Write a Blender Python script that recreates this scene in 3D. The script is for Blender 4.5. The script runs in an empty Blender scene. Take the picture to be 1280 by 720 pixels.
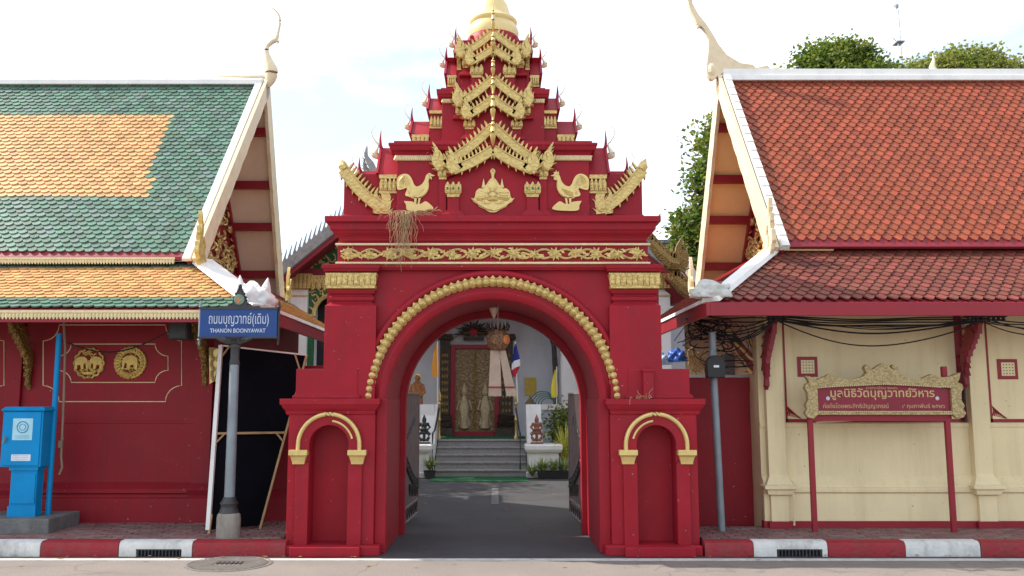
import bpy, bmesh, math, random
from mathutils import Vector, Matrix, Euler, noise as mnoise
R = random.Random(7)
PI = math.pi
sc = bpy.context.scene
col = sc.collection

# ------------------------------------------------------------------ camera
F, CX, CY = 1100.0, 622.0, 360.0
PITCH = math.radians(7.25)
EYE = 1.6
cd = bpy.data.cameras.new('camera')
cam = bpy.data.objects.new('camera', cd); col.objects.link(cam)
cam.location = (0, 0, EYE); cam.rotation_euler = (PI/2 + PITCH, 0, 0)
cd.sensor_width = 36; cd.lens = F/1280*36; cd.shift_x = 18/1280
cd.clip_start = 0.05; cd.clip_end = 3000
sc.camera = cam
sc.view_settings.view_transform = 'Standard'; sc.view_settings.look = 'None'
sc.view_settings.exposure = 0.93; sc.view_settings.gamma = 1

# ------------------------------------------------------------------ sky + sun
SUN = Vector((-0.70, 0.13, 0.70)).normalized()
elev = math.asin(SUN.z); rot = math.atan2(SUN.x, SUN.y)
w = bpy.data.worlds.new('World'); sc.world = w; w.use_nodes = True
nt = w.node_tree; nt.nodes.clear()
out = nt.nodes.new('ShaderNodeOutputWorld'); bg = nt.nodes.new('ShaderNodeBackground')
sky = nt.nodes.new('ShaderNodeTexSky'); sky.sky_type = 'NISHITA'; sky.sun_disc = False
sky.sun_elevation = elev; sky.sun_rotation = rot; sky.air_density = 1.0; sky.dust_density = 1.6; sky.ozone_density = 1.2
tc = nt.nodes.new('ShaderNodeTexCoord'); mp = nt.nodes.new('ShaderNodeMapping')
mp.inputs['Scale'].default_value = (1.0, 1.0, 2.6); mp.inputs['Rotation'].default_value = (0.2, 0.35, 0.4)
cn = nt.nodes.new('ShaderNodeTexNoise'); cn.inputs['Scale'].default_value = 2.2; cn.inputs['Detail'].default_value = 7; cn.inputs['Roughness'].default_value = 0.55
cr = nt.nodes.new('ShaderNodeValToRGB'); cr.color_ramp.elements[0].position = 0.42; cr.color_ramp.elements[1].position = 0.66; cr.color_ramp.elements[0].color = (.25, .25, .25, 1)
cm = nt.nodes.new('ShaderNodeMixRGB'); cm.blend_type = 'MIX'; cm.inputs[2].default_value = (8.2, 8.5, 8.8, 1)
nt.links.new(tc.outputs['Generated'], mp.inputs[0]); nt.links.new(mp.outputs[0], cn.inputs['Vector'])
nt.links.new(cn.outputs['Fac'], cr.inputs[0]); nt.links.new(cr.outputs[0], cm.inputs[0])
nt.links.new(sky.outputs[0], cm.inputs[1]); nt.links.new(cm.outputs[0], bg.inputs[0])
bg.inputs[1].default_value = 0.13
nt.links.new(bg.outputs[0], out.inputs[0])
sl = bpy.data.lights.new('sun', 'SUN'); sl.energy = 3.6; sl.angle = math.radians(0.6); sl.color = (1, 0.93, 0.82)
so = bpy.data.objects.new('sun', sl); col.objects.link(so)
so.rotation_euler = SUN.to_track_quat('Z', 'Y').to_euler(); so.location = (-20, 0, 20)

# ------------------------------------------------------------------ helpers
SP, CP = math.sin(PITCH), math.cos(PITCH)
def at(x, y, Y):
    """world point at depth Y seen at pixel x,y of the 1280x720 photograph"""
    dx = (x-CX)/F; dy = (CY-y)/F
    yd = CP-dy*SP; zd = SP+dy*CP
    return Vector((dx/yd*Y, Y, EYE+zd/yd*Y))
def zz(y, Y): return at(CX, y, Y).z
def xx(x, y, Y): return at(x, y, Y).x
GX = -0.052                                  # axis of the gate
def hh(h, y, Y):                             # half width in metres of h pixels at row y, depth Y
    return at(CX+h, y, Y).x

WL = {}
def empty(name, loc, label=None, cat=None, group=None, parent=None):
    o = bpy.data.objects.new(name, None); col.objects.link(o)
    loc = Vector(loc); o.empty_display_size = 0.2
    WL[o] = loc; o.location = loc
    if parent: o.parent = parent; o.location = loc-WL[parent]
    tag(o, label, cat, group); return o
def tag(o, label=None, cat=None, group=None, kind=None):
    if label: o['label'] = label
    if cat: o['category'] = cat
    if group: o['group'] = group
    if kind: o['kind'] = kind
    return o

class MB:
    def __init__(s): s.v = []; s.f = []; s.m = []; s.cm = 0
    def add(s, vs, fs):
        b = len(s.v); s.v += [Vector(p) for p in vs]
        for f in fs: s.f.append([i+b for i in f]); s.m.append(s.cm)
        return s
    def box(s, x0, x1, y0, y1, z0, z1):
        x0, x1 = min(x0, x1), max(x0, x1)
        return s.rings([(z0, x0, x1, y0, y1), (z1, x0, x1, y0, y1)])
    def rings(s, L):                         # loft of rectangles (z,x0,x1,y0,y1)
        vs = []; fs = []
        for (z, x0, x1, y0, y1) in L: vs += [(x0, y0, z), (x1, y0, z), (x1, y1, z), (x0, y1, z)]
        for k in range(len(L)-1):
            a = 4*k
            for i in range(4): j = (i+1) % 4; fs.append([a+i, a+j, a+4+j, a+4+i])
        fs.append([3, 2, 1, 0]); a = 4*(len(L)-1); fs.append([a, a+1, a+2, a+3])
        return s.add(vs, fs)
    def mould(s, x0, x1, y0, y1, prof):      # prof: (z, out)
        return s.rings([(z, x0-o, x1+o, y0-o, y1+o) for z, o in prof])
    def prism(s, pts, y0, y1, M=None):       # outline in x,z extruded in y
        n = len(pts); a = sum(pts[i][0]*pts[(i+1) % n][1]-pts[(i+1) % n][0]*pts[i][1] for i in range(n))
        if a < 0: pts = pts[::-1]
        vs = [(p[0], y0, p[1]) for p in pts]+[(p[0], y1, p[1]) for p in pts]
        if M: vs = [M @ Vector(v) for v in vs]
        fs = [list(range(n)), list(range(2*n-1, n-1, -1))]
        for i in range(n): j = (i+1) % n; fs.append([i, i+n, j+n, j][::-1] if False else [j, i, i+n, j+n])
        return s.add(vs, fs)
    def tube(s, path, r, n=8, cap=True):
        path = [Vector(p) for p in path]; m = len(path)
        rs = r if isinstance(r, (list, tuple)) else [r]*m
        vs = []; fs = []; up = None
        for i, p in enumerate(path):
            t = (path[min(i+1, m-1)]-path[max(i-1, 0)])
            if t.length < 1e-9: t = Vector((0, 0, 1))
            t.normalize()
            if up is None: up = Vector((0, 0, 1)) if abs(t.z) < .9 else Vector((1, 0, 0))
            a = t.cross(up)
            if a.length < 1e-6: a = t.cross(Vector((0.3, 0.9, 0.1)))
            a.normalize(); b = t.cross(a).normalized(); up = -b if False else b.cross(t)*1.0 if False else up
            for k in range(n):
                q = 2*PI*k/n; vs.append(p+(a*math.cos(q)+b*math.sin(q))*rs[i])
        for i in range(m-1):
            for k in range(n): l = (k+1) % n; fs.append([i*n+k, i*n+l, (i+1)*n+l, (i+1)*n+k])
        if cap: fs.append(list(range(n))[::-1]); fs.append(list(range((m-1)*n, m*n)))
        return s.add(vs, fs)
    def lathe(s, prof, c, n=16, sx=1, sy=1, M=None):   # prof (r,z)
        vs = []; fs = []; m = len(prof); c = Vector(c)
        for r, z in prof:
            for k in range(n):
                q = 2*PI*(k+.5)/n; v = Vector((r*sx*math.cos(q), r*sy*math.sin(q), z))
                if M: v = M @ v
                vs.append(c+v)
        for i in range(m-1):
            for k in range(n): l = (k+1) % n; fs.append([i*n+k, i*n+l, (i+1)*n+l, (i+1)*n+k])
        fs.append(list(range(n))[::-1]); fs.append(list(range((m-1)*n, m*n)))
        return s.add(vs, fs)
    def ball(s, c, r, n=10, m=6, M=None):
        rx, ry, rz = r if isinstance(r, (tuple, list)) else (r, r, r)
        pr = [(math.sin(PI*i/m) if 0 < i < m else .02, -math.cos(PI*i/m)*rz) for i in range(m+1)]
        return s.lathe(pr, c, n, rx, ry, M)
    def quad(s, a, b, c, d): return s.add([a, b, c, d], [[0, 1, 2, 3]])
    def build(s, name, mat, parent=None, smooth=False, bevel=0, mods=None, kind=None):
        me = bpy.data.meshes.new(name)
        lo = Vector((min(v[i] for v in s.v) for i in range(3))); hi = Vector((max(v[i] for v in s.v) for i in range(3)))
        c = (lo+hi)/2
        if parent is None: c.z = lo.z
        me.from_pydata([v-c for v in s.v], [], s.f)
        mats = mat if isinstance(mat, (list, tuple)) else [mat]
        for m_ in mats: me.materials.append(m_)
        if len(mats) > 1: me.polygons.foreach_set('material_index', s.m)
        me.update()
        bm = bmesh.new(); bm.from_mesh(me); bmesh.ops.recalc_face_normals(bm, faces=bm.faces); bm.to_mesh(me); bm.free()
        o = bpy.data.objects.new(name, me); col.objects.link(o)
        WL[o] = c; o.location = c
        if parent: o.parent = parent; o.location = c-WL[parent]
        if smooth:
            for p in me.polygons: p.use_smooth = True
            if smooth != 2:
                try: me.set_sharp_from_angle(angle=math.radians(38))
                except Exception: pass
        if bevel:
            b = o.modifiers.new('bevel', 'BEVEL'); b.width = bevel; b.segments = 2; b.limit_method = 'ANGLE'; b.angle_limit = math.radians(35)
            b.harden_normals = False
        if kind: o['kind'] = kind
        return o
def inst(src, parent, loc, rot=None, scale=None, name=None):
    o = src.copy(); o.name = name or src.name.split('.')[0]; col.objects.link(o)
    WL[o] = Vector(loc); o.parent = parent; o.location = Vector(loc)-(WL[parent] if parent else Vector())
    if rot is not None: o.rotation_euler = rot
    if scale is not None: o.scale = scale
    return o

# ------------------------------------------------------------------ materials
def mat(name, c, rough=.6, metal=0, var=.12, vs=6, bump=.15, bs=40, dirt_or_shade=0, dc=(.1, .08, .06), ds=1.5, spec=.4, voro=0, vsc=30, vdepth=.6, coat=0, trans=0, streak=0, fade=(.4, .1, .1), chip=(.45, .3, .27), crack=0):
    m = bpy.data.materials.new(name); m.use_nodes = True; n = m.node_tree; L = n.links
    b = n.nodes['Principled BSDF']; b.inputs['Roughness'].default_value = rough; b.inputs['Metallic'].default_value = metal
    b.inputs['Specular IOR Level'].default_value = spec; b.inputs['Coat Weight'].default_value = coat
    if trans: b.inputs['Transmission Weight'].default_value = trans
    t = n.nodes.new('ShaderNodeTexCoord'); g = n.nodes.new('ShaderNodeNewGeometry')
    src = g.outputs['Position']
    nz = n.nodes.new('ShaderNodeTexNoise'); nz.inputs['Scale'].default_value = vs; nz.inputs['Detail'].default_value = 6; nz.inputs['Roughness'].default_value = .6
    L.new(src, nz.inputs['Vector'])
    hs = n.nodes.new('ShaderNodeHueSaturation'); hs.inputs['Color'].default_value = (*c, 1)
    mr = n.nodes.new('ShaderNodeMapRange'); mr.inputs[1].default_value = .3; mr.inputs[2].default_value = .7; mr.inputs[3].default_value = 1-var; mr.inputs[4].default_value = 1+var
    L.new(nz.outputs['Fac'], mr.inputs[0]); L.new(mr.outputs[0], hs.inputs['Value'])
    last = hs.outputs[0]
    if streak:
        m3 = n.nodes.new('ShaderNodeMapping'); m3.inputs['Scale'].default_value = (5, 5, .35); L.new(src, m3.inputs[0])
        n3 = n.nodes.new('ShaderNodeTexNoise'); n3.inputs['Scale'].default_value = 1.6; n3.inputs['Detail'].default_value = 8; n3.inputs['Roughness'].default_value = .7; L.new(m3.outputs[0], n3.inputs['Vector'])
        r3 = n.nodes.new('ShaderNodeMapRange'); r3.inputs[1].default_value = .5; r3.inputs[2].default_value = .72; r3.inputs[4].default_value = streak; L.new(n3.outputs['Fac'], r3.inputs[0])
        x3 = n.nodes.new('ShaderNodeMixRGB'); x3.inputs[2].default_value = (*dc, 1); L.new(r3.outputs[0], x3.inputs[0]); L.new(last, x3.inputs[1]); last = x3.outputs[0]
        n4 = n.nodes.new('ShaderNodeTexNoise'); n4.inputs['Scale'].default_value = 2.7; n4.inputs['Detail'].default_value = 10; n4.inputs['Roughness'].default_value = .75; L.new(src, n4.inputs['Vector'])
        r4 = n.nodes.new('ShaderNodeMapRange'); r4.inputs[1].default_value = .56; r4.inputs[2].default_value = .7; r4.inputs[4].default_value = streak*.5; L.new(n4.outputs['Fac'], r4.inputs[0])
        x4 = n.nodes.new('ShaderNodeMixRGB'); x4.inputs[2].default_value = (*fade, 1); L.new(r4.outputs[0], x4.inputs[0]); L.new(last, x4.inputs[1]); last = x4.outputs[0]
        v5 = n.nodes.new('ShaderNodeTexNoise'); v5.inputs['Scale'].default_value = 26; v5.inputs['Detail'].default_value = 3; L.new(src, v5.inputs['Vector'])
        r5 = n.nodes.new('ShaderNodeMapRange'); r5.inputs[1].default_value = .72; r5.inputs[2].default_value = .76; r5.inputs[4].default_value = .8; L.new(v5.outputs['Fac'], r5.inputs[0])
        x5 = n.nodes.new('ShaderNodeMixRGB'); x5.inputs[2].default_value = (*chip, 1); L.new(r5.outputs[0], x5.inputs[0]); L.new(last, x5.inputs[1]); last = x5.outputs[0]
    if crack:
        nw = n.nodes.new('ShaderNodeTexNoise'); nw.inputs['Scale'].default_value = 1.3; nw.inputs['Detail'].default_value = 6; L.new(src, nw.inputs['Vector'])
        am = n.nodes.new('ShaderNodeMixRGB'); am.blend_type = 'ADD'; am.inputs[0].default_value = .9; L.new(src, am.inputs[1]); L.new(nw.outputs['Color'], am.inputs[2])
        vc = n.nodes.new('ShaderNodeTexVoronoi'); vc.feature = 'DISTANCE_TO_EDGE'; vc.inputs['Scale'].default_value = .42; L.new(am.outputs[0], vc.inputs['Vector'])
        rc = n.nodes.new('ShaderNodeMapRange'); rc.inputs[1].default_value = .002; rc.inputs[2].default_value = .009; rc.inputs[3].default_value = crack; rc.inputs[4].default_value = 0; L.new(vc.outputs['Distance'], rc.inputs[0])
        xc_ = n.nodes.new('ShaderNodeMixRGB'); xc_.inputs[2].default_value = (*[q_*.35 for q_ in c], 1); L.new(rc.outputs[0], xc_.inputs[0]); L.new(last, xc_.inputs[1]); last = xc_.outputs[0]
        ng = n.nodes.new('ShaderNodeTexNoise'); ng.inputs['Scale'].default_value = 90; ng.inputs['Detail'].default_value = 2; L.new(src, ng.inputs['Vector'])
        rg = n.nodes.new('ShaderNodeMapRange'); rg.inputs[1].default_value = .35; rg.inputs[2].default_value = .65; rg.inputs[3].default_value = .72; rg.inputs[4].default_value = 1.25; L.new(ng.outputs['Fac'], rg.inputs[0])
        hg = n.nodes.new('ShaderNodeHueSaturation'); L.new(last, hg.inputs['Color']); L.new(rg.outputs[0], hg.inputs['Value']); last = hg.outputs[0]
    if dirt_or_shade:
        n2 = n.nodes.new('ShaderNodeTexNoise'); n2.inputs['Scale'].default_value = ds; n2.inputs['Detail'].default_value = 9; n2.inputs['Roughness'].default_value = .68
        mpp = n.nodes.new('ShaderNodeMapping'); mpp.inputs['Scale'].default_value = (1.6, 1.6, .55); L.new(src, mpp.inputs[0]); L.new(mpp.outputs[0], n2.inputs['Vector'])
        rp = n.nodes.new('ShaderNodeMapRange'); rp.inputs[1].default_value = .48; rp.inputs[2].default_value = .74; rp.inputs[4].default_value = dirt_or_shade
        L.new(n2.outputs['Fac'], rp.inputs[0])
        mx = n.nodes.new('ShaderNodeMixRGB'); mx.inputs[2].default_value = (*dc, 1); L.new(rp.outputs[0], mx.inputs[0]); L.new(last, mx.inputs[1]); last = mx.outputs[0]
    if voro:
        vo = n.nodes.new('ShaderNodeTexVoronoi'); vo.inputs['Scale'].default_value = vsc; vo.feature = 'F1'; L.new(src, vo.inputs['Vector'])
        wv = n.nodes.new('ShaderNodeMapRange'); wv.inputs[1].default_value = .25; wv.inputs[2].default_value = .65; wv.inputs[4].default_value = voro
        L.new(vo.outputs['Distance'], wv.inputs[0])
        mv = n.nodes.new('ShaderNodeMixRGB'); mv.blend_type = 'MULTIPLY'; mv.inputs[2].default_value = (.45, .33, .2, 1); L.new(wv.outputs[0], mv.inputs[0]); L.new(last, mv.inputs[1]); last = mv.outputs[0]
    L.new(last, b.inputs['Base Color'])
    if bump or voro:
        nb = n.nodes.new('ShaderNodeTexNoise'); nb.inputs['Scale'].default_value = bs; nb.inputs['Detail'].default_value = 4; L.new(src, nb.inputs['Vector'])
        bp = n.nodes.new('ShaderNodeBump'); bp.inputs['Strength'].default_value = bump; bp.inputs['Distance'].default_value = .02
        L.new(nb.outputs['Fac'], bp.inputs['Height'])
        if voro:
            b2 = n.nodes.new('ShaderNodeBump'); b2.inputs['Strength'].default_value = vdepth; b2.inputs['Distance'].default_value = .02; b2.invert = True
            L.new(vo.outputs['Distance'], b2.inputs['Height']); L.new(bp.outputs[0], b2.inputs['Normal']); L.new(b2.outputs[0], b.inputs['Normal'])
        else: L.new(bp.outputs[0], b.inputs['Normal'])
    # roughness variation
    rr = n.nodes.new('ShaderNodeMapRange'); rr.inputs[3].default_value = max(.02, rough-.1); rr.inputs[4].default_value = min(1, rough+.1)
    L.new(nz.outputs['Fac'], rr.inputs[0]); L.new(rr.outputs[0], b.inputs['Roughness'])
    return m
RED = mat('red_paint', (.31, .011, .022), .5, var=.12, vs=2.2, bump=.06, bs=55, dirt_or_shade=.4, dc=(.17, .02, .03), ds=1.1, spec=.2, streak=.55, fade=(.37, .035, .05))
REDW = mat('wall_red_paint', (.25, .010, .018), .55, var=.10, vs=1.6, bump=.06, bs=60, dirt_or_shade=.25, dc=(.14, .02, .025), ds=.9, spec=.25, streak=.5, fade=(.3, .04, .05))
REDD = mat('dark_red_wood', (.22, .018, .028), .5, var=.15, vs=4, bump=.1, bs=30)
REDF = mat('fascia_red', (.26, .012, .024), .45, var=.1, vs=3, bump=.05)
GOLD = mat('gold_paint', (.66, .50, .18), .36, .3, var=.14, vs=14, bump=.15, bs=60, voro=.3, vsc=28, vdepth=.45, spec=.5)
GOLDP = mat('plain_gold', (.66, .50, .19), .3, .35, var=.1, vs=10, bump=.08, bs=50, spec=.5)
GOLDT = mat('gold_strip', (.72, .6, .34), .45, .1, var=.12, vs=22, bump=.3, bs=90)
GOLDD = mat('dark_gold', (.36, .24, .07), .4, .35, var=.3, vs=18, bump=.3, bs=60, voro=.8, vsc=40, vdepth=1)
BELL = mat('bell_gold', (.72, .56, .26), .34, .2, var=.06, vs=3, bump=.03)
CREAM = mat('cream_plaster', (.77, .65, .40), .75, var=.05, vs=1.7, bump=.1, bs=60, dirt_or_shade=.22, dc=(.45, .35, .21), ds=1.2, spec=.2, streak=.28, fade=(.76, .67, .46), chip=(.3, .25, .18))
SOFF = mat('soffit_bounce_cream', (.9, .79, .62), .7, var=.05, vs=3, bump=.05, spec=.2)  # cream brightened so the colour carries light bounced under the overhang
SOFY = mat('soffit_bounce_yellow', (.92, .70, .36), .7, var=.05, vs=3, bump=.05, spec=.2)  # stronger bounced light on the right gable is put into this yellow
WHITE = mat('white_paint', (.78, .77, .74), .55, var=.05, vs=4, bump=.08, dirt_or_shade=.35, dc=(.45, .42, .38), ds=2.2)
CREAMW = mat('cream_trim', (.74, .62, .42), .5, var=.08, vs=8, bump=.15, bs=40, dirt_or_shade=.2, dc=(.5, .4, .25), ds=3)
GREYW = mat('grey_white_plaster', (.5, .51, .54), .7, var=.07, vs=2, bump=.1, dirt_or_shade=.3, dc=(.33, .33, .34), ds=2)
ROAD = mat('road_concrete', (.23, .2, .18), .85, var=.1, vs=1.3, bump=.35, bs=120, dirt_or_shade=.4, dc=(.2, .18, .165), ds=1.2, spec=.2, crack=.3)
GUT = mat('gutter_line', (.55, .53, .5), .8, var=.15, vs=9, bump=.2, dirt_or_shade=.6, dc=(.28, .25, .22), ds=3)
YARD = mat('courtyard_asphalt', (.066, .063, .066), .8, var=.22, vs=1.1, bump=.3, bs=90, dirt_or_shade=.6, dc=(.045, .044, .047), ds=.55, spec=.3, crack=.35)  # dark blotches in the colour stand in for mottled shade on the yard
PAV = [mat('paver_'+k, c, .85, var=.18, vs=7, bump=.3, bs=60, dirt_or_shade=.5, dc=(.17, .14, .13), ds=2.2, spec=.2) for k, c in (('a', (.25, .13, .12)), ('b', (.2, .11, .105)), ('c', (.24, .17, .155)))]
GROUT = mat('paver_grout', (.12, .1, .095), .9)
CONC = mat('concrete', (.16, .16, .155), .85, var=.2, vs=5, bump=.5, bs=30, dirt_or_shade=.8, dc=(.06, .06, .055), ds=2.6)
CONCL = mat('concrete_light', (.25, .23, .2), .85, var=.2, vs=8, bump=.4, bs=30, dirt_or_shade=.7, dc=(.15, .13, .1), ds=4)
KRED = mat('kerb_red', (.27, .014, .022), .6, var=.15, vs=6, bump=.4, bs=25, dirt_or_shade=.55, dc=(.16, .06, .05), ds=3.5)
KWHT = mat('kerb_white', (.6, .6, .57), .7, var=.12, vs=6, bump=.4, bs=25, dirt_or_shade=.9, dc=(.22, .2, .19), ds=3)
IRON = mat('dark_iron', (.05, .05, .052), .5, .3, var=.2, vs=9, bump=.2)
GATEM = mat('gate_iron', (.2, .165, .165), .45, .3, var=.2, vs=9, bump=.15)
GREYM = mat('grey_metal_paint', (.22, .26, .29), .45, .2, var=.15, vs=5, bump=.15, dirt_or_shade=.4, dc=(.13, .11, .1), ds=4)
BLUE = mat('blue_paint', (.0, .235, .53), .45, spec=.2, var=.08, vs=4, bump=.05, dirt_or_shade=.15, dc=(.02, .12, .25), ds=3)
SIGNB = mat('sign_blue', (.004, .045, .2), .35, var=.06, vs=4, bump=.02)
LETW = mat('letter_white', (.55, .6, .68), .5, var=.03)
LETG = mat('letter_gold', (.5, .36, .17), .4, .2, var=.05)
BLACK = mat('black_fabric', (.004, .004, .007), .95, spec=.1, var=.3, vs=3, bump=.2, bs=15)
BLK = mat('black_plastic', (.02, .02, .022), .5, var=.2)
WIRE = mat('cable_black', (.012, .012, .014), .6, bump=0)
WOOD = mat('pale_wood', (.42, .27, .13), .7, var=.2, vs=10, bump=.2)
STEPM = mat('stair_granite', (.27, .265, .27), .6, var=.18, vs=30, bump=.1, dirt_or_shade=.4, dc=(.15, .15, .155), ds=1.6)
CARP = mat('green_carpet', (.012, .1, .035), .95, var=.25, vs=20, bump=.6, bs=200)
MARK = mat('worn_mark', (.13, .13, .13), .85, var=.4, vs=9, bump=.3, dirt_or_shade=.8, dc=(.07, .07, .07), ds=6)
MHC = mat('manhole_concrete', (.17, .15, .135), .85, var=.2, vs=9, bump=.4, dirt_or_shade=.5, dc=(.09, .08, .07), ds=5)
PUMICE = mat('grey_stone', (.3, .29, .27), .8, var=.25, vs=9, bump=.4, bs=40)
GREENM = mat('green_mosaic', (.02, .13, .05), .35, var=.3, vs=25, bump=.2)
DOORG = mat('door_gold', (.26, .19, .10), .4, .3, var=.3, vs=12, bump=.3, bs=45, voro=.45, vsc=16, vdepth=.7)
DOORL = mat('door_relief_gold', (.52, .43, .27), .4, .2, var=.25, vs=20, bump=.3, voro=.3, vsc=40)
DARKO = mat('dark_ornament', (.06, .045, .035), .35, .2, var=.5, vs=22, bump=.5, bs=40, voro=.6, vsc=30)
def leafmat(name, c):
    m = mat(name, c, .55, var=.3, vs=1.5, bump=0, spec=.25); n = m.node_tree; b = n.nodes['Principled BSDF']; t = n.nodes.new('ShaderNodeBsdfTranslucent'); t.inputs[0].default_value = (c[0]*1.5, c[1]*1.6, c[2]*1.1, 1)
    x = n.nodes.new('ShaderNodeMixShader'); x.inputs[0].default_value = .45; o = n.nodes['Material Output']; n.links.new(b.outputs[0], x.inputs[1]); n.links.new(t.outputs[0], x.inputs[2]); n.links.new(x.outputs[0], o.inputs[0]); return m
LEAF = [leafmat('leaf_a', (.07, .115, .022)), leafmat('leaf_b', (.13, .17, .035)), leafmat('leaf_c', (.21, .21, .06))]
BARK = mat('bark', (.14, .1, .07), .9, var=.25, vs=8, bump=.6, bs=20)
ROOT = mat('dry_root', (.44, .3, .16), .8, var=.25, vs=15, bump=0)
def tints(name, base, n=4, amt=.25, rough=.42, hue=.05, dirt_or_shade=.35):
    L = []; q = random.Random(3)
    for k in range(n):
        f = 1+amt*(2*k/(n-1)-1) if n > 1 else 1
        c = tuple(max(0, min(1, b*f*(1+q.uniform(-hue, hue)))) for b in base)
        L.append(mat(name, c, rough, var=.16, vs=9, bump=.12, bs=60, spec=.35, dirt_or_shade=dirt_or_shade, dc=tuple(b*.5 for b in base), ds=3))
    return L
TG = tints('tile_green', (.10, .165, .135), 5, .2, .4, .14)
TO = tints('tile_orange', (.56, .30, .125), 5, .15, .5, .06)
TM = tints('tile_maroon', (.17, .045, .034), 5, .15, .55, .10)
TR = tints('tile_red', (.27, .060, .028), 5, .13, .5, .06)

# ------------------------------------------------------------------ ornament outlines
def cv(pts, n=5):                            # catmull-rom through points
    o = []; m = len(pts)
    for i in range(m-1):
        p0, p1, p2, p3 = (Vector(pts[max(i-1, 0)]), Vector(pts[i]), Vector(pts[i+1]), Vector(pts[min(i+2, m-1)]))
        for k in range(n):
            t = k/n
            o.append(.5*((2*p1)+(p2-p0)*t+(2*p0-5*p1+4*p2-p3)*t*t+(3*p1-p0-3*p2+p3)*t**3))
    o.append(Vector(pts[-1])); return o
def flame(path, w0, teeth=5, side=1, tl=.5):
    """tapered flame following path (2D), with barbs on one side; returns outline"""
    c = cv([(p[0], p[1]) for p in path], 4); n = len(c); a = []; b = []
    for i, p in enumerate(c):
        t = (c[min(i+1, n-1)]-c[max(i-1, 0)]).normalized(); nn = Vector((-t.y, t.x))
        s = i/(n-1); wd = w0*(1-s)**.75*(1+.25*math.sin(s*PI))
        a.append(p+nn*wd*side)
        b.append(p-nn*wd*side)
    # barbs on 'a'
    oa = []
    k = max(1, (n-1)//teeth)
    for i in range(n-1):
        oa.append(a[i])
        if i % k == k-1 and i < n-2:
            t = (c[i+1]-c[i]).normalized(); nn = Vector((-t.y, t.x)); s = i/(n-1)
            oa.append(a[i]+nn*side*w0*tl*(1-s*.6)+t*w0*tl*1.1); oa.append(a[i]+t*w0*.15-nn*side*w0*.2)
    return [tuple(p) for p in oa]+[tuple(c[-1])]+[tuple(p) for p in b[::-1][1:]]
def barge(m, A, B, y0, y1, wd, sag, teeth, hl, lean, lower=True):
    """naga bargeboard from apex A down to end B (x,z), toothed above, hooked below, flame head at B"""
    A, B = Vector(A), Vector(B); d = B-A; L = d.length; t = d/L; up = Vector((-t.y, t.x))
    if up.y < 0: up = -up
    N = 18
    cl = [A+d*(i/N)-up*sag*math.sin(PI*i/N) for i in range(N+1)]
    top = [p+up*wd for p in cl]; bot = [p-up*wd for p in cl]
    m.prism([tuple(p) for p in top+bot[::-1]], y0, y1)
    # raised rim lines
    for e in (top, bot):
        m.tube([(p.x, y0-.003, p.y) for p in e], wd*.18, 5)
    for i in range(teeth):
        s = (i+.8)/(teeth+.6); p = A+d*s-up*sag*math.sin(PI*s)+up*wd*.95; q = L/teeth*.2
        tip = up*wd*1.5-t*q*1.2
        m.prism([tuple(p-t*q), tuple(p+t*q), tuple(p+t*q*.75+tip*.7), tuple(p+tip*1.15), tuple(p-t*q*1.1+tip*.6)], y0+.004, y1-.006)
        if lower and i % 2 == 0 and s < .93:
            p2 = p-up*wd*1.9; q2 = q*1.6
            m.prism([tuple(p2-t*q2), tuple(p2+t*q2*.6), tuple(p2+t*q2*1.6-up*wd*.8), tuple(p2+t*q2*.1-up*wd*.45)], y0+.003, y1-.004)
    if hl:
        s_ = 1 if t.x > 0 else -1
        base = B-t*wd*.3-up*wd*.6
        for k, (l, o_, wf) in enumerate(((1, 0, 1), (.62, -.45, .72), (.4, -.9, .55))):
            b0 = base+t*wd*1.2*(0)+t*(hl*.30*o_)
            ln = hl*l
            pts = [(b0.x, b0.y), (b0.x+s_*ln*(.16+lean*.3), b0.y+ln*.3), (b0.x+s_*ln*(.06+lean*.6), b0.y+ln*.65), (b0.x+s_*ln*(.16+lean), b0.y+ln)]
            m.prism(flame(pts, wd*1.0*wf, 5, -s_, .8), y0+.006*k-.012, y1+.004*k)
        # curled cheek
        m.lathe([(wd*.9, -.012), (wd*1.05, 0), (wd*.7, .012), (wd*.2, .02)], (base.x, y0-.004, base.y+wd*.4), 10, M=Matrix.Rotation(PI/2, 4, 'X'))
def chofa_pts(b, h, out, dirx):
    """slim hooked finial outline in x,z: bulb, neck, beak, long curling tip"""
    x, z = b; s = dirx
    pts = [(x, z), (x+s*out*.30, z+h*.08), (x+s*out*.34, z+h*.16), (x+s*out*.12, z+h*.30), (x+s*out*.05, z+h*.42), (x+s*out*.30, z+h*.50), (x+s*out*.62, z+h*.66), (x+s*out*.68, z+h*.82), (x+s*out*.42, z+h*.95), (x+s*out*.22, z+h)]
    return pts
def chofa(m, b, h, out, dirx, y, r0):
    p = cv(chofa_pts(b, h, out, dirx), 4); n = len(p)
    rr = []
    for i in range(n):
        s = i/(n-1); r = r0*(1.0*math.exp(-((s-.15)/.12)**2)+.32*(1-s)+.07)
        rr.append(max(r, r0*.06))
    m.tube([(q.x, y, q.y) for q in p], rr, 7)
    k = p[int(n*.5)]; m.tube([(k.x, y, k.y), (k.x+dirx*out*.10, y, k.y-h*.005), (k.x+dirx*out*.19, y, k.y+h*.03)], [r0*.25, r0*.2, r0*.03], 5)
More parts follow.
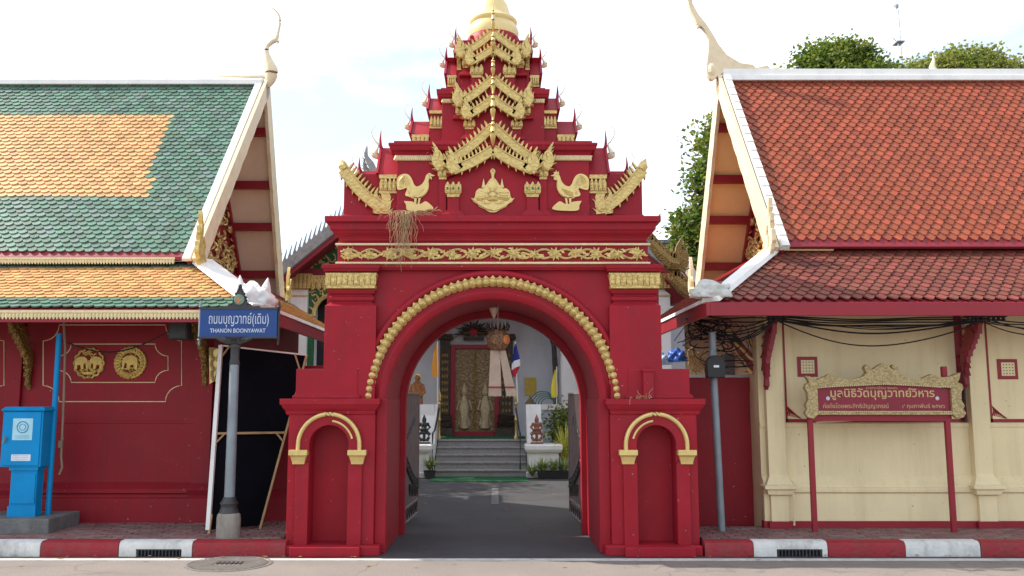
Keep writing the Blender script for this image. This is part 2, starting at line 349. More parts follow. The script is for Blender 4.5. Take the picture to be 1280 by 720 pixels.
def petals(m, x0, x1, z0, z1, y, n, dz=.0, th=.02, gem=None):
    w = (x1-x0)/n
    for i in range(n):
        a = x0+i*w; c = a+w/2; h = z1-z0
        m.prism([(a+w*.08, z0), (a+w*.92, z0), (a+w*.96, z0+h*.55), (c+w*.2, z0+h*.85), (c, z1), (c-w*.2, z0+h*.85), (a+w*.04, z0+h*.55)], y-th, y)
        m.prism([(a+w*.3, z0+h*.1), (a+w*.7, z0+h*.1), (a+w*.68, z0+h*.5), (c, z0+h*.72), (a+w*.32, z0+h*.5)], y-th*1.6, y-th*.9)

# ================================================================== GROUND
m = MB(); m.quad((-300, -60, 0), (300, -60, 0), (300, 9.14, 0), (-300, 9.14, 0)); road = m.build('road', ROAD, kind='structure')
m = MB(); m.quad((-300, 9.18, -.001), (300, 9.18, -.001), (300, 400, -.001), (-300, 400, -.001)); m.build('courtyard_ground', YARD, kind='structure')
m = MB(); m.box(-40, 40, 9.1, 9.2, -.1, .006); m.build('gutter_strip', GUT, kind='structure')
KH = .15; KY = 9.33
def sidewalk(x0, x1, yb):
    m = MB(); m.box(x0, x1, KY+.15, yb, -.02, KH-.012); sw = m.build('sidewalk', GROUT, kind='structure')
    m = MB(); q = random.Random(5); row = 0; y = KY+.155
    while y < yb-.02:
        x = x0-(.1 if row % 2 else 0)
        while x < x1:
            a, b = max(x, x0), min(x+.195, x1)
            if b-a > .03:
                m.cm = q.choice((0, 0, 1, 1, 2)); h = q.uniform(-.002, .003)
                m.box(a+.004, b-.004, y+.003, min(y+.092, yb), KH-.02, KH+h)
            x += .2
        y += .096; row += 1
    m.build('paver', PAV, sw, kind='stuff'); return sw
sidewalk(-14, -1.93-.35, 10.9); sidewalk(2.16+.0, 14, 10.45)
def kerb(edges, first_red, drains, nm):
    root = empty(nm, (edges[0], KY, 0)); root['kind'] = 'structure'
    for i in range(len(edges)-1):
        a, b = edges[i]+.004, edges[i+1]-.004; red = (i % 2 == 0) == first_red
        jx = R.uniform(-.004, .004)
        pr = [(0, 0), (0, .10), (.012, .135), (.04, .152), (.15, .155), (.15, 0)]
        m = MB(); n = len(pr)
        segs = [(a, b)]
        dr = [d for d in drains if a < d < b]
        def pro(a, b, pr):
            vs = [(a, KY+jx+p[0], p[1]) for p in pr]+[(b, KY+jx+p[0], p[1]) for p in pr]; k = len(pr)
            fs = [list(range(k)), list(range(2*k-1, k-1, -1))]+[[j, j+k, (j+1) % k+k, (j+1) % k] for j in range(k)]
            m.add(vs, fs)
        if dr:
            d = dr[0]; hw = .235
            pro(a, d-hw, pr); pro(d+hw, b, pr); pro(d-hw+.0002, d+hw-.0002, [(0, .075), (0, .10), (.012, .135), (.04, .152), (.15, .155), (.15, .075)])
        else: pro(a, b, pr)
        m.build('kerb_block', KRED if red else KWHT, root, smooth=True)
        if dr:
            m = MB(); m.box(d-hw, d+hw, KY+.06, KY+.14, 0, .074); m.build('drain_recess', BLK, root)
            m = MB()
            for k in range(13): xk = d-hw+.02+k*(2*hw-.04)/12; m.box(xk-.006, xk+.006, KY+.005, KY+.03, 0, .074)
            m.box(d-hw, d+hw, KY+.004, KY+.034, .064, .073); m.build('drain_grate', IRON, root)
kl = [xx(x, 690, KY) for x in (-250, -145, -48, 50, 148, 240, 357)]
kerb(kl, False, [xx(198, 697, KY)], 'kerb')
kr = [xx(x, 690, KY) for x in (881, 942, 1035, 1132, 1226, 1322, 1420, 1520)]
kerb(kr, True, [xx(1000, 697, KY)], 'kerb')
# manhole in the road
mc = at(286, 711, 8.93); mr_ = .42
mh = empty('manhole_cover', (mc.x, 8.98, 0), 'round ribbed concrete manhole cover set in the road before the street sign', 'manhole')
m = MB(); m.lathe([(mr_, -.02), (mr_, .004), (mr_-.03, .007), (mr_-.035, .002), (.01, .002)], (mc.x, 8.93, .001), 40); m.build('frame_ring', MHC, mh, smooth=True)
m = MB()
for k in range(-9, 10):
    yk = k*.041; hw = math.sqrt(max(0, (mr_-.05)**2-yk**2))
    if abs(k) < 3:
        m.box(mc.x-hw, mc.x-.14, 8.93+yk-.013, 8.93+yk+.013, .001, .009); m.box(mc.x+.14, mc.x+hw, 8.93+yk-.013, 8.93+yk+.013, .001, .009)
    else: m.box(mc.x-hw, mc.x+hw, 8.93+yk-.013, 8.93+yk+.013, .001, .009)
for k in range(6): m.tube([(mc.x-.11+k*.044, 8.93-.05, .012), (mc.x-.09+k*.044, 8.93+.04, .012)], .008, 5)
m.build('rib', MHC, mh)

# ================================================================== GATE
G = empty('temple_gate', (GX, 10.2, 0), 'tall red arched temple gate with tiered spire and golden naga gables', 'gate')
YF = 9.45; YB = 11.0
W_IN = 1.13
def hx(h, y, Y): return hh(h, y, Y)
wall_m = MB()
SIDES = (-1, 1)
# pedestals -------------------------------------------------------------
for s in SIDES:
    def bx(h0, h1, y, Y=YF): a, b = sorted((GX+s*hx(h0, y, Y), GX+s*hx(h1, y, Y))); return a, b
    zc0, zc1 = zz(518, YF), zz(498, YF)
    a, b = bx(148, 257, 600)
    inner = GX+s*W_IN
    if s < 0: b0 = inner; a0 = a
    else: a0 = inner; b0 = b
    m = MB()
    nc = GX+s*hx(205, 600, YF); nr = hx(24.5, 600, YF); nz = zz(531.6+24.5, YF); nb = zz(681, YF)
    # front slab with arched notch
    pts = [(a, nb), (nc-nr, nb)]+[(nc-nr*math.cos(PI*k/14), nz+nr*math.sin(PI*k/14)) for k in range(15)]+[(nc+nr, nb), (b, nb), (b, zc0), (a, zc0)]
    m.prism(pts, YF, YF+.24)
    m.box(a, b, YF+.24, YB, .0, zc0)
    m.box(a, b, YF, YF+.2401, 0, nb-.0005)
    # inner strip (jamb), set back
    m.box(b0-.0 if s < 0 else a0, (b if s < 0 else a), YF+.06, YB, 0, zz(498, YF)) if False else None
    jx0, jx1 = (b-.001, inner) if s < 0 else (inner, a+.001)
    m.box(jx0, jx1, YF+.07, YB-.02, 0, zz(498.6, YF))
    m.build('pedestal', RED, G, bevel=.008)
    # pilaster strips beside niche
    m = MB()
    for h0, h1 in ((163, 180.6), (229.4, 246)):
        c, d = bx(h0, h1, 600, YF); m.box(c, d, YF-.035, YF+.01, nb-.001, zz(578, YF))
    # archivolt
    n = 16; o_ = []; i_ = []
    Ro = hx(40, 560, YF)-.02
    for k in range(n+1):
        q = PI*k/n; o_.append((nc-Ro*math.cos(q), nz+Ro*math.sin(q))); i_.append((nc-(nr+.001)*math.cos(q), nz+(nr+.001)*math.sin(q)))
    zlow = zz(563, YF)
    o_ = [(nc-Ro, zlow)]+o_+[(nc+Ro, zlow)]; i_ = [(nc-nr-.001, zlow)]+i_+[(nc+nr+.001, zlow)]
    m.prism(o_+i_[::-1], YF-.035, YF+.01)
    m.build('niche_surround', RED, G, bevel=.006)
    m = MB(); zt = nz; Rg = Ro+.005
    m.tube([(nc-Rg, YF-.045, zlow)]+[(nc-Rg*math.cos(PI*k/24), YF-.045, zt+Rg*math.sin(PI*k/24)) for k in range(25)]+[(nc+Rg, YF-.045, zlow)], .023, 8)
    m.build('arch_moulding', GOLDP, G, smooth=True)
    m = MB(); r2 = (nr+Ro)*.5-.01
    m.tube([(nc-s*r2*math.cos(PI*k/24), YF-.042, zt+r2*math.sin(PI*k/24)) for k in range(2, 12)], .012, 6)
    m.build('arch_moulding', GOLDP, G, smooth=True)
    for h0, h1 in ((157, 180), (230, 253)):
        c, d = bx(h0, h1, 570, YF); z0, z1 = zz(580, YF), zz(562, YF); q = (z1-z0)
        m = MB(); m.rings([(z0, c+.035, d-.035, YF-.05, YF), (z0+q*.2, c+.03, d-.03, YF-.055, YF), (z0+q*.5, c+.018, d-.018, YF-.07, YF), (z0+q*.62, c+.008, d-.008, YF-.085, YF), (z0+q*.64, c, d, YF-.092, YF), (z1, c, d, YF-.092, YF)])
        m.build('capital', GOLDP, G, bevel=.003)
    # plinths
    m = MB(); c, d = bx(166, 254, 690, 9.3); m.box(c, d, 9.28, YF+.02, 0, zz(688, 9.28)+.03)
    lo, hi = sorted((GX+s*hx(141, 690, 9.4), GX+s*hx(262, 690, 9.4)))
    m.rings([(0, lo, hi, 9.35, YB+.03), (.09, lo, hi, 9.35, YB+.03), (.105, lo+.01, hi-.01, 9.36, YB+.02)])
    m.build('plinth', RED, G, bevel=.008)
    # pedestal cornice
    z0, z1 = zz(519, YF), zz(498.5, YF); q = z1-z0
    lo, hi = sorted((GX+s*hx(148.5, 510, YF), GX+s*hx(256.5, 510, YF)))
    ii, oo = (1, 1)
    m = MB(); m.mould(lo, hi, YF, YB, [(z0, .0), (z0+q*.08, .012), (z0+q*.28, .018), (z0+q*.34, .03), (z0+q*.52, .05), (z0+q*.62, .055), (z0+q*.64, .068), (z1, .07)])
    m.build('cornice', RED, G, bevel=.004)
    # step block
    m = MB(); c, d = bx(170, 247.5, 480); m.mould(c, d, YF+.05, YB-.2, [(z1, .03), (z1+.035, .03), (z1+.05, 0), (zz(461, YF+.05), 0)]); m.build('step_block', RED, G, bevel=.008)
    # upper pier
    YP = YF+.06
    c, d = bx(146.5, 211, 430, YP)
    L = [(z1, 0), (zz(382, YP), 0), (zz(377.5, YP), -.05), (zz(376, YP), -.055), (zz(375, YP), -.035), (zz(371, YP), -.03), (zz(369, YP), -.05), (zz(367, YP), -.055), (zz(366.5, YP), -.03), (zz(363, YP), -.015), (zz(361, YP), -.015), (zz(359.5, YP), -.045), (zz(358, YP), -.05), (zz(340, YP), -.02), (zz(337, YP), .0)]
    m = MB(); m.mould(c, d, YP, YB-.1, L); m.build('pier', RED, G, bevel=.003)
    m = MB(); m.mould(c+.01, d-.01, YP-.005, YB-.1, [(zz(340.5, YP), -.0), (zz(339, YP), .03), (zz(336.5, YP), .035), (zz(336, YP), .045), (zz(331.5, YP), .05)]); m.build('pier_cap', RED, G, bevel=.004)
    m = MB(); cz0, cz1 = zz(360.5, YP), zz(341.5, YP)
    m.rings([(cz0, c+.015, d-.015, YP-.02, YP+.6), (cz0+.035, c+.012, d-.012, YP-.024, YP+.6)])
    m.rings([(cz0+.036, c+.03, d-.03, YP-.004, YP+.6), (cz1, c-.002, d+.002, YP-.03, YP+.6)])
    petals(m, c+.0, d-.0, cz0+.036, cz1, YP-.012, 9, th=.022)
    m.build('petal_capital', GOLD, G)
# small upright stub on the right step
m = MB(); m.mould(GX+hx(188, 480, YF), GX+hx(201, 480, YF), YF-.02, YF+.1, [(zz(498, YF), 0), (zz(465, YF), 0), (zz(464.5, YF), .01), (zz(461.5, YF), .01)]); m.build('stub_post', RED, G, bevel=.004)
# main wall with arch ------------------------------------------------------
AC = 1.545; AR = 1.145
YW = 9.62
xl, xr = GX-hx(208, 400, YW), GX+hx(208, 400, YW)
zt = zz(330, YW)
def archp(r, n=32): return [(GX-r*math.cos(PI*k/n), AC+r*math.sin(PI*k/n)) for k in range(n+1)]
zp = zz(500, YF)
m = MB()
ar = archp(AR)
# build wall as quads between arch and outline
n = len(ar)
def outer_pt(p):
    d = Vector((p[0]-GX, p[1]-AC)); 
    ts = []
    if abs(d.x) > 1e-6: ts.append(((xr-GX) if d.x > 0 else (xl-GX))/d.x)
    if d.y > 1e-6: ts.append((zt-AC)/d.y)
    t = min(ts); return (GX+d.x*t, AC+d.y*t)
cor = sorted(set([p for p in ar]), key=lambda p: p[0])
pts = []
import itertools
angs = [PI-PI*k/32 for k in range(33)]
ca = [math.atan2(zt-AC, xr-GX), math.atan2(zt-AC, xl-GX)]
angs = sorted(set(angs+ca), reverse=True)
inn = [(GX+AR*math.cos(a), AC+AR*math.sin(a)) for a in angs]; outp = [outer_pt(p) for p in inn]
inn = [(inn[0][0], zp-.1)]+inn+[(inn[-1][0], zp-.1)]; outp = [(xl, zp-.1)]+outp+[(xr, zp-.1)]
k = len(inn); vs = []
YWB = YB-.12
for Y in (YW, YWB): vs += [(p[0], Y, p[1]) for p in outp]+[(p[0], Y, p[1]) for p in inn]
fs = []
for i in range(k-1):
    fs.append([i, i+1, k+i+1, k+i]); fs.append([2*k+i+1, 2*k+i, 3*k+i, 3*k+i+1])
    fs.append([k+i, k+i+1, 3*k+i+1, 3*k+i]); fs.append([i+1, i, 2*k+i, 2*k+i+1])
m.add(vs, fs); m.build('arch_wall', RED, G, smooth=True)
def ring(name, r0, r1, y0, y1, ma, bottom=None, prof=None, n=48):
    """arched moulding; prof list of (r, y) closed cross-section"""
    pr = prof or [(r0, y0), (r1, y0), (r1, y1), (r0, y1)]
    vs = []; fs = []; k = len(pr)
    path = [(PI, bottom)]+[(PI-PI*i/n, None) for i in range(n+1)]+[(0, bottom)] if bottom is not None else [(PI-PI*i/n, None) for i in range(n+1)]
    for a, bz in path:
        for r, y in pr:
            vs.append((GX+r*math.cos(a), y, (AC+r*math.sin(a)) if bz is None else bz))
    for i in range(len(path)-1):
        for j in range(k): l = (j+1) % k; fs.append([i*k+j, i*k+l, (i+1)*k+l, (i+1)*k+j])
    m = MB(); m.add(vs, fs+[list(range(k)), list(range((len(path)-1)*k, len(path)*k))]); return m.build(name, ma, G, smooth=True)
RO = hx(172.5, 508, 9.5)
ring('arch_moulding', 0, 0, 0, 0, RED, zp-.0, [(RO-.09, YW+.02), (RO-.09, 9.575), (RO-.075, 9.55), (RO-.055, 9.535), (RO-.035, 9.535), (RO-.015, 9.55), (RO, 9.575), (RO, YW+.02)])
ring('arch_moulding', 0, 0, 0, 0, RED, zp-.0, [(1.02, 9.72), (AR-.002, 9.60), (AR+.004, 9.555), (AR+.03, 9.53), (AR+.07, 9.52), (AR+.10, 9.54), (AR+.105, 9.56), (AR+.13, 9.565), (AR+.26, 9.585), (AR+.26, YW+.02), (AR+.01, YW+.02)][1:])
# rear rib of the tunnel
ring('tunnel_rib', 0, 0, 0, 0, RED, 0.0, [(AR-.075, YB-.16), (AR+.05, YB-.16), (AR+.05, YB+.02), (AR-.075, YB+.02)])
RB = hx(156.5, 508, 9.5)
nb_ = 55; a0 = PI+math.asin(.02); proto = None
for i in range(nb_):
    a = PI*(1-(i)/(nb_-1)); a = max(.075, min(PI-.075, PI-.075-(PI-.15)*i/(nb_-1)))
    p = (GX+RB*math.cos(a), 9.56, AC+RB*math.sin(a)); a_ = a
    rot_ = Euler((0, -(a_-PI/2), 0))
    if proto is None:
        m = MB(); r = .056
        M = Matrix.Rotation(PI/2, 4, 'X')
        m.lathe([(r, -.0), (r*1.02, .012), (r*.86, .022), (r*.84, .030), (r*.62, .05), (r*.3, .064), (.002, .072)], (0, 0, 0), 12, M=M)
        m.prism([(-r*.5, r*.6), (r*.5, r*.6), (r*.12, r*1.12), (0, r*1.2), (-r*.12, r*1.12)], -.03, 0)
        proto = m.build('bead', GOLD, G, smooth=True); WLp = None
        # re-centre: geometry about the bead centre
        off = WL[proto].copy()
        for v in proto.data.vertices: v.co += off
        proto.location = Vector(p)-WL[G]; proto.rotation_euler = rot_
    else: inst(proto, G, p, rot_)
# entablature ---------------------------------------------------------------
YE = 9.52
def slab(name, h, y_top, y_bot, Yf, ma=RED, prof=None, bev=.005, yb=None, half=None):
    z0, z1 = zz(y_bot, Yf), zz(y_top, Yf); hw = half or hx(h, (y_top+y_bot)/2, Yf)
    m = MB(); m.mould(GX-hw, GX+hw, Yf, yb or (2*10.25-Yf), prof and [(z0+(z1-z0)*a, o) for a, o in prof] or [(z0, 0), (z1, 0)])
    return m.build(name, ma, G, bevel=bev)
slab('architrave', 203, 330.5, 337, YE+.01, prof=[(0, -.02), (.3, -.02), (.35, 0), (1, 0)])
slab('frieze_block', 194, 301, 330.5, YE+.03)
for y in (305.2, 328.6):
    hw = hx(195.5, y, YE)
    m = MB(); z = zz(y, YE); m.mould(GX-hw, GX+hw, YE+.005, 10.9, [(z-.013, 0), (z-.009, .012), (z+.009, .012), (z+.013, 0)]); m.build('gold_band', GOLDT, G)
# big cornice
zA, zB = zz(302, YE), zz(271.5, YE-.05)
hw = hx(191, 300, YE)
m = MB(); q = zB-zA
m.mould(GX-hw, GX+hw, YE+.02, 10.98, [(zA, 0), (zA+q*.06, .012), (zA+q*.12, .014), (zA+q*.22, .03), (zA+q*.34, .07), (zA+q*.44, .085), (zA+q*.46, .10), (zA+q*.74, .105), (zA+q*.76, .15), (zB, .15)])
m.build('main_cornice', RED, G, bevel=.004)
YG = YE+.028
# floral frieze
zf0, zf1 = zz(326, YG), zz(309, YG); zm = (zf0+zf1)/2; hf = (zf1-zf0)/2
xw = hx(192, 318, YG)
fl = None; nfl = 15
for i in range(nfl):
    x = GX-xw+.1+(2*xw-.2)*i/(nfl-1); big = i % 2 == 0; zc_ = zm+(-.01 if i % 4 == 1 else .012 if i % 4 == 3 else 0)
    if fl is None:
        m = MB(); P_ = []
        for k in range(16):
            r = hf*(1.08 if k % 2 == 0 else .55); a = 2*PI*k/16; P_.append((r*math.cos(a), r*math.sin(a)))
        m.prism(P_, -.022, .002)
        for k in range(8):
            a = 2*PI*k/8; m.tube([(hf*.2*math.cos(a), -.026, hf*.2*math.sin(a)), (hf*.75*math.cos(a), -.026, hf*.75*math.sin(a))], [.012, .003], 5)
        m.ball((0, -.028, 0), (.026, .014, .026), 8, 5)
        fl = m.build('flower_relief', GOLD, G); off = WL[fl].copy()
        for v in fl.data.vertices: v.co += off
        fl.location = Vector((x, YG, zc_))-WL[G]
    else: inst(fl, G, (x, YG, zc_), Euler((0, R.uniform(0, 3), 0)), (1, 1, 1) if big else (.78, 1, .78))
m = MB(); N = 260
for ph, am in ((0, .66), (PI, .66)):
    m.tube([(GX-xw+.02+(2*xw-.04)*i/N, YG-.012, zm+hf*am*math.sin(ph+i/N*PI*(nfl-1)*1.0+.4)) for i in range(N+1)], .0125, 6)
q = random.Random(2)
for i in range(110):
    x = GX-xw+.05+(2*xw-.1)*i/109+q.uniform(-.01, .01); a = q.choice((.5, 2.6, -.5, -2.6))+q.uniform(-.3, .3); l = hf*q.uniform(.8, 1.15)
    zc_ = zm+q.uniform(-.3, .3)*hf
    d = Vector((math.cos(a), math.sin(a))); nn = Vector((-d.y, d.x)); b = Vector((x, zc_))
    pts = [tuple(b), tuple(b+d*l*.4+nn*l*.24), tuple(b+d*l*.62+nn*l*.12), tuple(b+d*l+nn*l*.28), tuple(b+d*l*.8-nn*l*.1), tuple(b+d*l*.35-nn*l*.2)]
    m.prism([(p[0], max(zf0-.004, min(zf1+.004, p[1]))) for p in pts], YG-.018-q.uniform(0, .006), YG)
m.build('scroll_relief', GOLD, G)

# ---------------------------------------------------------------- tiers
Y1, Y2, Y3 = 9.66, 9.86, 9.98
def body(h, yt, yb, Yf, name='tier_block', prof=None, bev=.006):
    return slab(name, h, yt, yb, Yf, prof=prof, bev=bev)
body(186.5, 217, 271.5, Y1+.12, 'wing_wall', prof=[(0, .015), (.04, .015), (.06, 0), (1, -.0)])
body(120.5, 200, 271.5, Y1)
z0, z1 = zz(201, Y1), zz(173, Y1)
hw = hx(120.5, 195, Y1); q = z1-z0
m = MB(); m.mould(GX-hw, GX+hw, Y1, 20.5-Y1, [(z0, 0), (z0+q*.3, .012), (z0+q*.38, .03), (z0+q*.42, .06), (z0+q*.6, .075), (z0+q*.62, .085), (z0+q*.72, .085), (z0+q*.73, .03), (z0+q*.86, .03), (z0+q*.87, -.09), (z1, -.09)])
m.build('tier_cornice', RED, G, bevel=.004)
for s in SIDES:
    a, b = sorted((GX+s*hx(71, 198, Y1), GX+s*hx(123, 198, Y1)))
    zc = zz(198, Y1); m = MB(); n_ = 22
    m.box(a, b, Y1-.02, Y1+.01, zc-.028, zc+.028)
    for k in range(n_): x = a+(b-a)*(k+.5)/n_; m.tube([(x-.012, Y1-.026, zc-.024), (x+.012, Y1-.026, zc+.024)], .009, 5)
    m.build('rope_band', GOLDT, G)
body(64, 112, 183, Y2)
z0, z1 = zz(132, Y2), zz(110.5, Y2); hw = hx(63, 120, Y2); q = z1-z0
m = MB(); m.mould(GX-hw, GX+hw, Y2, 20.5-Y2, [(z0, 0), (z0+q*.35, .01), (z0+q*.42, .045), (z0+q*.55, .055), (z0+q*.58, .065), (z0+q*.85, .07), (z0+q*.86, .02), (z1, .02)]); m.build('tier_cornice', RED, G, bevel=.003)
for s in SIDES:
    a, b = sorted((GX+s*hx(43, 127, Y2), GX+s*hx(64, 127, Y2))); zc = zz(127, Y2); m = MB()
    m.box(a, b, Y2-.03, Y2+.01, zc-.022, zc+.022)
    for k in range(9): x = a+(b-a)*(k+.5)/9; m.tube([(x-.01, Y2-.035, zc-.018), (x+.01, Y2-.035, zc+.018)], .008, 5)
    m.build('rope_band', GOLDT, G)
body(40, 50, 113, Y3)
body(29, 44, 60, Y3+.05)
# side porches seen in profile
def porch(s, h0, h1, yt, ye, ycap0, ycap1, ybase, Yf, cap=True, tip=None, sc_=1):
    xa, xb = GX+s*hx(h0, yt, Yf), GX+s*hx(h1, yt, Yf); zt_, ze = zz(yt, Yf+.25), zz(ye, Yf)
    d = .9*(20.5-2*Yf)/2; ymid = 10.25; yf, yb = Yf, 20.5-Yf
    # concave roof, ridge along x
    pr = [(yf-.03, ze-.02), (yf+.04, ze+(zt_-ze)*.22), (yf+.12, ze+(zt_-ze)*.5), (yf+.2, ze+(zt_-ze)*.78), (yf+.25, zt_), (yb-.25, zt_), (yb-.12, ze+(zt_-ze)*.5), (yb+.03, ze-.02)]
    m = MB(); k = len(pr); vs = [(x, p[0], p[1]) for x in (xa, xb) for p in pr]
    m.add(vs, [list(range(k)), list(range(2*k-1, k-1, -1))]+[[j, j+k, (j+1) % k+k, (j+1) % k] for j in range(k)]); m.build('porch_roof', RED, G, smooth=True)
    # barge slab and finials
    m = MB(); vs = [(x, p[0]+(0 if 0 < i < 7 else (-.025 if i == 0 else .025)), p[1]+.035) for x in (xb-s*.004, xb+s*.022) for i, p in enumerate(pr)]
    vs += []
    m.add(vs, [list(range(k)), list(range(2*k-1, k-1, -1))]+[[j, j+k, (j+1) % k+k, (j+1) % k] for j in range(k)])
    m.tube([(xb+s*.01, yf+.24, zt_), (xb+s*.012, yf+.22, zt_+.10*sc_), (xb+s*.004, yf+.21, zt_+.2*sc_)], [.022, .012, .003], 6)
    m.build('porch_gable', RED, G)
    m = MB(); chofa(m, (xb+s*.035, zt_-.12*sc_), .40*sc_, .12*sc_, s, yf+.25, .036*sc_); m.build('finial', CREAMW, G, smooth=True)
    xi, xo = sorted((xa, xb-s*.02))
    m = MB(); m.box(xi, xo, yf+.0, yb, zz(ybase, Yf), ze+.0); m.build('porch_wall', RED, G)
    zs = ze
    m = MB(); m.box(xi-.004, xo+.004, yf-.03, yb+.03, ze-.045*sc_, ze-.001)
    if cap:
        c0, c1 = zz(ycap1, Yf), zz(ycap0, Yf)
        m.box(xi-.002, xo+.004, yf-.02, yb, c0, c0+.03*sc_)
        petals(m, xi, xo, c0+.03*sc_, c1, yf-.005, 4, th=.03)
    m.build('porch_capital', GOLD, G)
for s in SIDES:
    porch(s, 120, 143, 185, 219, 223, 242, 272, Y1+.06)
    porch(s, 142, 170, 214, 240, 0, 0, 272, Y1+.16, cap=False, sc_=.8)
    porch(s, 62, 81, 123, 139, 146, 161, 176, Y2+.06, sc_=.8)
    porch(s, 80, 103, 152, 169, 171, 181, 180, Y2+.1, sc_=.8)
    porch(s, 40, 47, 50, 70, 72, 88, 114, Y3+.02, sc_=.75)
    porch(s, 46, 59, 75, 95, 96, 109, 114, Y3+.06, sc_=.75)
# pilasters and capitals of the front gables
def cap(s, h0, h1, yt, yb, Yf, n, ybase=None, gem=False):
    a, b = sorted((GX+s*hx(h0, yb, Yf), GX+s*hx(h1, yb, Yf))); z0, z1 = zz(yb, Yf), zz(yt, Yf); q = z1-z0; w_ = b-a
    m = MB(); m.box(a+w_*.14, b-w_*.14, Yf-.035, Yf+.1, z0, z0+q*.16); m.rings([(z0+q*.16, a+w_*.1, b-w_*.1, Yf-.03, Yf+.1), (z0+q*.4, a, b, Yf-.04, Yf+.1), (z0+q*.85, a+w_*.04, b-w_*.04, Yf-.02, Yf+.1)])
    petals(m, a, b, z0+q*.24, z1, Yf-.035, n, th=.02)
    m.build('capital', GOLD, G)
    if gem:
        m = MB()
        for k in range(n): x = a+w_*(k+.5)/n; m.box(x-.008, x+.008, Yf-.072, Yf-.06, z0+q*.42, z0+q*.6)
        m.build('green_inlay', GREENM, G, kind='stuff')
    if ybase:
        m = MB(); m.rings([(zz(ybase, Yf), a-.03, b+.03, Yf-.05, Yf+.2), (zz(ybase, Yf)+.02, a-.03, b+.03, Yf-.05, Yf+.2), (zz(ybase, Yf)+.075, a+w_*.16, b-w_*.16, Yf-.02, Yf+.2), (z0, a+w_*.16, b-w_*.16, Yf-.02, Yf+.2)]); m.build('pilaster', RED, G, bevel=.003)
YA1, YA0 = Y1-.12, Y1-.06       # front chevrons of gable A
# gable A porch body
def gable_body(h, yap, ye, yb, Yf, back, name='gable_wall'):
    z0, z1, z2 = zz(yb, Yf), zz(ye, Yf), zz(yap, Yf); w_ = hx(h, ye, Yf)
    m = MB(); m.prism([(GX-w_, z0), (GX+w_, z0), (GX+w_, z1), (GX, z2), (GX-w_, z1)], Yf, back); m.build(name, RED, G, bevel=.004)
def gable_roof(h, yap, ye, Yf, back):
    z1, z2 = zz(ye, Yf), zz(yap, Yf); w_ = hx(h, ye, Yf)
    m = MB()
    for s in SIDES: m.prism([(GX, z2), (GX, z2-.05), (GX+s*w_*.5, (z1+z2)/2-.09), (GX+s*w_, z1-.05), (GX+s*w_, z1), (GX+s*w_*.5, (z1+z2)/2-.04)], Yf, back)
    m.build('gable_roof', RED, G)
gable_body(56, 186, 226, 271.5, Y1-.05, Y1+.1)
gable_roof(58, 180, 216, YA1+.035, Y1+.3); gable_roof(70, 152, 203, YA0+.04, Y1+.5)
gable_body(60, 160, 210, 232, Y1-.02, Y1+.3)
for s in SIDES:
    cap(s, 39, 60, 228, 247, Y1-.07, 3, 271, True); cap(s, 56, 69, 209, 225, Y1-.02, 2, 271)
    cap(s, 22, 37, 151, 162.5, Y2-.04, 3, 176); cap(s, 36, 47, 131, 147, Y2-.01, 2, 150)
    cap(s, 12, 29, 82, 98, Y3-.08, 3, 113); cap(s, 28, 39, 75, 86, Y3-.03, 2, 96)
gable_body(34, 120, 152, 180, Y2-.05, Y2+.1); gable_roof(38, 112, 142, Y2-.1, Y2+.2); gable_roof(46, 90, 122, Y2-.04, Y2+.3)
gable_body(28, 58, 84, 114, Y3-.07, Y3+.1); gable_roof(30, 48, 74, Y3-.12, Y3+.1)
def nagas(Yf, ap, end_h, end_y, wpx, teeth, hpx, lean, sag, lower=True):
    for s in SIDES:
        A = (GX+s*.004, zz(ap, Yf)); B = (GX+s*hx(end_h, end_y, Yf), zz(end_y, Yf)); wd = hx(wpx/2, ap, Yf)
        m = MB(); barge(m, A, B, Yf-.03, Yf+.03, wd, sag, teeth, hx(hpx, ap, Yf), lean, lower); m.build('naga_bargeboard', GOLD, G)
nagas(YA0, 159, 68, 210, 10, 13, 34, .16, .03)
nagas(YA1, 188, 50, 213, 11, 10, 32, .12, .02)
nagas(Y2-.08, 99, 44, 131, 9, 9, 32, .05, .02)
nagas(Y2-.13, 124, 34, 146, 9, 7, 26, .03, .015)
nagas(Y3-.10, 42, 41, 70, 8, 8, 30, .06, .015)
nagas(Y3-.15, 62, 30, 79, 8, 6, 24, .04, .01)
# central finials (bulbs seen from the front)
def spindle(yb, yt, Yf, r, name='finial'):
    z0, z1 = zz(yb, Yf), zz(yt, Yf); h = z1-z0
    m = MB(); pts = []; rr = []
    for k in range(17):
        t = k/16; z = z0+h*t; y = Yf-.10*math.sin(min(1, t*1.4)*PI)*(1)+.02
        rad = r*(math.sin(min(1, t/.38)*PI*.5)**.8 if t < .19 else (1-.55*((t-.19)/.81)**.7)*(1 if t < .75 else 1-(t-.75)/.25*.9)); 
        pts.append((GX, y, z)); rr.append(max(.004, rad))
    m.tube(pts, rr, 10)
    for t in (.45, .62): m.lathe([(r*.75, -.008), (r*.85, 0), (r*.75, .008)], (GX, Yf-.06, z0+h*t), 10)
    m.build(name, GOLDP, G, smooth=True)
spindle(183, 142, YA1-.03, .035); spindle(153, 108, YA0-.02, .033)
spindle(120, 88, Y2-.14, .030); spindle(97, 68, Y2-.1, .028)
spindle(64, 38, Y3-.17, .033); spindle(42, 5, Y3-.12, .026)
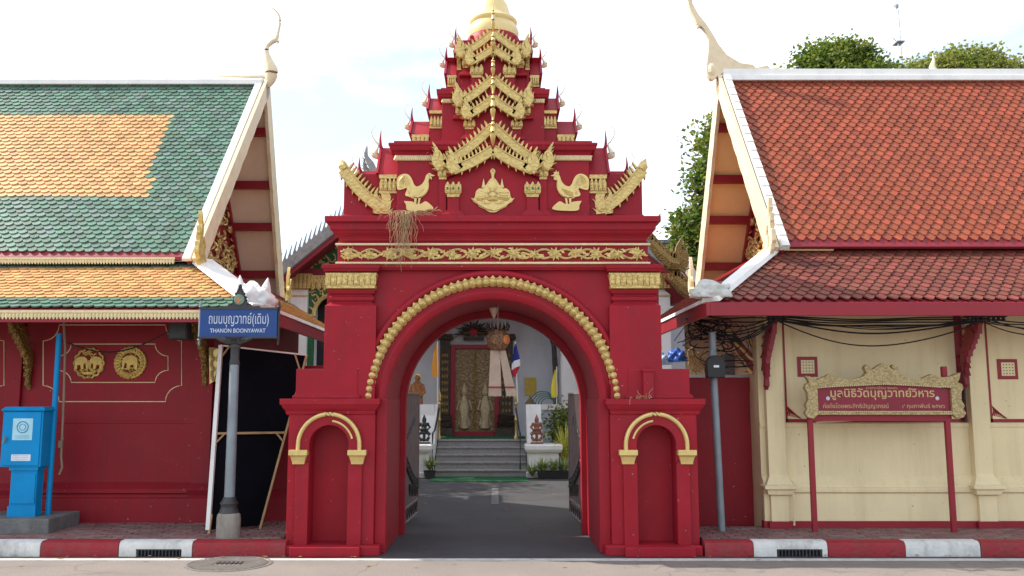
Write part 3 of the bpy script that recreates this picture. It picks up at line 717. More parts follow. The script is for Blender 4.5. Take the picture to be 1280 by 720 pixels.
# wing nagas
for s in SIDES:
    Yf = Y1+.09; A = (GX+s*hx(187, 212, Yf), zz(212, Yf)); B = (GX+s*hx(135, 262, Yf), zz(264, Yf))
    m = MB(); barge(m, A, B, Yf-.03, Yf+.03, hx(6.2, 240, Yf), .035, 12, 0, 0)
    # head rising at the inner end
    b = Vector(B); u = hx(1, 240, Yf)
    for k, (l, o_) in enumerate(((46, 0), (30, 9), (22, -8))):
        pts = [(b.x+s*u*o_, b.y-4*u), (b.x-s*u*2+s*u*o_, b.y+l*.35*u), (b.x+s*u*3+s*u*o_, b.y+l*.65*u), (b.x-s*u*1+s*u*o_, b.y+l*u)]
        m.prism(flame(pts, u*(6.5 if k == 0 else 4.2), 6, s, .7), Yf-.045+k*.008, Yf+.02)
    m.ball((b.x, Yf-.01, b.y+u*3), (u*8, .05, u*8), 10, 6)
    # outer tip bulb
    a = Vector(A); m.tube([(a.x-s*u*2, Yf, a.y), (a.x+s*u*1, Yf, a.y+u*5), (a.x+s*u*1.5, Yf, a.y+u*9), (a.x+s*u*4.5, Yf, a.y+u*14)], [u*6, u*6, u*4, u*.5], 9)
    m.build('wing_naga', GOLD, G)
# emblem and roosters (reliefs measured in photo pixels about their centres)
def relief(name, pts, cx, cy, Yf, th, ma, s=1, z_off=0):
    u = at(CX+1, cy, Yf).x; c = at(cx, cy, Yf); m = MB()
    if isinstance(pts[0][0], (int, float)): pts = [(pts, 0)]
    for pl, lift in pts: m.prism([(c.x+s*(p[0])*u, c.z-(p[1])*u) for p in pl], Yf-th-lift, Yf-lift*.0)
    return m
for s in SIDES:
    cx_ = 616+s*95; Yf = Y1+.002; c = at(cx_, 240, Yf); u = at(CX+1, 240, Yf).x
    # rooster faces the centre: local +x towards the centre
    birdp = cv([(-3, 8), (-5, 8.7), (-9.9, 6.3), (-12.8, 5.8), (-14.3, 3.4), (-12.3, -2), (-12.3, -4.9), (-17.7, -3), (-23.5, -2.5), (-25, -8), (-25, -15), (-21.6, -20.4), (-14.8, -22.9), (-9, -20.4), (-5.5, -14.6), (-3.6, -9.7), (-.2, -6.5), (5.6, -8.8), (9.5, -14), (11.5, -20.4), (15.4, -23.8), (18.6, -21.8), (17.5, -18.4), (15, -14.6), (15.2, -8), (14.6, -3), (11.5, 3), (4.7, 7.8), (-3, 8)], 3)
    bodyp = cv([(-8, 7), (-7, 0), (-1, -4.5), (6, -6.5), (11, -12), (13.4, -19), (16, -20.5), (14.2, -13), (14, -3), (10.5, 3), (4, 7), (-8, 7)], 3)
    comb = [(12, -22), (12.5, -26), (14.5, -24.5), (15.5, -27.5), (17, -25), (19, -25), (18, -21.5)]
    beak = [(17, -22.6), (23, -20.2), (17, -19)]
    wat = [(15, -18.6), (19, -18), (18.5, -15), (15.4, -14.5)]
    legs = [[(-3, 7), (.4, 7), (-.6, 16.5), (-2.6, 16.5)], [(2.6, 7), (5.6, 6), (3.4, 16.5), (1.4, 16.5)]]
    rock = cv([(-15.7, 12.1), (-9, 12.6), (-4, 13.4), (0, 16), (6, 15.5), (11.5, 12.6), (18.3, 17.5), (21.2, 21.4), (17.3, 23.6), (4.7, 24.6), (-10.9, 24), (-12.8, 17.5), (-15.7, 12.1)], 3)
    m = MB(); T = lambda pl: [(c.x-s*p[0]*u, c.z-p[1]*u) for p in pl]
    m.prism(T(birdp), Yf-.022, Yf); m.prism(T(bodyp), Yf-.036, Yf); m.prism(T(beak), Yf-.026, Yf)
    if s > 0: m.prism(T(comb), Yf-.02, Yf); m.prism(T(wat), Yf-.028, Yf)
    else: m.prism(T(wat[:3]), Yf-.026, Yf)
    for l in legs: m.prism(T(l), Yf-.022, Yf)
    m.prism(T(rock), Yf-.03, Yf)
    for k in range(6):      # tail feather ridges
        pp = cv([(-7-k*.5, 3), (-8-k*.9, -5-k*.2), (-9-k*1.0, -13+k*1.0), (-13.5-k*.5, -20+k*1.9), (-19+k*.3, -18+k*1.9), (-22+k*.9, -12+k*1.2), (-22.5+k*1.0, -6+k*.2)], 4)
        m.tube([(c.x-s*p.x*u, Yf-.024, c.z-p.y*u) for p in pp], .0055, 5)
    for k in range(5):      # wing feathers
        pp = cv([(9-k*1.2, -3+k*1.5), (3-k, -1+k*1.5), (-5, 2+k*1.0)], 4)
        m.tube([(c.x-s*p.x*u, Yf-.037, c.z-p.y*u) for p in pp], .007, 5)
    m.ball((c.x-s*15*u, Yf-.034, c.z+21.5*u), .007, 6, 4)
    m.build('rooster_relief', GOLDP, G)
Yf = Y1-.048; c = at(616, 240, Yf); u = at(CX+1, 240, Yf).x
T = lambda pl: [(c.x+p[0]*u, c.z-p[1]*u) for p in pl]
def sym(h): return h+[(-p[0], p[1]) for p in h[::-1]]
m = MB()
m.prism(T(sym([tuple(p) for p in cv([(0, -30), (3, -27), (2, -21), (1.6, -18), (5, -14), (8, -9), (11, -7), (12, -4), (17, -4), (21, 0), (22, 6), (24, 9)], 3)]+[(27, 8), (24, 13), (19, 16), (17, 19), (9, 23), (4, 26), (0, 26.5)])), Yf-.02, Yf)
for sx in (-1, 1):
    m.prism(T([(sx*9.5, -5), (sx*14, -5), (sx*13, -9), (sx*11.5, -17), (sx*10, -9)]), Yf-.026, Yf)
    m.ball((c.x+sx*14*u, Yf-.02, c.z-4*u), (6.5*u, .008, 4.5*u), 10, 6); m.ball((c.x+sx*8*u, Yf-.02, c.z-13*u), (7*u, .008, 3.4*u), 10, 6)
    for k in range(5): m.tube([(c.x+sx*(4+k*3.6+1.6*math.cos(t))*u, Yf-.026, c.z-(8+.4*k+1.6*math.sin(t))*u) for t in [j*.8 for j in range(8)]], .0042, 4)
    for k in range(4): m.tube([(c.x+sx*(9+k*3.4)*u, Yf-.025, c.z-(15-k*1.6)*u), (c.x+sx*(11+k*3.4)*u, Yf-.028, c.z-(12-k*1.6)*u)], .005, 4)
    for k in range(3): m.tube([(c.x+sx*(8+k*0)*u, Yf-.024, c.z-(1+k*3)*u), (c.x+sx*(15)*u, Yf-.026, c.z-(2.5+k*3)*u), (c.x+sx*(20-k)*u, Yf-.024, c.z-(1+k*3.4)*u)], .006, 5)
    m.tube([(c.x+sx*26*u, Yf-.02, c.z-9*u), (c.x+sx*17*u, Yf-.024, c.z-17*u), (c.x+sx*8*u, Yf-.024, c.z-22*u), (c.x, Yf-.024, c.z-24*u)], .009, 5)
    m.tube([(c.x+sx*3*u, Yf-.028, c.z+1*u), (c.x+sx*6*u, Yf-.03, c.z-2*u), (c.x+sx*4*u, Yf-.03, c.z-6*u)], .011, 6)
m.lathe([(.045, 0), (.055, .01), (.035, .018), (.002, .022)], (c.x, Yf-.018, c.z+8*u), 14, sy=1.2, M=Matrix.Rotation(PI/2, 4, 'X'))
m.ball((c.x, Yf-.028, c.z+1.5*u), (2.0*u, .014, 2.4*u), 8, 5); m.ball((c.x, Yf-.022, c.z-4*u), (3.2*u, .014, 4.4*u), 8, 5); m.tube([(c.x-6*u, Yf-.026, c.z-11*u), (c.x, Yf-.032, c.z-9.5*u), (c.x+6*u, Yf-.026, c.z-11*u)], [.012, .022, .012], 6)
for k in range(4): m.lathe([((4-k*.8)*u, -.003), ((4-k*.8)*u, .003)], (c.x, Yf-.014, c.z+(11+k*2.2)*u), 10, sy=.5)
m.tube([(c.x, Yf-.02, c.z+14*u), (c.x, Yf-.02, c.z+24*u), (c.x, Yf-.02, c.z+29*u)], [.014, .02, .004], 8)
m.build('emblem_relief', GOLDP, G)
# bell dome
YC = 10.25
bz = lambda y: zz(y, YC); br = lambda h, y: hh(h, y, YC)
pr = [(br(30, 46), bz(52)), (br(31.5, 44), bz(47)), (br(32, 44), bz(42)), (br(31, 40), bz(39)), (br(30, 36), bz(36)), (br(28, 34), bz(33)), (br(29.5, 30), bz(31)), (br(30, 30), bz(28.5)), (br(28, 28), bz(26)), (br(24, 24), bz(24)), (br(22, 22), bz(21)), (br(19.5, 14), bz(14)), (br(17.8, 8), bz(8)), (br(14.5, 2), bz(2)), (br(11, -3), bz(-4)), (br(9, -8), bz(-8)), (br(8, -12), bz(-14)), (br(10, -14), bz(-17)), (br(9, -18), bz(-21)), (br(6, -22), bz(-24)), (br(7, -24), bz(-28)), (br(4.5, -30), bz(-34)), (br(5, -34), bz(-38)), (br(2.5, -40), bz(-50)), (br(1, -60), bz(-75))]
m = MB(); m.lathe(pr, (GX, YC, 0), 32); m.build('bell_dome', BELL, G, smooth=True)
m = MB(); m.lathe([(br(33, 46), bz(60)), (br(33, 46), bz(52)), (br(31, 46), bz(49)), (br(30, 46), bz(48))], (GX, YC, 0), 32); m.build('dome_drum', RED, G, smooth=True)
# pale threads hanging from the spire
for (a, b) in (((632, 76), (652, 118)), ((671, 92), (699, 134))): 
    pass
# gate leaves --------------------------------------------------------------
for s in SIDES:
    xh = GX+s*1.125; y0, y1 = 11.07, 12.38; zb, zt = .05, 1.70
    Lf = None
    sw = -.055*s
    X = lambda y: xh+sw*(y-y0)
    m = MB()
    def bar(y, za, zb_, r): m.tube([(X(y), y, za), (X(y), y, zb_)], r, 6)
    bar(y0, zb, zt, .022); bar(y1, zb, zt-.0, .022)
    for z in (zb+.02, zb+.2, zt-.02): m.tube([(X(y0), y0, z), (X(y1), y1, z)], .018, 6)
    leaf = m.build('gate_leaf', GATEM, G)
    for k in range(1, 17):
        y = y0+(y1-y0)*k/17; m = MB(); m.tube([(X(y), y, zb+.2), (X(y), y, zt-.02)], .008, 5); m.build('bar', GATEM, leaf)
    m = MB()
    for k in range(7):
        y = y0+(y1-y0)*(k+.5)/7; m.tube([(X(y), y+.075*math.cos(a), zb+.11+.07*math.sin(a)) for a in [2*PI*j/14 for j in range(15)]], .007, 5)
    for off in (0, .11):
        m.tube([(X(y0+(y1-y0)*t)-s*.02, y0+(y1-y0)*t, .98-off-.45*math.sin(t*PI*.5)*1+.0) for t in [j/16 for j in range(17)]], .014, 6)
    for j in range(9):
        t = (j+.5)/9; y = y0+(y1-y0)*t; z = .925-.45*math.sin(t*PI*.5); m.tube([(X(y)-s*.02, y+.045*math.cos(a), z+.045*math.sin(a)) for a in [2*PI*i/10 for i in range(11)]], .009, 5)
    for j in range(5): y = y0+.25+.14*j; m.tube([(X(y)-s*.02, y-.02, 1.12+.05*j), (X(y)-s*.02, y+.05, 1.17+.05*j), (X(y)-s*.02, y+.08, 1.13+.05*j)], .011, 5)
    m.build('scrollwork', IRON, leaf)
    for j in range(6):
        y = y0+.5+.13*j; m = MB(); z = .52-.012*j; m.tube([(X(y)-s*.02, y, z), (X(y)-s*.02, y, z-.15)], [.02, .006], 6); m.build('drop', IRON, leaf)
# dry roots hanging from the cornice
rt = MB(); q = random.Random(11); b = at(508, 268, 9.42)
for i in range(75):
    x = b.x+q.gauss(0, .055); y = 9.50+q.uniform(-.09, -.03); z = b.z+.04; L_ = q.choice((.35, .55, .75, .85))*q.uniform(.5, 1); pth = []; dx = q.gauss(0, .004); n = 14
    if i % 5 == 0: dx = q.choice((-1, 1))*q.uniform(.006, .018); L_ *= .4
    tx = b.x-.02+q.gauss(0, .03)
    for k in range(n):
        pth.append((x, y-.12*min(1, k/3)*.6, z)); z -= L_/n*(1 if k > 1 else .3); x += dx+q.gauss(0, .011)+(tx-x)*.03*(k > 6)
    rt.tube(pth, [.0032*(1-.5*k/n) for k in range(n)], 3, cap=False)
for i in range(26):
    x = b.x+q.uniform(-.02, .22); pth = []; z = b.z+.03
    y = 9.42
    for k in range(8): pth.append((x, y, z)); x += q.uniform(-.01, .05); z += q.gauss(0, .012)-.004
    rt.tube(pth, .0028, 3, cap=False)
o = rt.build('dry_root_tuft', ROOT); tag(o, 'tangle of dry pale roots hanging over the gate cornice below the left rooster', 'roots')
# small weeds on the right pedestal ledge
rt = MB(); 
for i in range(9):
    x = GX+1.42+q.uniform(0, .3); y = 9.40+q.uniform(-.02, .03); z = zz(498, 9.45)
    pth = [(x, y, z)]
    for k in range(5): x += q.uniform(-.03, .03); z += q.uniform(-.012, .03) if x > GX+1.45 else q.uniform(-.06, .01); y += q.uniform(-.02, .004); pth.append((x, y, z))
    rt.tube(pth, .0028, 3, cap=False)
o = rt.build('weed_tuft', ROOT); tag(o, 'small dried weed tuft growing on the right pedestal ledge of the gate', 'weeds')
# ================================================================== HALLS
YZ = Matrix(((0, 1, 0, 0), (1, 0, 0, 0), (0, 0, 1, 0), (0, 0, 0, 1)))     # outline given in (Y,Z), extruded in X
def camproj(p):
    d = p-Vector((0, 0, EYE)); f = d.y*CP+d.z*SP; u = d.z*CP-d.y*SP
    return (CX+F*d.x/f, CY-F*u/f, f) if f > .1 else (-999, -999, 1)
def tile_mesh(name, wd, rp, kind, ma):
    L_ = rp*2.3; w_ = wd*.5*.97
    if kind == 'round': o = [(-w_, L_), (-w_, rp*.62), (-w_*.8, rp*.28), (-w_*.42, rp*.06), (0, 0), (w_*.42, rp*.06), (w_*.8, rp*.28), (w_, rp*.62), (w_, L_)]
    else: o = [(-w_, L_), (-w_, rp*.85), (-w_*.22, .06*rp), (0, 0), (w_*.22, .06*rp), (w_, rp*.85), (w_, L_)]
    n = len(o); z0 = lambda y: .034-.032*y/L_; th = .018
    vs = [(x, y, z0(y)) for x, y in o]+[(x, y, z0(y)-th) for x, y in o]
    fs = [list(range(n))[::-1]]+[[i, i+1, n+i+1, n+i] for i in range(n-1)]
    me = bpy.data.meshes.new(name); me.from_pydata(vs, [], fs); me.materials.append(ma); me.update(); return me
class Tiles:
    def __init__(s, parent, wd, rp, kind): s.p = parent; s.wd = wd; s.rp = rp; s.k = kind; s.c = []
    def slope(s, o, ux, us, rows, xr_, colf, seed=1):
        """o: origin on the eave, ux along the eave, us up the slope, xr_(row)->(a,b) range along ux"""
        o, ux, us = Vector(o), Vector(ux).normalized(), Vector(us).normalized(); n = ux.cross(us)
        if n.z < 0: n = -n
        q = random.Random(seed)
        for r in range(rows):
            a, b = xr_(r); off = (r % 2)*s.wd/2; k = math.ceil((a-off)/s.wd)
            while k*s.wd+off < b:
                x = k*s.wd+off; k += 1
                p = o+ux*x+us*(r*s.rp)
                up = us+ux*q.gauss(0, .02); up.normalize(); xx_ = up.cross(n).normalized()
                if xx_.dot(ux) < 0: xx_ = -xx_
                nn = (n+us*q.gauss(0, .018)+ux*q.gauss(0, .02)).normalized()
                M = Matrix(((xx_.x, up.x, nn.x, p.x), (xx_.y, up.y, nn.y, p.y), (xx_.z, up.z, nn.z, p.z+q.uniform(0, .005)+.012*mnoise.noise(Vector((p.x*.6, p.y*.9, seed)))), (0, 0, 0, 1)))
                s.c.append((M, colf(x, r, p), q.randrange(100)))
    def finish(s):
        sets = {}
        def mesh(cn, v):
            T_ = {'g': TG, 'o': TO, 'r': TR, 'm': TM}[cn]; i = v % len(T_)
            if (cn, i) not in sets: sets[(cn, i)] = tile_mesh('roof_tile', s.wd, s.rp, s.k, T_[i])
            return sets[(cn, i)]
        sc_ = []
        for t in s.c:
            x, y, f = camproj(t[0].translation); ok = 8 < x < 1272 and 5 < y < 700
            sc_.append((0 if ok else 1, f, t))
        sc_.sort(key=lambda a: (a[0], a[1]))
        for a in sc_[:300]:
            M, cn, v = a[2]; o = bpy.data.objects.new('roof_tile', mesh(cn, v)); col.objects.link(o); o.parent = s.p
            o.matrix_local = Matrix.Translation(-WL[s.p]) @ M
        vs = []; fs = []; mi = []; mats = TG+TO+TR+TM; me = bpy.data.meshes.new('roof_tile')
        for a in sc_[300:]:
            M, cn, v = a[2]; src = mesh(cn, v); b = len(vs); vs += [M @ w_.co-WL[s.p] for w_ in src.vertices]
            k = mats.index(src.materials[0])
            for p in src.polygons: fs.append([i+b for i in p.vertices]); mi.append(k)
        me.from_pydata(vs, [], fs)
        for m_ in mats: me.materials.append(m_)
        me.polygons.foreach_set('material_index', mi); me.update()
        o = bpy.data.objects.new('roof_tile', me); col.objects.link(o); o.parent = s.p; o['kind'] = 'stuff'
def slabq(a, b, c, d, th):       # quad slab, thickness downwards along its normal
    a, b, c, d = map(Vector, (a, b, c, d)); n = (b-a).cross(d-a).normalized()
    if n.z < 0: n = -n
    L_ = [a, b, c, d]; return [p for p in L_]+[p-n*th for p in L_], [[0, 1, 2, 3], [7, 6, 5, 4], [0, 4, 5, 1], [1, 5, 6, 2], [2, 6, 7, 3], [3, 7, 4, 0]]
def coping(m, a, b, up, w_, h):   # box beam between two points
    a, b = Vector(a), Vector(b); t = (b-a).normalized(); up = Vector(up); up = (up-t*up.dot(t)).normalized(); sd = t.cross(up)
    vs = []
    for p in (a, b): vs += [p-sd*w_/2, p+sd*w_/2, p+sd*w_/2*.8+up*h, p-sd*w_/2*.8+up*h]
    m.add(vs, [[0, 3, 2, 1], [4, 5, 6, 7]]+[[i, (i+1) % 4, 4+(i+1) % 4, 4+i] for i in range(4)])

def hall(root, s, Xv, Xg, Xfar, Yb, zb, Yr, zr, Ye, ze, Xe, YK, zK, tiles_col, tk, tw, trp, soff, cope_w, seed):
    """s=-1: hall left of the gate. Xv verge, Xg gable wall, Xfar far end, (Yb,zb) upper eave, (Yr,zr) ridge, (Ye,ze) lower eave, Xe lower corner, (YK,zK) top of lower roof"""
    x0, x1 = sorted((Xv, Xfar)); Y2_ = 2*Yr-Yb
    sl = Vector((0, Yr-Yb, zr-zb)); L_ = sl.length; us = sl/L_; n = Vector((0, -us.z, us.y))
    m = MB(); m.add(*slabq((x0, Yb-.05, zb-.07), (x1, Yb-.05, zb-.07), (x1, Yr, zr-.0), (x0, Yr, zr-.0), .05))
    m.add(*slabq((x0, Y2_+.05, zb-.07), (x1, Y2_+.05, zb-.07), (x1, Yr+.001, zr), (x0, Yr+.001, zr), .05)); m.build('roof_deck', REDD, root)
    # soffit lining of the rear slope overhang
    xa, xb = sorted((Xv-s*.0, Xg)); d = .066
    m = MB(); m.add(*slabq((xa, Y2_+.02, zb-.07-d+.03), (xb, Y2_+.02, zb-.07-d+.03), (xb, Yr+.03, zr-.10), (xa, Yr+.03, zr-.10), .02))
    m.add(*slabq((xa, Yb, zb-.07-d+.03), (xb, Yb, zb-.07-d+.03), (xb, Yr-.03, zr-.10), (xa, Yr-.03, zr-.10), .02)); m.build('soffit', soff, root)
    for t in (.16, .40, .60, .84):
        for side in (-1, 1):
            if side == -1 and t < .2: continue
            Y = Yr-side*(Yr-Yb)*t if False else (Yr+side*(Y2_-Yr)*(1-t)); z = zb+(zr-zb)*t-.20
            m = MB(); xo = Xv+(-s)*.03; m.box(min(Xg, xo), max(Xg, xo), Y-.05, Y+.05, z-.05, z+.07); m.build('purlin', REDF, root)
    # tiles
    T = Tiles(root, tw, trp, tk); rows = int(L_/trp)
    T.slope((0, Yb, zb-.02) , (1, 0, 0), us, rows, lambda r: (x0+.02-(.05*r/rows if s > 0 else 0), x1-.0+(.18*r/rows if s < 0 else 0)), lambda x, r, p: tiles_col('up', x, r, rows, p), seed)
    # lower roof
    lv = Vector((0, YK-Ye, zK-ze)); lL = lv.length; lu = lv/lL; lrows = int(lL/trp/1.0)
    hipx = lambda f: Xe+(-s)*-0 + (s)*(-1)*0 + (Xe*0) + (( (Xe+s*(YK-Ye)) - Xe)*f)
    xK = Xe+s*(YK-Ye)
    fx = Xfar
    def lr(r):
        f = r/lrows; e = Xe+(xK-Xe)*f; return (fx, e-.02) if s < 0 else (e+.02, fx)
    T.slope((0, Ye, ze), (1, 0, 0), lu, lrows, lr, lambda x, r, p: tiles_col('low', x, r, lrows, p), seed+1)
    Yend = Y2_+.6
    su = Vector((s*(YK-Ye), 0, zK-ze)).normalized()
    T.slope((Xe, 0, ze), (0, 1, 0), su, lrows, lambda r: (Ye+(YK-Ye)*r/lrows+.05, Yend), lambda x, r, p: tiles_col('side', x, r, lrows, p), seed+2)
    T.finish()
    m = MB(); dz = .012
    m.add(*slabq((Xe, Ye, ze-dz), (fx, Ye, ze-dz), (fx, YK, zK-dz), (xK, YK, zK-dz), .04))
    m.add(*slabq((Xe, Ye, ze-dz), (Xe, Yend, ze-dz), (xK, Yend, zK-dz), (xK, YK, zK-dz), .04)); m.build('lower_roof_deck', REDD, root)
    return us, n, rows, xK, Yend
# ---- left hall
def colL(part, x, r, rows, p):
    j = .03 if r % 2 else -.03
    if part == 'up':
        f = r/rows; return 'o' if .265 < f < .775 and x < -4.72+(f-.5)*-.25+j else 'g'
    if part == 'low': return 'g' if r < 3 or r >= rows-2 else 'o'
    return 'g' if r < 2 or r >= rows-2 else 'o'
YL, YR_ = 10.85, 10.4
lh = empty('temple_hall', (-7.5, 13, 0), 'red walled hall with green and orange tiled roof, left of the gate', 'temple hall')
LXv, LXg, LXf = -3.78, -4.41, -13.0
LYr, Lzr = 12.94, zz(104, 12.94); Lzb = zz(315, 10.78); Lze = zz(386, 9.82); LzK = zz(329, 10.9); LXe = -2.62
hall(lh, -1, LXv, LXg, LXf, 10.78, Lzb, LYr, Lzr, 9.82, Lze, LXe, 10.92, LzK, colL, 'round', .118, .0795, SOFF, .2, 10)
rh = empty('temple_hall', (7.5, 13, 0), 'cream walled hall with plain red tiled roof, right of the gate', 'temple hall')
RXv, RXg, RXf = 3.36, 4.02, 13.0
RYr, Rzr = 12.4, zz(99, 12.4); Rzb = zz(301, 10.38); Rze = zz(377, 9.42); RzK = zz(313, 10.5); RXe = 2.28
hall(rh, 1, RXv, RXg, RXf, 10.38, Rzb, RYr, Rzr, 9.42, Rze, RXe, 10.5, RzK, lambda part, *a: 'r' if part == 'up' else 'm', 'diamond', .130, .090, SOFY, .2, 20)

def trims(root, s, Xv, Xg, Xf, Yb, zb, Yr, zr, Ye, ze, Xe, YK, zK, ridge_h, ridge_m, soff, lace):
    x0, x1 = sorted((Xv, Xf)); xK = Xe+s*(YK-Ye); Y2_ = 2*Yr-Yb; Yend = Y2_+.6
    L_ = Vector((0, Yr-Yb, zr-zb)); us = L_.normalized(); n = Vector((0, -us.z, us.y))
    m = MB(); m.rings([(zr-.05, x0, x1, Yr-.11, Yr+.11), (zr+.03, x0, x1, Yr-.10, Yr+.10), (zr+.035, x0, x1, Yr-.07, Yr+.07), (zr+ridge_h, x0, x1, Yr-.055, Yr+.055)]); m.build('ridge_cap', ridge_m, root, bevel=.006)
    # verge coping and carved bargeboard, both slopes
    for side in (1, -1):
        yb_ = Yb if side == 1 else Y2_; dirn = Vector((0, (Yr-yb_), zr-zb)).normalized(); nn = Vector((0, -dirn.z*side, abs(dirn.y)))
        a = Vector((Xv, yb_, zb))-dirn*.16; b = Vector((Xv, Yr, zr+.03))
        m = MB(); coping(m, a+Vector((-s*-.04, 0, 0)), b+Vector((s*.04, 0, 0)), nn, .12, .05)
        N = 20                                    # stepped coping tiles on the verge
        for k in range(N if s > 0 else 0):
            p = a+(b-a)*(k/N)+nn*.06+Vector((s*.04, 0, 0)); q_ = a+(b-a)*((k+1)/N)+nn*.06+Vector((s*.04, 0, 0)); coping(m, p+nn*.004, q_-nn*.008, nn, .112, .02)
        m.build('verge_coping', WHITE, root)
        # bargeboard plate in Y,Z
        pts = []; N = 40; d = b-a
        for k in range(N+1): p = a+d*(k/N)+nn*.05; pts.append((p.y, p.z))
        for k in range(N, -1, -1):
            t = k/N; dep = .16+.08*(1-t)+.02*abs(math.sin(t*PI*9)); 
            p = a+d*t-nn*dep; pts.append((p.y, p.z))
        m = MB(); xa = Xv-s*.034; m.prism(pts, min(xa, xa-s*.05), max(xa, xa-s*.05), YZ); m.build('bargeboard', CREAMW, root)
        m = MB(); pts = []
        for k in range(N+1): p = a+d*(k/N)-nn*.02; pts.append((p.y, p.z))
        for k in range(N, -1, -1): p = a+d*(k/N)-nn*.05; pts.append((p.y, p.z))
        xa = Xv+s*.0; m.prism(pts, min(xa, xa+s*.04), max(xa, xa+s*.04), YZ); m.build('inner_bargeboard', REDF, root)
        # naga tail at the foot of the bargeboard
        m = MB(); f = a
        for k, (l, o_, wd) in enumerate(((.62, 0, .06), (.42, .12, .045), (.3, -.1, .04))):
            y = f.y-side*(.0+o_*.6); pts = [(y+side*.05, f.z-.02), (y-side*.06, f.z+l*.3), (y-side*.015, f.z+l*.65), (y-side*.07, f.z+l)]
            xa = Xv-s*.15-k*.008*s; m.prism(flame(pts, wd, 5, side, .8), min(xa, xa+s*.05), max(xa, xa+s*.05), YZ)
        m.ball((Xv-s*.12, f.y+side*.05, f.z-.0), (.05, .10, .09), 10, 6)
        m.build('naga_finial', CREAMW if s > 0 else GOLDP, root)
    # gable wall
    m = MB(); x_ = Xg; m.prism([(Yb+.02, zb-.2), (Y2_-.02, zb-.2), (Yr, zr-.1)], min(x_, x_+s*.1), max(x_, x_+s*.1), YZ); m.build('gable_wall', REDF, root)
    m = MB()
    t_ = .0
    for side in (1, -1):
        yb_ = Yb if side == 1 else Y2_
        a = Vector((Xg-s*.03, yb_+side*.05, zb-.16)); b = Vector((Xg-s*.03, Yr, zr-.28)); coping(m, a, b, (-s, 0, 0), .1, .05)
    m.box(Xg-s*.0, Xg-s*.06, Yb+.1, Y2_-.1, zb-.1, zb+.02); m.build('gable_frame', REDF, root, bevel=.005)
    # carved scrolls on the pediment
    q = random.Random(4)
    m = MB()
    for i in range(340):
        t = q.random()**1.5; hwid = (Yr-Yb)*(1-t)*.9; y = Yr+q.uniform(-1, 1)*hwid; z = zb+.02+(zr-zb)*t*.92; a0_ = q.uniform(0, 6.28); r = q.uniform(.05, .12); sg = q.choice((-1, 1))
        pth = [(Xg-s*(.03+.02*math.sin(k)), y+r*(1-k/9)*math.cos(a0_+sg*k*.6), z+r*(1-k/9)*math.sin(a0_+sg*k*.6)) for k in range(9)]
        m.tube(pth, [.026*(1-k/10) for k in range(9)], 5)
    for i in range(3): zc_ = zb+.05+i*.13; m.box(Xg-s*.0, Xg-s*(.09-.02*i), Yr-1.2+.2*i, Yr+1.2-.2*i, zc_, zc_+.05)
    m.build('pediment_carving', GOLDP, root, kind='stuff')
    # fascias
    m = MB(); m.box(x0 if s < 0 else Xe, Xe if s < 0 else x1, Ye-.045, Ye, ze-.155, ze-.012); m.box(Xe-s*.0, Xe-s*.045, Ye-.045, Yend, ze-.155, ze-.012)
    m.build('eave_fascia', REDF, root, bevel=.004)
    m = MB(); m.box(min(Xf, Xv+s*.1), max(Xf, Xv+s*.1), Yb-.06, Yb+.3, zK+.01, zb-.07); m.build('upper_fascia', REDF if s > 0 else REDD, root)
    if lace:
        m = MB()
        for (Yf, z0, z1, xa, xb, nn_) in ((Ye-.05, ze-.02, ze-.125, -9.5, Xe, 170), (Yb-.065, zb-.075, zb-.165, -9.5, Xv-.2, 150)):
            m.box(xa, xb, Yf-.004, Yf+.01, z0-.03, z0); m.box(xa, xb, Yf-.003, Yf+.01, z1+.035, z1+.045)
            petals(m, xa, xb, z0-.035, z1, Yf, nn_, th=.008)
        m.build('lace_trim', GOLDT, root)
    # hip coping
    m = MB(); coping(m, (Xe+s*.02, Ye+.02, ze+.0), (xK, YK, zK+.02), (0, 0, 1), .34 if s < 0 else .22, .05); m.build('hip_coping', WHITE, root)
    m = MB(); coping(m, (Xe, Ye+.1, ze-.008), (Xe, Yend, ze-.008), (0, 0, 1), .13, .045); m.build('side_coping', WHITE, root)
    # crumpled wrap on the hip corner
trims(lh, -1, LXv, LXg, LXf, 10.78, Lzb, LYr, Lzr, 9.82, Lze, LXe, 10.92, LzK, .06, WHITE, SOFF, True)
trims(rh, 1, RXv, RXg, RXf, 10.38, Rzb, RYr, Rzr, 9.42, Rze, RXe, 10.5, RzK, .14, WHITE, SOFY, False)
def lean(root, s, Xv, zb, zr, amt):
    for o in list(root.children):
        n = o.name.split('.')[0]
        if n not in ('ridge_cap', 'verge_coping', 'bargeboard', 'inner_bargeboard', 'roof_deck', 'soffit', 'purlin'): continue
        for v in o.data.vertices:
            w_ = v.co+WL[o]
            if abs(w_.x-Xv) < .3: v.co.x -= s*amt*max(0, min(1.05, (w_.z-zb)/(zr-zb)))
lean(lh, -1, LXv, Lzb, Lzr, .2); lean(rh, 1, RXv, Rzb, Rzr, .06)
def wrap(c, r, label, ma, seed, sx=1, sy=1, sz=1):
    bm = bmesh.new(); bmesh.ops.create_icosphere(bm, subdivisions=4, radius=1)
    for v in bm.verts:
        d = v.co.normalized(); a = mnoise.noise(d*1.8+Vector((seed, 0, 0))); b = abs(mnoise.noise(d*3.0+Vector((0, seed, 0)))); v.co = d*(1+.4*a-.45*b)
        v.co.x *= r*sx; v.co.y *= r*sy; v.co.z *= r*sz
        if v.co.z < -r*.35: v.co.z = -r*.35
    me = bpy.data.meshes.new('cloth_wrap'); bm.to_mesh(me); bm.free(); me.materials.append(ma)
    o = bpy.data.objects.new('cloth_wrap', me); col.objects.link(o); o.location = c; WL[o] = Vector(c); tag(o, label, 'cloth wrap')
    for p in me.polygons: p.use_smooth = True
    return o
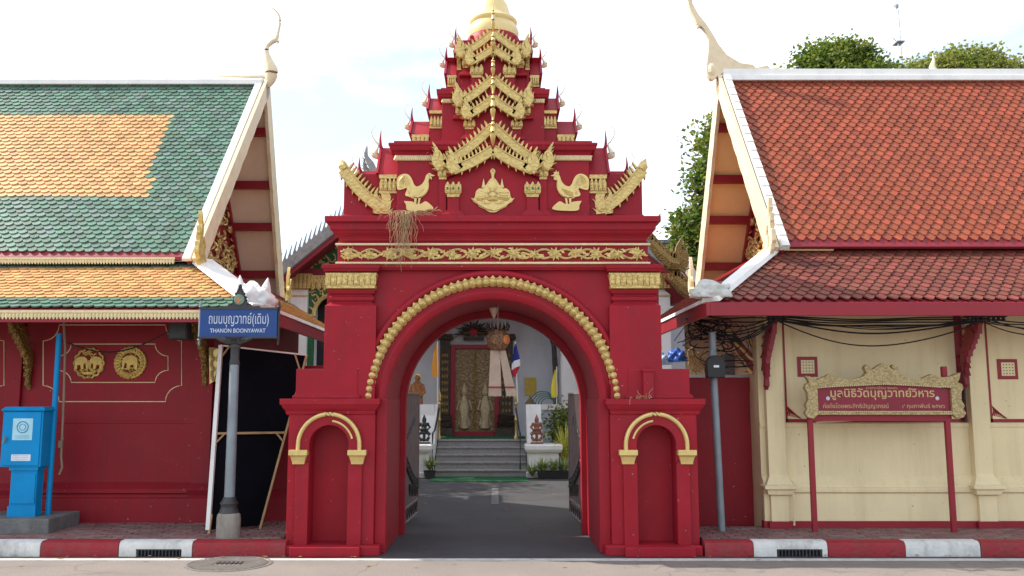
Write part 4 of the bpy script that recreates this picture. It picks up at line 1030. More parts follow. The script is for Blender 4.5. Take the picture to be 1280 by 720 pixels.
CLOTH = mat('white_cloth', (.72, .72, .70), .7, var=.06, vs=6, bump=.3, bs=12)
CLOTHG = mat('grey_cloth', (.52, .52, .49), .8, var=.1, vs=6, bump=.3, bs=12)
c = at(316, 372, 9.9); wrap((c.x, 9.95, c.z-.03), .19, 'white cloth crumpled over the corner of the green and orange roof', CLOTH, 1.3, 1.35, .9, 1.05)
m = MB()
for dx, h, ln in ((-.14, .28, -.02), (0, .16, .02), (.13, .25, .03)): m.tube([(c.x+dx, 9.93, c.z-.05), (c.x+dx+ln*.5, 9.92, c.z+h*.5), (c.x+dx+ln, 9.92, c.z+h-.02)], [.09, .05, .005], 7)
o = m.build('cloth_peak', CLOTH, None); o.parent = bpy.data.objects['cloth_wrap']; o.location = WL[o]-WL[bpy.data.objects['cloth_wrap']]; 
c = at(886, 364, 9.5); wrap((c.x+.02, 9.5, c.z-.02), .16, 'grey white sheet wrapped over the left corner of the red tiled roof', CLOTHG, 4.1, 1.4, .9, .85)
# chofa finials of the halls
def px_tube(pts, Y, rs, root, name, ma, n=10, X0=None, flat=None):
    p = cv(pts, 4); m = MB(); k = len(p)
    r = cv([(a, 0) for a in rs], 4)
    m.tube([at(q.x, q.y, Y) for q in p], [max(.003, r[min(i, len(r)-1)].x) for i in range(k)], n); return m.build(name, ma, root, smooth=True)
px_tube([(333, 108), (338, 98), (339, 88), (335, 76), (333, 66), (334, 58), (340, 52), (345, 49), (348, 38), (350, 26), (347, 16), (338, 8)], LYr, [.05, .085, .10, .075, .045, .035, .04, .035, .022, .02, .016, .006], lh, 'chofa', CREAMW)
m = MB(); m.tube([at(344, 50, LYr), at(348, 52, LYr), at(347, 56, LYr)], [.03, .022, .005], 6); m.build('chofa_beak', CREAMW, lh)
m = MB(); m.tube([at(338, 96, LYr), at(320, 96, LYr), at(266, 95, LYr)], [.035, .03, .008], 7); m.build('ridge_tail', CREAMW, lh)
ol = cv([(860, -30), (858, -8), (861, 10), (867, 23), (871, 32), (877, 35), (883, 44), (885, 60), (883, 78), (883, 92), (889, 101), (897, 96), (905, 91)], 3)
ol2 = [(950, 93), (973, 90), (974, 85), (962, 87), (958, 83), (944, 86), (940, 82), (925, 80), (908, 70), (897, 56), (889, 42), (881, 30), (872, 19), (865, 6), (863, -10), (863, -30)]
M_ = MB(); P_ = [at(p[0], p[1], RYr) for p in [tuple(a) for a in ol]+ol2]; M_.prism([(p.x, p.z) for p in P_], RYr-.045, RYr+.045)
M_.tube([at(876, 30, RYr-.01), at(871, 35, RYr-.01), at(870, 30, RYr-.01)], [.04, .03, .008], 7); M_.ball(tuple(at(889, 88, RYr)), (.075, .085, .12), 12, 8)
M_.build('chofa', CREAMW, rh, bevel=.02)
p = at(1168, 88, RYr); m = MB(); m.tube([(p.x, RYr, p.z-.05), (p.x-.03, RYr, p.z+.06), (p.x, RYr, p.z+.16), (p.x-.01, RYr, p.z+.26)], [.06, .045, .02, .005], 8); m.build('ridge_finial', CREAMW, rh, smooth=True)

# ---- walls of the left hall
def zL(y): return zz(y, YL)
xe_ = xx(262, 600, YL)
zc1 = Lze+(LzK-Lze)*(LXe-xe_)/1.1-.07
m = MB(); m.prism([(LXf, 0), (xe_, 0), (xe_, zc1), (-3.85, LzK-.09), (LXf, LzK-.09)], YL, YL+.2); m.box(xe_-.2, xe_-.001, YL+.2, 15.4, 0, zc1-.15); m.box(LXf, LXg, YL+.2, YL+.4, LzK-.1, Lzb-.1); m.box(LXf, LXe-1.0, 10.95, 14.9, LzK-.1, LzK+.015); m.build('wall', REDW, lh)
m = MB()
m.rings([(.1, LXf, xe_+.02, YL-.11, YL+.02), (zL(622), LXf, xe_+.02, YL-.11, YL+.02), (zL(620.5), LXf, xe_+.0, YL-.075, YL+.02), (zL(617), LXf, xe_+.0, YL-.075, YL+.02), (zL(615.5), LXf, xe_+.02, YL-.10, YL+.02), (zL(611), LXf, xe_+.02, YL-.10, YL+.02), (zL(603), LXf, xe_, YL-.01, YL+.02)])
m.rings([(zL(529), LXf, xe_, YL-.012, YL+.01), (zL(526), LXf, xe_, YL-.012, YL+.01)])
m.build('wall_base', REDW, lh, bevel=.004)
for (a, b) in ((240, 262.6), (0, 20)):
    m = MB(); xa, xb = xx(a, 600, YL), xx(b, 600, YL); q = .03
    m.rings([(.1, xa-.03, xb+.03, YL-.14, YL+.02), (zL(622), xa-.03, xb+.03, YL-.14, YL+.02), (zL(619), xa-.01, xb+.01, YL-.10, YL), (zL(611), xa-.02, xb+.02, YL-.13, YL), (zL(603), xa, xb, YL-.05, YL), (LzK-.15, xa, xb, YL-.05, YL)]) ; m.build('pilaster', REDW, lh, bevel=.004)
def cusp(x0, x1, y0, y1, r, ry):
    """frame line with inward-curved corners, in photo pixels"""
    P = []
    def arc(cx_, cy_, a0_, a1_):
        for k in range(7): a = a0_+(a1_-a0_)*k/6; P.append((cx_+r*math.cos(a), cy_+ry*math.sin(a)))
    arc(x0, y0, PI/2, 0); arc(x1, y0, PI, PI/2); arc(x1, y1, -PI/2, -PI); arc(x0, y1, 0, -PI/2)
    P.append(P[0]); return P
for fr in (cusp(54, 227, 406, 502, 20, 20), cusp(73, 210, 430, 478, 16, 15), cusp(-190, 5, 406, 502, 20, 20), cusp(-170, -12, 430, 478, 16, 15)):
    m = MB(); m.tube([tuple(at(p[0], p[1], YL-.004)) for p in fr], .0065, 5, cap=False); m.build('gold_frame_line', GOLDT, lh)
EL = [(-10, -2), (-9, -6), (-5, -9), (0, -9.5), (5, -9), (9, -6), (10, -2), (10, 9), (6.5, 9), (6, 2.5), (1, 3), (0, 9), (-3.5, 9), (-4, 1), (-6.5, 0), (-7.5, 4), (-8, 8), (-10.5, 9), (-11, 7), (-9.8, 5), (-9.9, 1)]
def medal(cx_, cy_, kind):
    c = at(cx_, cy_, YL); u = at(CX+1, cy_, YL).x; Yf = YL-.002; m = MB(); q = random.Random(kind)
    def circ(r, y, tr, n=40, amp=0, k=0): m.tube([(c.x+(r+amp*math.cos(k*a))*u*math.cos(a), y, c.z+(r+amp*math.cos(k*a))*u*math.sin(a)) for a in [2*PI*i/n for i in range(n+1)]], tr, 5, cap=False)
    if kind == 1:
        circ(18.5, Yf-.014, .016); circ(13.5, Yf-.014, .012)
        for i in range(26):
            a = 2*PI*i/26; m.tube([(c.x+14*u*math.cos(a), Yf-.014, c.z+14*u*math.sin(a)), (c.x+17*u*math.cos(a+.1), Yf-.02, c.z+17*u*math.sin(a+.1)), (c.x+20.5*u*math.cos(a+.02), Yf-.012, c.z+20.5*u*math.sin(a+.02))], [.02, .02, .008], 5)
        m.prism([(c.x+p[0]*u*.95, c.z-p[1]*u*.95) for p in EL], Yf-.03, Yf-.001)
        for i in range(12): a = q.uniform(0, 6.28); rr = q.uniform(8, 12); m.tube([(c.x+(rr*math.cos(a)+2.2*math.cos(k))*u, Yf-.01, c.z+(rr*math.sin(a)+2.2*math.sin(k))*u) for k in range(6)], .009, 5)
    else:
        circ(18, Yf-.012, .014, 60, .9, 14)
        for sx in (-1, 1): m.prism([(c.x+sx*(9+p[0]*.78)*u, c.z-(p[1]*.85)*u) for p in EL], Yf-.03, Yf-.001)
        m.ball((c.x, Yf-.02, c.z-1*u), (3*u, .02, 5*u), 8, 5)
        for i in range(60):
            a = q.uniform(0, 6.28); rr = q.uniform(2, 16.5)
            X_, Z_ = rr*math.cos(a), rr*math.sin(a)
            if -8 < Z_ < 7: continue
            m.tube([(c.x+(X_+1.8*math.cos(k+a))*u, Yf-.012, c.z+(Z_+1.8*math.sin(k+a))*u) for k in range(6)], [.011]*5+[.004], 5)
        m.prism([(c.x+X_*u, c.z+Z_*u) for X_, Z_ in ((-9, -11), (9, -11), (6, -14), (-6, -14))], Yf-.02, Yf)
    m.build('elephant_medallion', GOLDD if False else GOLDP2, lh)
GOLDP2 = mat('medallion_gold', (.55, .38, .1), .42, .3, var=.2, vs=20, bump=.2)
medal(112, 454, 0); medal(163.5, 453.5, 1)
# carved eave brackets (in the Y,Z plane)
def bracket(root, X, Yw, Ye_, zt_, zb_, ma, th=.05):
    d = Ye_-Yw; h = zt_-zb_
    pts = [(Yw-.01, zb_), (Yw+d*.10, zb_+h*.22), (Yw+d*.12, zb_+h*.45), (Yw+d*.38, zb_+h*.68), (Yw+d*.62, zb_+h*.86), (Yw+d*.9, zb_+h)]
    m = MB(); m.prism(flame([pts[5], pts[4], pts[3], pts[2], pts[1], pts[0]], .075, 7, -1, .9), X-th/2, X+th/2, YZ)
    m.prism(flame([pts[4], pts[3], pts[2], pts[1]], .085, 5, 1, 1.0), X-th*.75, X+th*.75, YZ)
    k = [Vector((X, p[0], p[1])) for p in cv(pts[::-1], 3)]
    m.tube(k, [.045*(1-.7*i/len(k)) for i in range(len(k))], 7)
    for i in range(4): c_ = k[-2-i*2]; m.ball(tuple(c_), (.035+.006*i, .035+.006*i, .03), 7, 5)
    m.build('eave_bracket', ma, root)
for px_ in (14, 243): bracket(lh, xx(px_, 450, 10.4), YL, 10.28, zz(398, 10.4), zz(487, YL), GOLDD)
# eave soffit underside beams
for root_, X0, sg, yf, ze_, yw, zk_ in ((lh, LXe, -1, 9.9, Lze, YL, LzK-.13), (rh, RXe, 1, 9.5, Rze, YR_, RzK-.16)):
    for k in range(14):
        x = X0+sg*(1.25+k*.6); m = MB(); m.add(*slabq((x-.03, yf, ze_-.05), (x+.03, yf, ze_-.05), (x+.03, yw, zk_), (x-.03, yw, zk_), .06)); m.build('rafter', REDD, root_)
# ---- right hall walls
def zR(y, Y=YR_): return zz(y, Y)
xw0 = xx(952, 600, YR_)
zc1 = Rze+(RzK-Rze)*(xw0-RXe)/1.08-.07
m = MB(); m.prism([(xw0, .1), (RXf, .1), (RXf, RzK-.09), (3.5, RzK-.09), (xw0, zc1)], YR_, YR_+.2); m.box(xw0+.001, xw0+.2, YR_+.2, 14.4, 0, zc1-.15); m.build('wall', CREAM, rh)
m = MB(); m.box(RXg, RXf, YR_+.2, YR_+.4, RzK-.1, Rzb-.1); m.box(RXe+1.0, RXf, 10.55, 13.9, RzK-.1, RzK+.015); m.build('upper_wall', REDW, rh)
m = MB()
m.rings([(.12, xw0-.0, RXf, YR_-.075, YR_+.02), (zR(616), xw0, RXf, YR_-.075, YR_+.02), (zR(614), xw0, RXf, YR_-.10, YR_+.02), (zR(609), xw0, RXf, YR_-.10, YR_+.02), (zR(607.5), xw0, RXf, YR_-.07, YR_), (zR(602), xw0, RXf, YR_-.07, YR_), (zR(600), xw0, RXf, YR_-.055, YR_), (zR(594), xw0, RXf, YR_-.012, YR_)])
m.rings([(zR(534), xw0, RXf, YR_-.012, YR_), (zR(530.5), xw0, RXf, YR_-.02, YR_), (zR(529), xw0, RXf, YR_-.02, YR_)])
m.build('wall_base', CREAM, rh, bevel=.003)
m = MB(); m.box(xw0-.02, RXf, YR_-.105, YR_, .1, zR(650)); m.build('red_skirting', REDF, rh, bevel=.004)
def pil(a, b):
    xa, xb = xx(a, 560, YR_), xx(b, 560, YR_); w_ = .0
    m = MB(); m.rings([(zR(650), xa-.0, xb+.0, YR_-.13, YR_+.01), (zR(618), xa, xb, YR_-.13, YR_+.01), (zR(616.5), xa-.04, xb+.04, YR_-.17, YR_), (zR(611), xa-.05, xb+.05, YR_-.18, YR_), (zR(609.5), xa-.08, xb+.08, YR_-.2, YR_), (zR(606), xa-.085, xb+.085, YR_-.2, YR_), (zR(604), xa-.05, xb+.05, YR_-.16, YR_), (zR(594), xa-.0, xb+.0, YR_-.11, YR_), (zR(592), xa-.0, xb+.0, YR_-.10, YR_), (RzK-.17, xa, xb, YR_-.10, YR_)]); m.build('pilaster', CREAM, rh, bevel=.004)
    m = MB(); m.box(xa-.03, xb+.03, YR_-.15, YR_-.1, .1, zR(650)+.0); m.build('red_skirting', REDF, rh)
pil(957, 979); pil(1212, 1234)
m = MB()
for (x0_, x1_) in ((982, 1207), (1238, 1500)):
    xa, xb = xx(x0_, 520, YR_), xx(x1_, 520, YR_); z0 = zR(528); m.box(xa, xb, YR_-.006, YR_+.01, z0, z0+.04); m.box(xa, xa+.022, YR_-.006, YR_+.01, z0, RzK-.2)
xa = xx(1199, 520, YR_); m.box(xa, xa+.09, YR_-.008, YR_+.01, zR(528), RzK-.2)
m.build('red_line', REDF, rh)
for (cx_, cy_) in ((1009, 458.5), (1259, 461.5)):
    c = at(cx_, cy_, YR_); r = .118; m = MB(); m.mould(c.x-r, c.x+r, YR_-.012, YR_+.0, [(c.z-r, 0), (c.z+r, 0)]); v = m.build('vent_frame', REDF, rh, bevel=.002)
    m = MB(); m.box(c.x-.078, c.x+.078, YR_-.02, YR_-.008, c.z-.078, c.z+.078); o = m.build('vent_panel', CREAM, rh)
    m = MB()
    for i in range(4):
        for j in range(4): m.box(c.x-.052+i*.035-.006, c.x-.052+i*.035+.006, YR_-.0215, YR_-.019, c.z-.052+j*.035-.006, c.z-.052+j*.035+.006)
    m.build('vent_hole', BLK, rh)
q = random.Random(9)
for x_ in (984, 1241):      # painted corner stencils
    c = at(x_, 524, YR_); m = MB()
    for i in range(9):
        a = i*.11; b = .16*(1-i/9)
        m.tube([(c.x+.0+(.018*i), YR_-.004, c.z+b*.2+.01), (c.x+.018*i+.02, YR_-.004, c.z+b*.6), (c.x+.018*i+.0, YR_-.004, c.z+b)], [.006, .01, .003], 4)
    m.build('corner_stencil', REDF, rh)
bracket(rh, xx(966, 450, 10.0), YR_-.1, 9.86, zz(398, 9.9), zz(487, YR_-.1), REDD); bracket(rh, xx(1221, 450, 10.0), YR_-.1, 9.86, zz(398, 9.9), zz(485, YR_-.1), REDD)
# small conduit on the cream wall
m = MB(); m.tube([tuple(at(984, 600, 10.3)), tuple(at(991, 602, 10.3)), tuple(at(992, 620, 10.25)), tuple(at(993, 657, 10.25))], .011, 6); m.tube([tuple(at(1020, 528, 10.35)), tuple(at(1068, 525, 10.3)), tuple(at(1069, 522, 10.3))], .012, 6); m.build('wall_conduit', CREAMW, rh, kind='stuff')

# ---- red boundary walls between the halls and the gate
m = MB(); YFn = 10.75
xa, xb = GX+1.9, xw0+.0
zt_ = zz(472, YFn); zc_ = zz(497, YFn)
m.prism([(xa-.2, 0), (xb-.004, 0), (xb-.004, zc_), (xx(938, 480, YFn), zt_), (xa-.2, zt_)], YFn, YFn+.2); fw = m.build('boundary_wall', REDW); tag(fw, 'low red boundary wall joining the gate to the cream hall', 'wall')
m = MB(); coping(m, (xa-.2, YFn+.1, zt_+.001), (xx(940, 480, YFn), YFn+.1, zt_+.001), (0, 0, 1), .24, .03); o = m.build('wall_coping', GREYW, fw)
m = MB(); YFl = 11.0; xa, xb = xe_+.004, GX-1.9
m.prism([(xa, 0), (xb+.2, 0), (xb+.2, zz(457, YFl)), (xa, zz(457, YFl))], YFl, YFl+.2); m.rings([(0, xa, xb+.2, YFl-.1, YFl), (zz(622, YFl-.1), xa, xb+.2, YFl-.1, YFl), (zz(612, YFl), xa, xb+.2, YFl-.02, YFl)])
fl_ = m.build('boundary_wall', REDW, bevel=.004); tag(fl_, 'low red boundary wall behind the black board, joining hall and gate', 'wall')
# ================================================================== STREET THINGS
def text(name, body, x0, x1, zc_, Yf, ma, parent, height=None, ext=.002, bold=0):
    cu = bpy.data.curves.new(name, 'FONT'); cu.body = body; cu.size = 1; cu.extrude = 0; cu.offset = bold; cu.resolution_u = 3
    o = bpy.data.objects.new(name, cu); col.objects.link(o)
    bpy.context.view_layer.update()
    dg = bpy.context.evaluated_depsgraph_get(); me = bpy.data.meshes.new_from_object(o.evaluated_get(dg)); bpy.data.objects.remove(o)
    xs = [v.co.x for v in me.vertices]; ys = [v.co.y for v in me.vertices]
    sx = (x1-x0)/(max(xs)-min(xs)); sy = (height/(max(ys)-min(ys))) if height else sx; mx, my = min(xs), (min(ys)+max(ys))/2
    vs = [((v.co.x-mx)*sx+x0, Yf, (v.co.y-my)*sy+zc_) for v in me.vertices]
    bm = bmesh.new(); 
    me2 = bpy.data.meshes.new(name); me2.from_pydata(vs, [], [list(p.vertices) for p in me.polygons]); bm.from_mesh(me2)
    g = bmesh.ops.extrude_face_region(bm, geom=bm.faces[:]); 
    for v in [e for e in g['geom'] if isinstance(e, bmesh.types.BMVert)]: v.co.y -= ext
    bmesh.ops.recalc_face_normals(bm, faces=bm.faces); bm.to_mesh(me2); bm.free(); me2.materials.append(ma)
    c = Vector(((x0+x1)/2, Yf, zc_))
    for v in me2.vertices: v.co -= c
    o = bpy.data.objects.new(name, me2); col.objects.link(o); WL[o] = c
    o['kind'] = 'stuff'; o.parent = parent; o.location = c-(WL[parent] if parent else Vector()); return o
# street name sign
YS = 9.62; pb = at(285, 672, YS)
ss = empty('street_sign', (pb.x, YS, KH), 'blue street name sign on grey post with dark crest, left of the gate', 'street sign')
px0 = pb.x; zS = lambda y: zz(y, YS)
m = MB(); m.lathe([(.125, KH), (.125, KH+.2), (.118, KH+.24), (.09, KH+.27)], (px0, YS, 0), 14); m.build('concrete_base', CONCL, ss, smooth=True)
m = MB(); m.lathe([(.10, zS(642)), (.105, zS(640)), (.09, zS(636)), (.085, zS(632)), (.098, zS(629)), (.075, zS(625)), (.062, zS(621))], (px0, YS, 0), 14); m.build('post_collar', IRON, ss, smooth=True)
m = MB(); m.lathe([(.056, zS(624)), (.050, zS(456))], (px0, YS, 0), 14); m.build('post', GREYM, ss, smooth=True)
zb0, zb1 = zS(421), zS(387)
m = MB(); m.lathe([(.052, zS(457)), (.06, zS(455)), (.055, zS(452)), (.048, zS(448)), (.05, zS(436)), (.065, zS(434)), (.065, zS(431)), (.05, zS(429)), (.075, zS(426)), (.13, zS(423)), (.14, zS(421.4))], (px0, YS, 0), 16, sy=.6)
for k in range(7):
    a = (k-3)*.16; m.tube([(px0+a*.12, YS-.03, zS(429)), (px0+a*.3, YS-.05, zS(425)), (px0+a*.42, YS-.035, zS(422))], [.02, .025, .015], 6)
m.build('post_capital', IRON, ss, smooth=True)
xc = px0+.035; hwS = hh(48, 400, YS-.02)
m = MB(); m.mould(xc-hwS, xc+hwS, YS-.03, YS+.03, [(zb0, 0), (zb1, 0)]); brd = m.build('sign_board', SIGNB, ss)
m = MB(); t = .014
m.box(xc-hwS-t, xc+hwS+t, YS-.04, YS+.04, zb1, zb1+t*1.4); m.box(xc-hwS-t, xc+hwS+t, YS-.04, YS+.04, zb0-t*1.4, zb0); m.build('sign_rail', IRON, ss)
for s in SIDES:
    m = MB(); xk = xc+s*(hwS+t*.8); m.lathe([(.003, zb0-.10), (.014, zb0-.07), (.01, zb0-.05), (.024, zb0-.035), (.014, zb0-.02), (.013, zb1+.02), (.022, zb1+.03), (.014, zb1+.045), (.018, zb1+.055), (.003, zb1+.10)], (xk, YS, 0), 8); m.build('end_rod', GREYM if s < 0 else IRON, ss, smooth=True)
u = hh(1, 390, YS)
ol = [(-36, 0), (-34, 3), (-22, 2), (-18, 6), (-14, 5), (-11, 10), (-10, 14), (-7, 19), (-4, 22), (-2, 25), (-1, 28), (0, 30)]
ol = [(p[0]*.72, p[1]*.93) for p in ol]
m = MB(); pl = ol+[(-p[0], p[1]) for p in ol[-2::-1]]; m.prism([(xc+p[0]*u, zb1+.018+p[1]*u) for p in pl], YS-.025, YS+.025)
for k, p in enumerate(ol[4:]):
    for s in SIDES: m.ball((xc+s*p[0]*u, YS-.01, zb1+.02+p[1]*u), (.016, .03, .016), 7, 5)
m.build('crest', IRON, ss, bevel=.004)
MED = mat('crest_enamel', (.12, .22, .16), .4); ORG = mat('crest_orange', (.6, .2, .08), .5, var=.3, vs=60)
m = MB(); M90 = Matrix.Rotation(PI/2, 4, 'X'); zc_ = zb1+.018+10*u; m.lathe([(.058, 0), (.058, .01), (.05, .014), (.002, .014)], (xc, YS-.028, zc_), 20, M=M90); m.build('crest_medallion', MED, ss)
m = MB(); q = random.Random(3)
for i in range(16): a = q.uniform(0, 6.28); rr = q.uniform(.0, .034); m.ball((xc+rr*math.cos(a), YS-.044, zc_+rr*math.sin(a)), (.008, .004, .010), 6, 4)
m.build('crest_figure', ORG, ss)
xs0 = xc+(-37.5)*u; 
text('lettering', 'ถนนบุญวาทย์(เดิม)', xc-37*u, xc+37.5*u, zb0+(zb1-zb0)*.60, YS-.0305, LETW, brd, height=18*u, bold=-.004)
text('lettering', 'THANON BOONYAWAT', xc-35*u, xc+34*u, zb0+(zb1-zb0)*.22, YS-.0305, LETW, brd, height=5.2*u, bold=.008)
# black board on a leaning frame
BL, BR_, TR_, TL_ = at(262, 666, 9.95), at(327, 657, 10.32), at(384, 444, 10.72), at(277, 432, 10.45)
BL.z = max(BL.z, KH+.03); BR_.z = max(BR_.z, KH+.03)
bb = empty('leaning_board', ((BL.x+BR_.x)/2, 10.1, KH), 'tall black fabric board on a wooden frame leaning behind the street sign', 'board')
def lerp(a, b, t): return a+(b-a)*t
m = MB(); N = 10; vs = []
for j in range(N+1):
    for i in range(N+1):
        p = lerp(lerp(BL, BR_, i/N), lerp(TL_, TR_, i/N), j/N); e = math.sin(PI*i/N)*math.sin(PI*j/N); vs.append(p+Vector((0, .03*e*mnoise.noise(p*3)-.01, -.012*math.sin(PI*i/N)*(j == N))))
k2 = len(vs); vs += [v+Vector((0, .012, 0)) for v in vs]
fs = [[j*(N+1)+i, j*(N+1)+i+1, (j+1)*(N+1)+i+1, (j+1)*(N+1)+i] for j in range(N) for i in range(N)]
fs += [[a+k2 for a in f[::-1]] for f in fs]
m.add(vs, fs); m.build('black_fabric', BLACK, bb, smooth=2)
m = MB(); f_ = Vector((0, -.02, 0)); coping(m, BL+f_-Vector((.01, 0, 0)), TL_+f_, (0, -1, 0), .055, .03); m.build('white_edge', WHITE, bb)
m = MB(); coping(m, TL_+f_, TR_+f_, (0, -1, 0), .02, .02); m.build('white_edge', WHITE, bb)
ml, mr2 = lerp(BL, TL_, .505), lerp(BR_, TR_, .53)
m = MB(); coping(m, ml+f_, mr2+f_, (0, -1, 0), .028, .02); m.build('cross_bar', WOOD, bb)
m = MB(); coping(m, BR_+f_+(BR_-TR_).normalized()*.07, TR_+f_, (0, -1, 0), .03, .02); m.build('side_bar', WOOD, bb)
m = MB(); coping(m, BL+f_+(BL-TL_).normalized()*.02+Vector((.005, -.01, -.02)), lerp(BL, TL_, .08)+f_+Vector((.02, -.01, 0)), (0, -1, 0), .03, .02); m.build('side_bar', WOOD, bb)
for (pa, pb_) in ((lerp(ml, TL_, -.12), lerp(ml, mr2, .14)), (lerp(mr2, BR_, .10), lerp(mr2, ml, .14)), (lerp(TL_, TR_, .86), lerp(TR_, BR_, .12)), (lerp(TL_, TR_, .1), lerp(TL_, BL, .08))):
    m = MB(); coping(m, pa+f_*1.6, pb_+f_*1.6, (0, -1, 0), .022, .012); m.build('corner_brace', WOOD, bb)
# concrete slab, blue cabinet, blue pole
cs = MB(); cs.box(-6.6, -4.92, 9.89, 10.62, KH-.01, KH+.155); o = cs.build('concrete_slab', CONC, bevel=.012); tag(o, 'stained concrete slab on the pavement under the blue cabinet', 'slab')
Yc0, Yc1 = 10.05, 10.25; zC = lambda y: zz(y, Yc0); xa, xb = -6.02+.35, xx(52.5, 550, Yc0)
xa = xx(2, 550, Yc0)
cb = empty('utility_cabinet', ((xa+xb)/2, 10.2, KH+.155), 'bright blue metal utility cabinet on a narrower pedestal, on the concrete slab', 'cabinet')
xm, xn = xx(10, 620, Yc0), xx(43, 620, Yc0)
m = MB(); m.box(xm, xn+.0, Yc0+.03, Yc1-.02, KH+.155, zC(584)); m.build('pedestal', BLUE, cb, bevel=.006)
m = MB(); m.box(xm+.012, xn-.012, Yc0+.018, Yc0+.031, zC(630), zC(592)); m.build('pedestal_panel', BLUE, cb, bevel=.003)
m = MB(); m.box(xm-.015, xn+.015, Yc0+.01, Yc1-.01, zC(588), zC(583)); m.build('pedestal_flange', BLUE, cb); m = MB(); m.box(xm-.01, xn+.01, Yc0+.018, Yc0+.035, KH+.156, zC(633)); m.build('pedestal_flange', BLUE, cb)
m = MB(); m.box(xa, xb, Yc0, Yc1, zC(584)+.001, zC(514)); m.build('body', BLUE, cb, bevel=.006)
m = MB(); m.box(xa+.02, xb-.02, Yc0-.012, Yc0, zC(584)+.02, zC(514)-.01); dr = m.build('door', BLUE, cb, bevel=.003)
m = MB(); m.rings([(zC(514), xa-.01, xb+.02, Yc0-.02, Yc1+.02), (zC(512), xa-.012, xb+.025, Yc0-.03, Yc1+.03), (zC(508.5), xa+.02, xb, Yc0, Yc1)]); m.build('lid', BLUE, cb, bevel=.003)
m = MB(); c = at(6, 549, Yc0-.02); m.box(c.x-.012, c.x+.012, Yc0-.03, Yc0-.012, c.z-.03, c.z+.03); m.tube([(c.x, Yc0-.035, c.z+.02), (c.x+.03, Yc0-.05, c.z+.025), (c.x-.01, Yc0-.045, c.z-.045)], .008, 6); m.build('handle', GREYM, dr)
PLB = mat('sticker_pale_blue', (.35, .62, .72), .5); PLW = mat('sticker_white', (.66, .72, .76), .5); STB = mat('sticker_blue', (.08, .25, .45), .5)
a, b = at(17.5, 523, Yc0), at(40.5, 550, Yc0); m = MB(); m.box(a.x, b.x, Yc0-.0135, Yc0-.0121, b.z, a.z); stk = m.build('sticker', PLB, dr)
m = MB(); cx_ = (a.x+b.x)/2; cz_ = a.z-(a.z-b.z)*.4; m.tube([(cx_+.062*math.cos(t), Yc0-.0145, cz_+.062*math.sin(t)) for t in [2*PI*i/24 for i in range(25)]], .006, 4); m.tube([(cx_+.035*math.cos(t), Yc0-.0145, cz_+.035*math.sin(t)) for t in [2*PI*i/16 for i in range(17)]], .004, 4)
for k in range(2): m.box(cx_-.08, cx_+.08, Yc0-.0145, Yc0-.0134, b.z+.02+.022*k, b.z+.026+.022*k)
m.build('sticker_print', STB, stk)
a, b = at(15, 568, Yc0), at(38.5, 576, Yc0); m = MB(); m.box(a.x, b.x, Yc0-.0135, Yc0-.0121, b.z, a.z); s2 = m.build('sticker', PLW, dr)
m = MB()
for k in range(3): m.box(a.x+.015, b.x-.015, Yc0-.0143, Yc0-.0134, b.z+.016+.02*k, b.z+.021+.02*k)
m.build('sticker_print', mat('sticker_grey', (.4, .45, .5), .5), s2)
pp = at(60, 643, 10.28); m = MB(); m.tube([(pp.x, 10.28, KH+.155), (pp.x, 10.28, 1.3), (pp.x, 10.28, zz(417, 10.28))], .031, 12)
o = m.build('conduit_pole', BLUE, smooth=True); tag(o, 'thin bright blue pipe pole standing beside the blue cabinet', 'pole')
m = MB(); px_ = pp.x+.03; m.tube([(px_-.04, 10.38, 2.55), (px_-.01, 10.4, 2.2), (px_, 10.42, 1.6), (px_+.01, 10.42, .95), (px_+.03, 10.42, .82), (px_, 10.42, .74)], .013, 6); m.box(px_-.02, px_+.02, 10.39, 10.43, 1.05, 1.13)
o = m.build('hanging_cable', mat('cable_beige', (.3, .22, .16), .7), smooth=True); tag(o, 'thin beige cable hanging down beside the blue pole', 'cable')
# loudspeaker under the left eave and its wire
a, b = at(211, 401, 10.2), at(234, 424, 10.2)
sp = empty('loudspeaker', ((a.x+b.x)/2, 10.3, b.z), 'small dark box loudspeaker hung under the left eave beside the bracket', 'loudspeaker')
m = MB(); m.box(a.x, b.x, 10.2, 10.42, b.z, a.z); m.build('box', BLK, sp, bevel=.01); m = MB(); m.box(a.x+.02, b.x-.02, 10.19, 10.2, b.z+.02, a.z-.02); m.build('grille', IRON, sp)
m = MB(); P0, P1 = at(75, 424, 10.6), at(212, 414, 10.4); m.tube([lerp(P0, P1, t)-Vector((0, 0, .20*math.sin(PI*t))) for t in [i/20 for i in range(21)]], .008, 5)
o = m.build('slack_wire', WIRE); tag(o, 'dark slack wire crossing the red wall above the medallions', 'wire')
# electricity pole with meter
mpz = at(902, 661, 10.1)
mp = empty('meter_pole', (mpz.x, 10.1, KH), 'grey leaning pipe pole carrying a black meter box, right of the gate', 'meter pole')
tp = at(892, 470, 10.1); m = MB(); m.tube([(mpz.x, 10.1, KH), (tp.x, 10.1, tp.z), (tp.x, 10.1, tp.z+.5)], .043, 12); m.build('pole', GREYM, mp, smooth=True)
c = at(893.5, 459, 10.0); m = MB(); ol = [(-.10, -.12), (.10, -.12), (.105, .05), (.08, .10), (.03, .13), (-.03, .13), (-.08, .10), (-.105, .05)]
m.prism([(c.x+p[0], c.z+p[1]) for p in ol], 9.93, 10.06); m.build('meter_box', BLK, mp, bevel=.012)
m = MB(); m.box(c.x-.03, c.x+.03, 9.922, 9.931, c.z-.005, c.z+.02); m.build('meter_label', PLW, mp)
m = MB(); m.lathe([(.045, c.z+.12), (.05, c.z+.15), (.03, c.z+.2)], (c.x-.02, 10.0, 0), 10); m.build('pipe_cap', GREYM, mp)
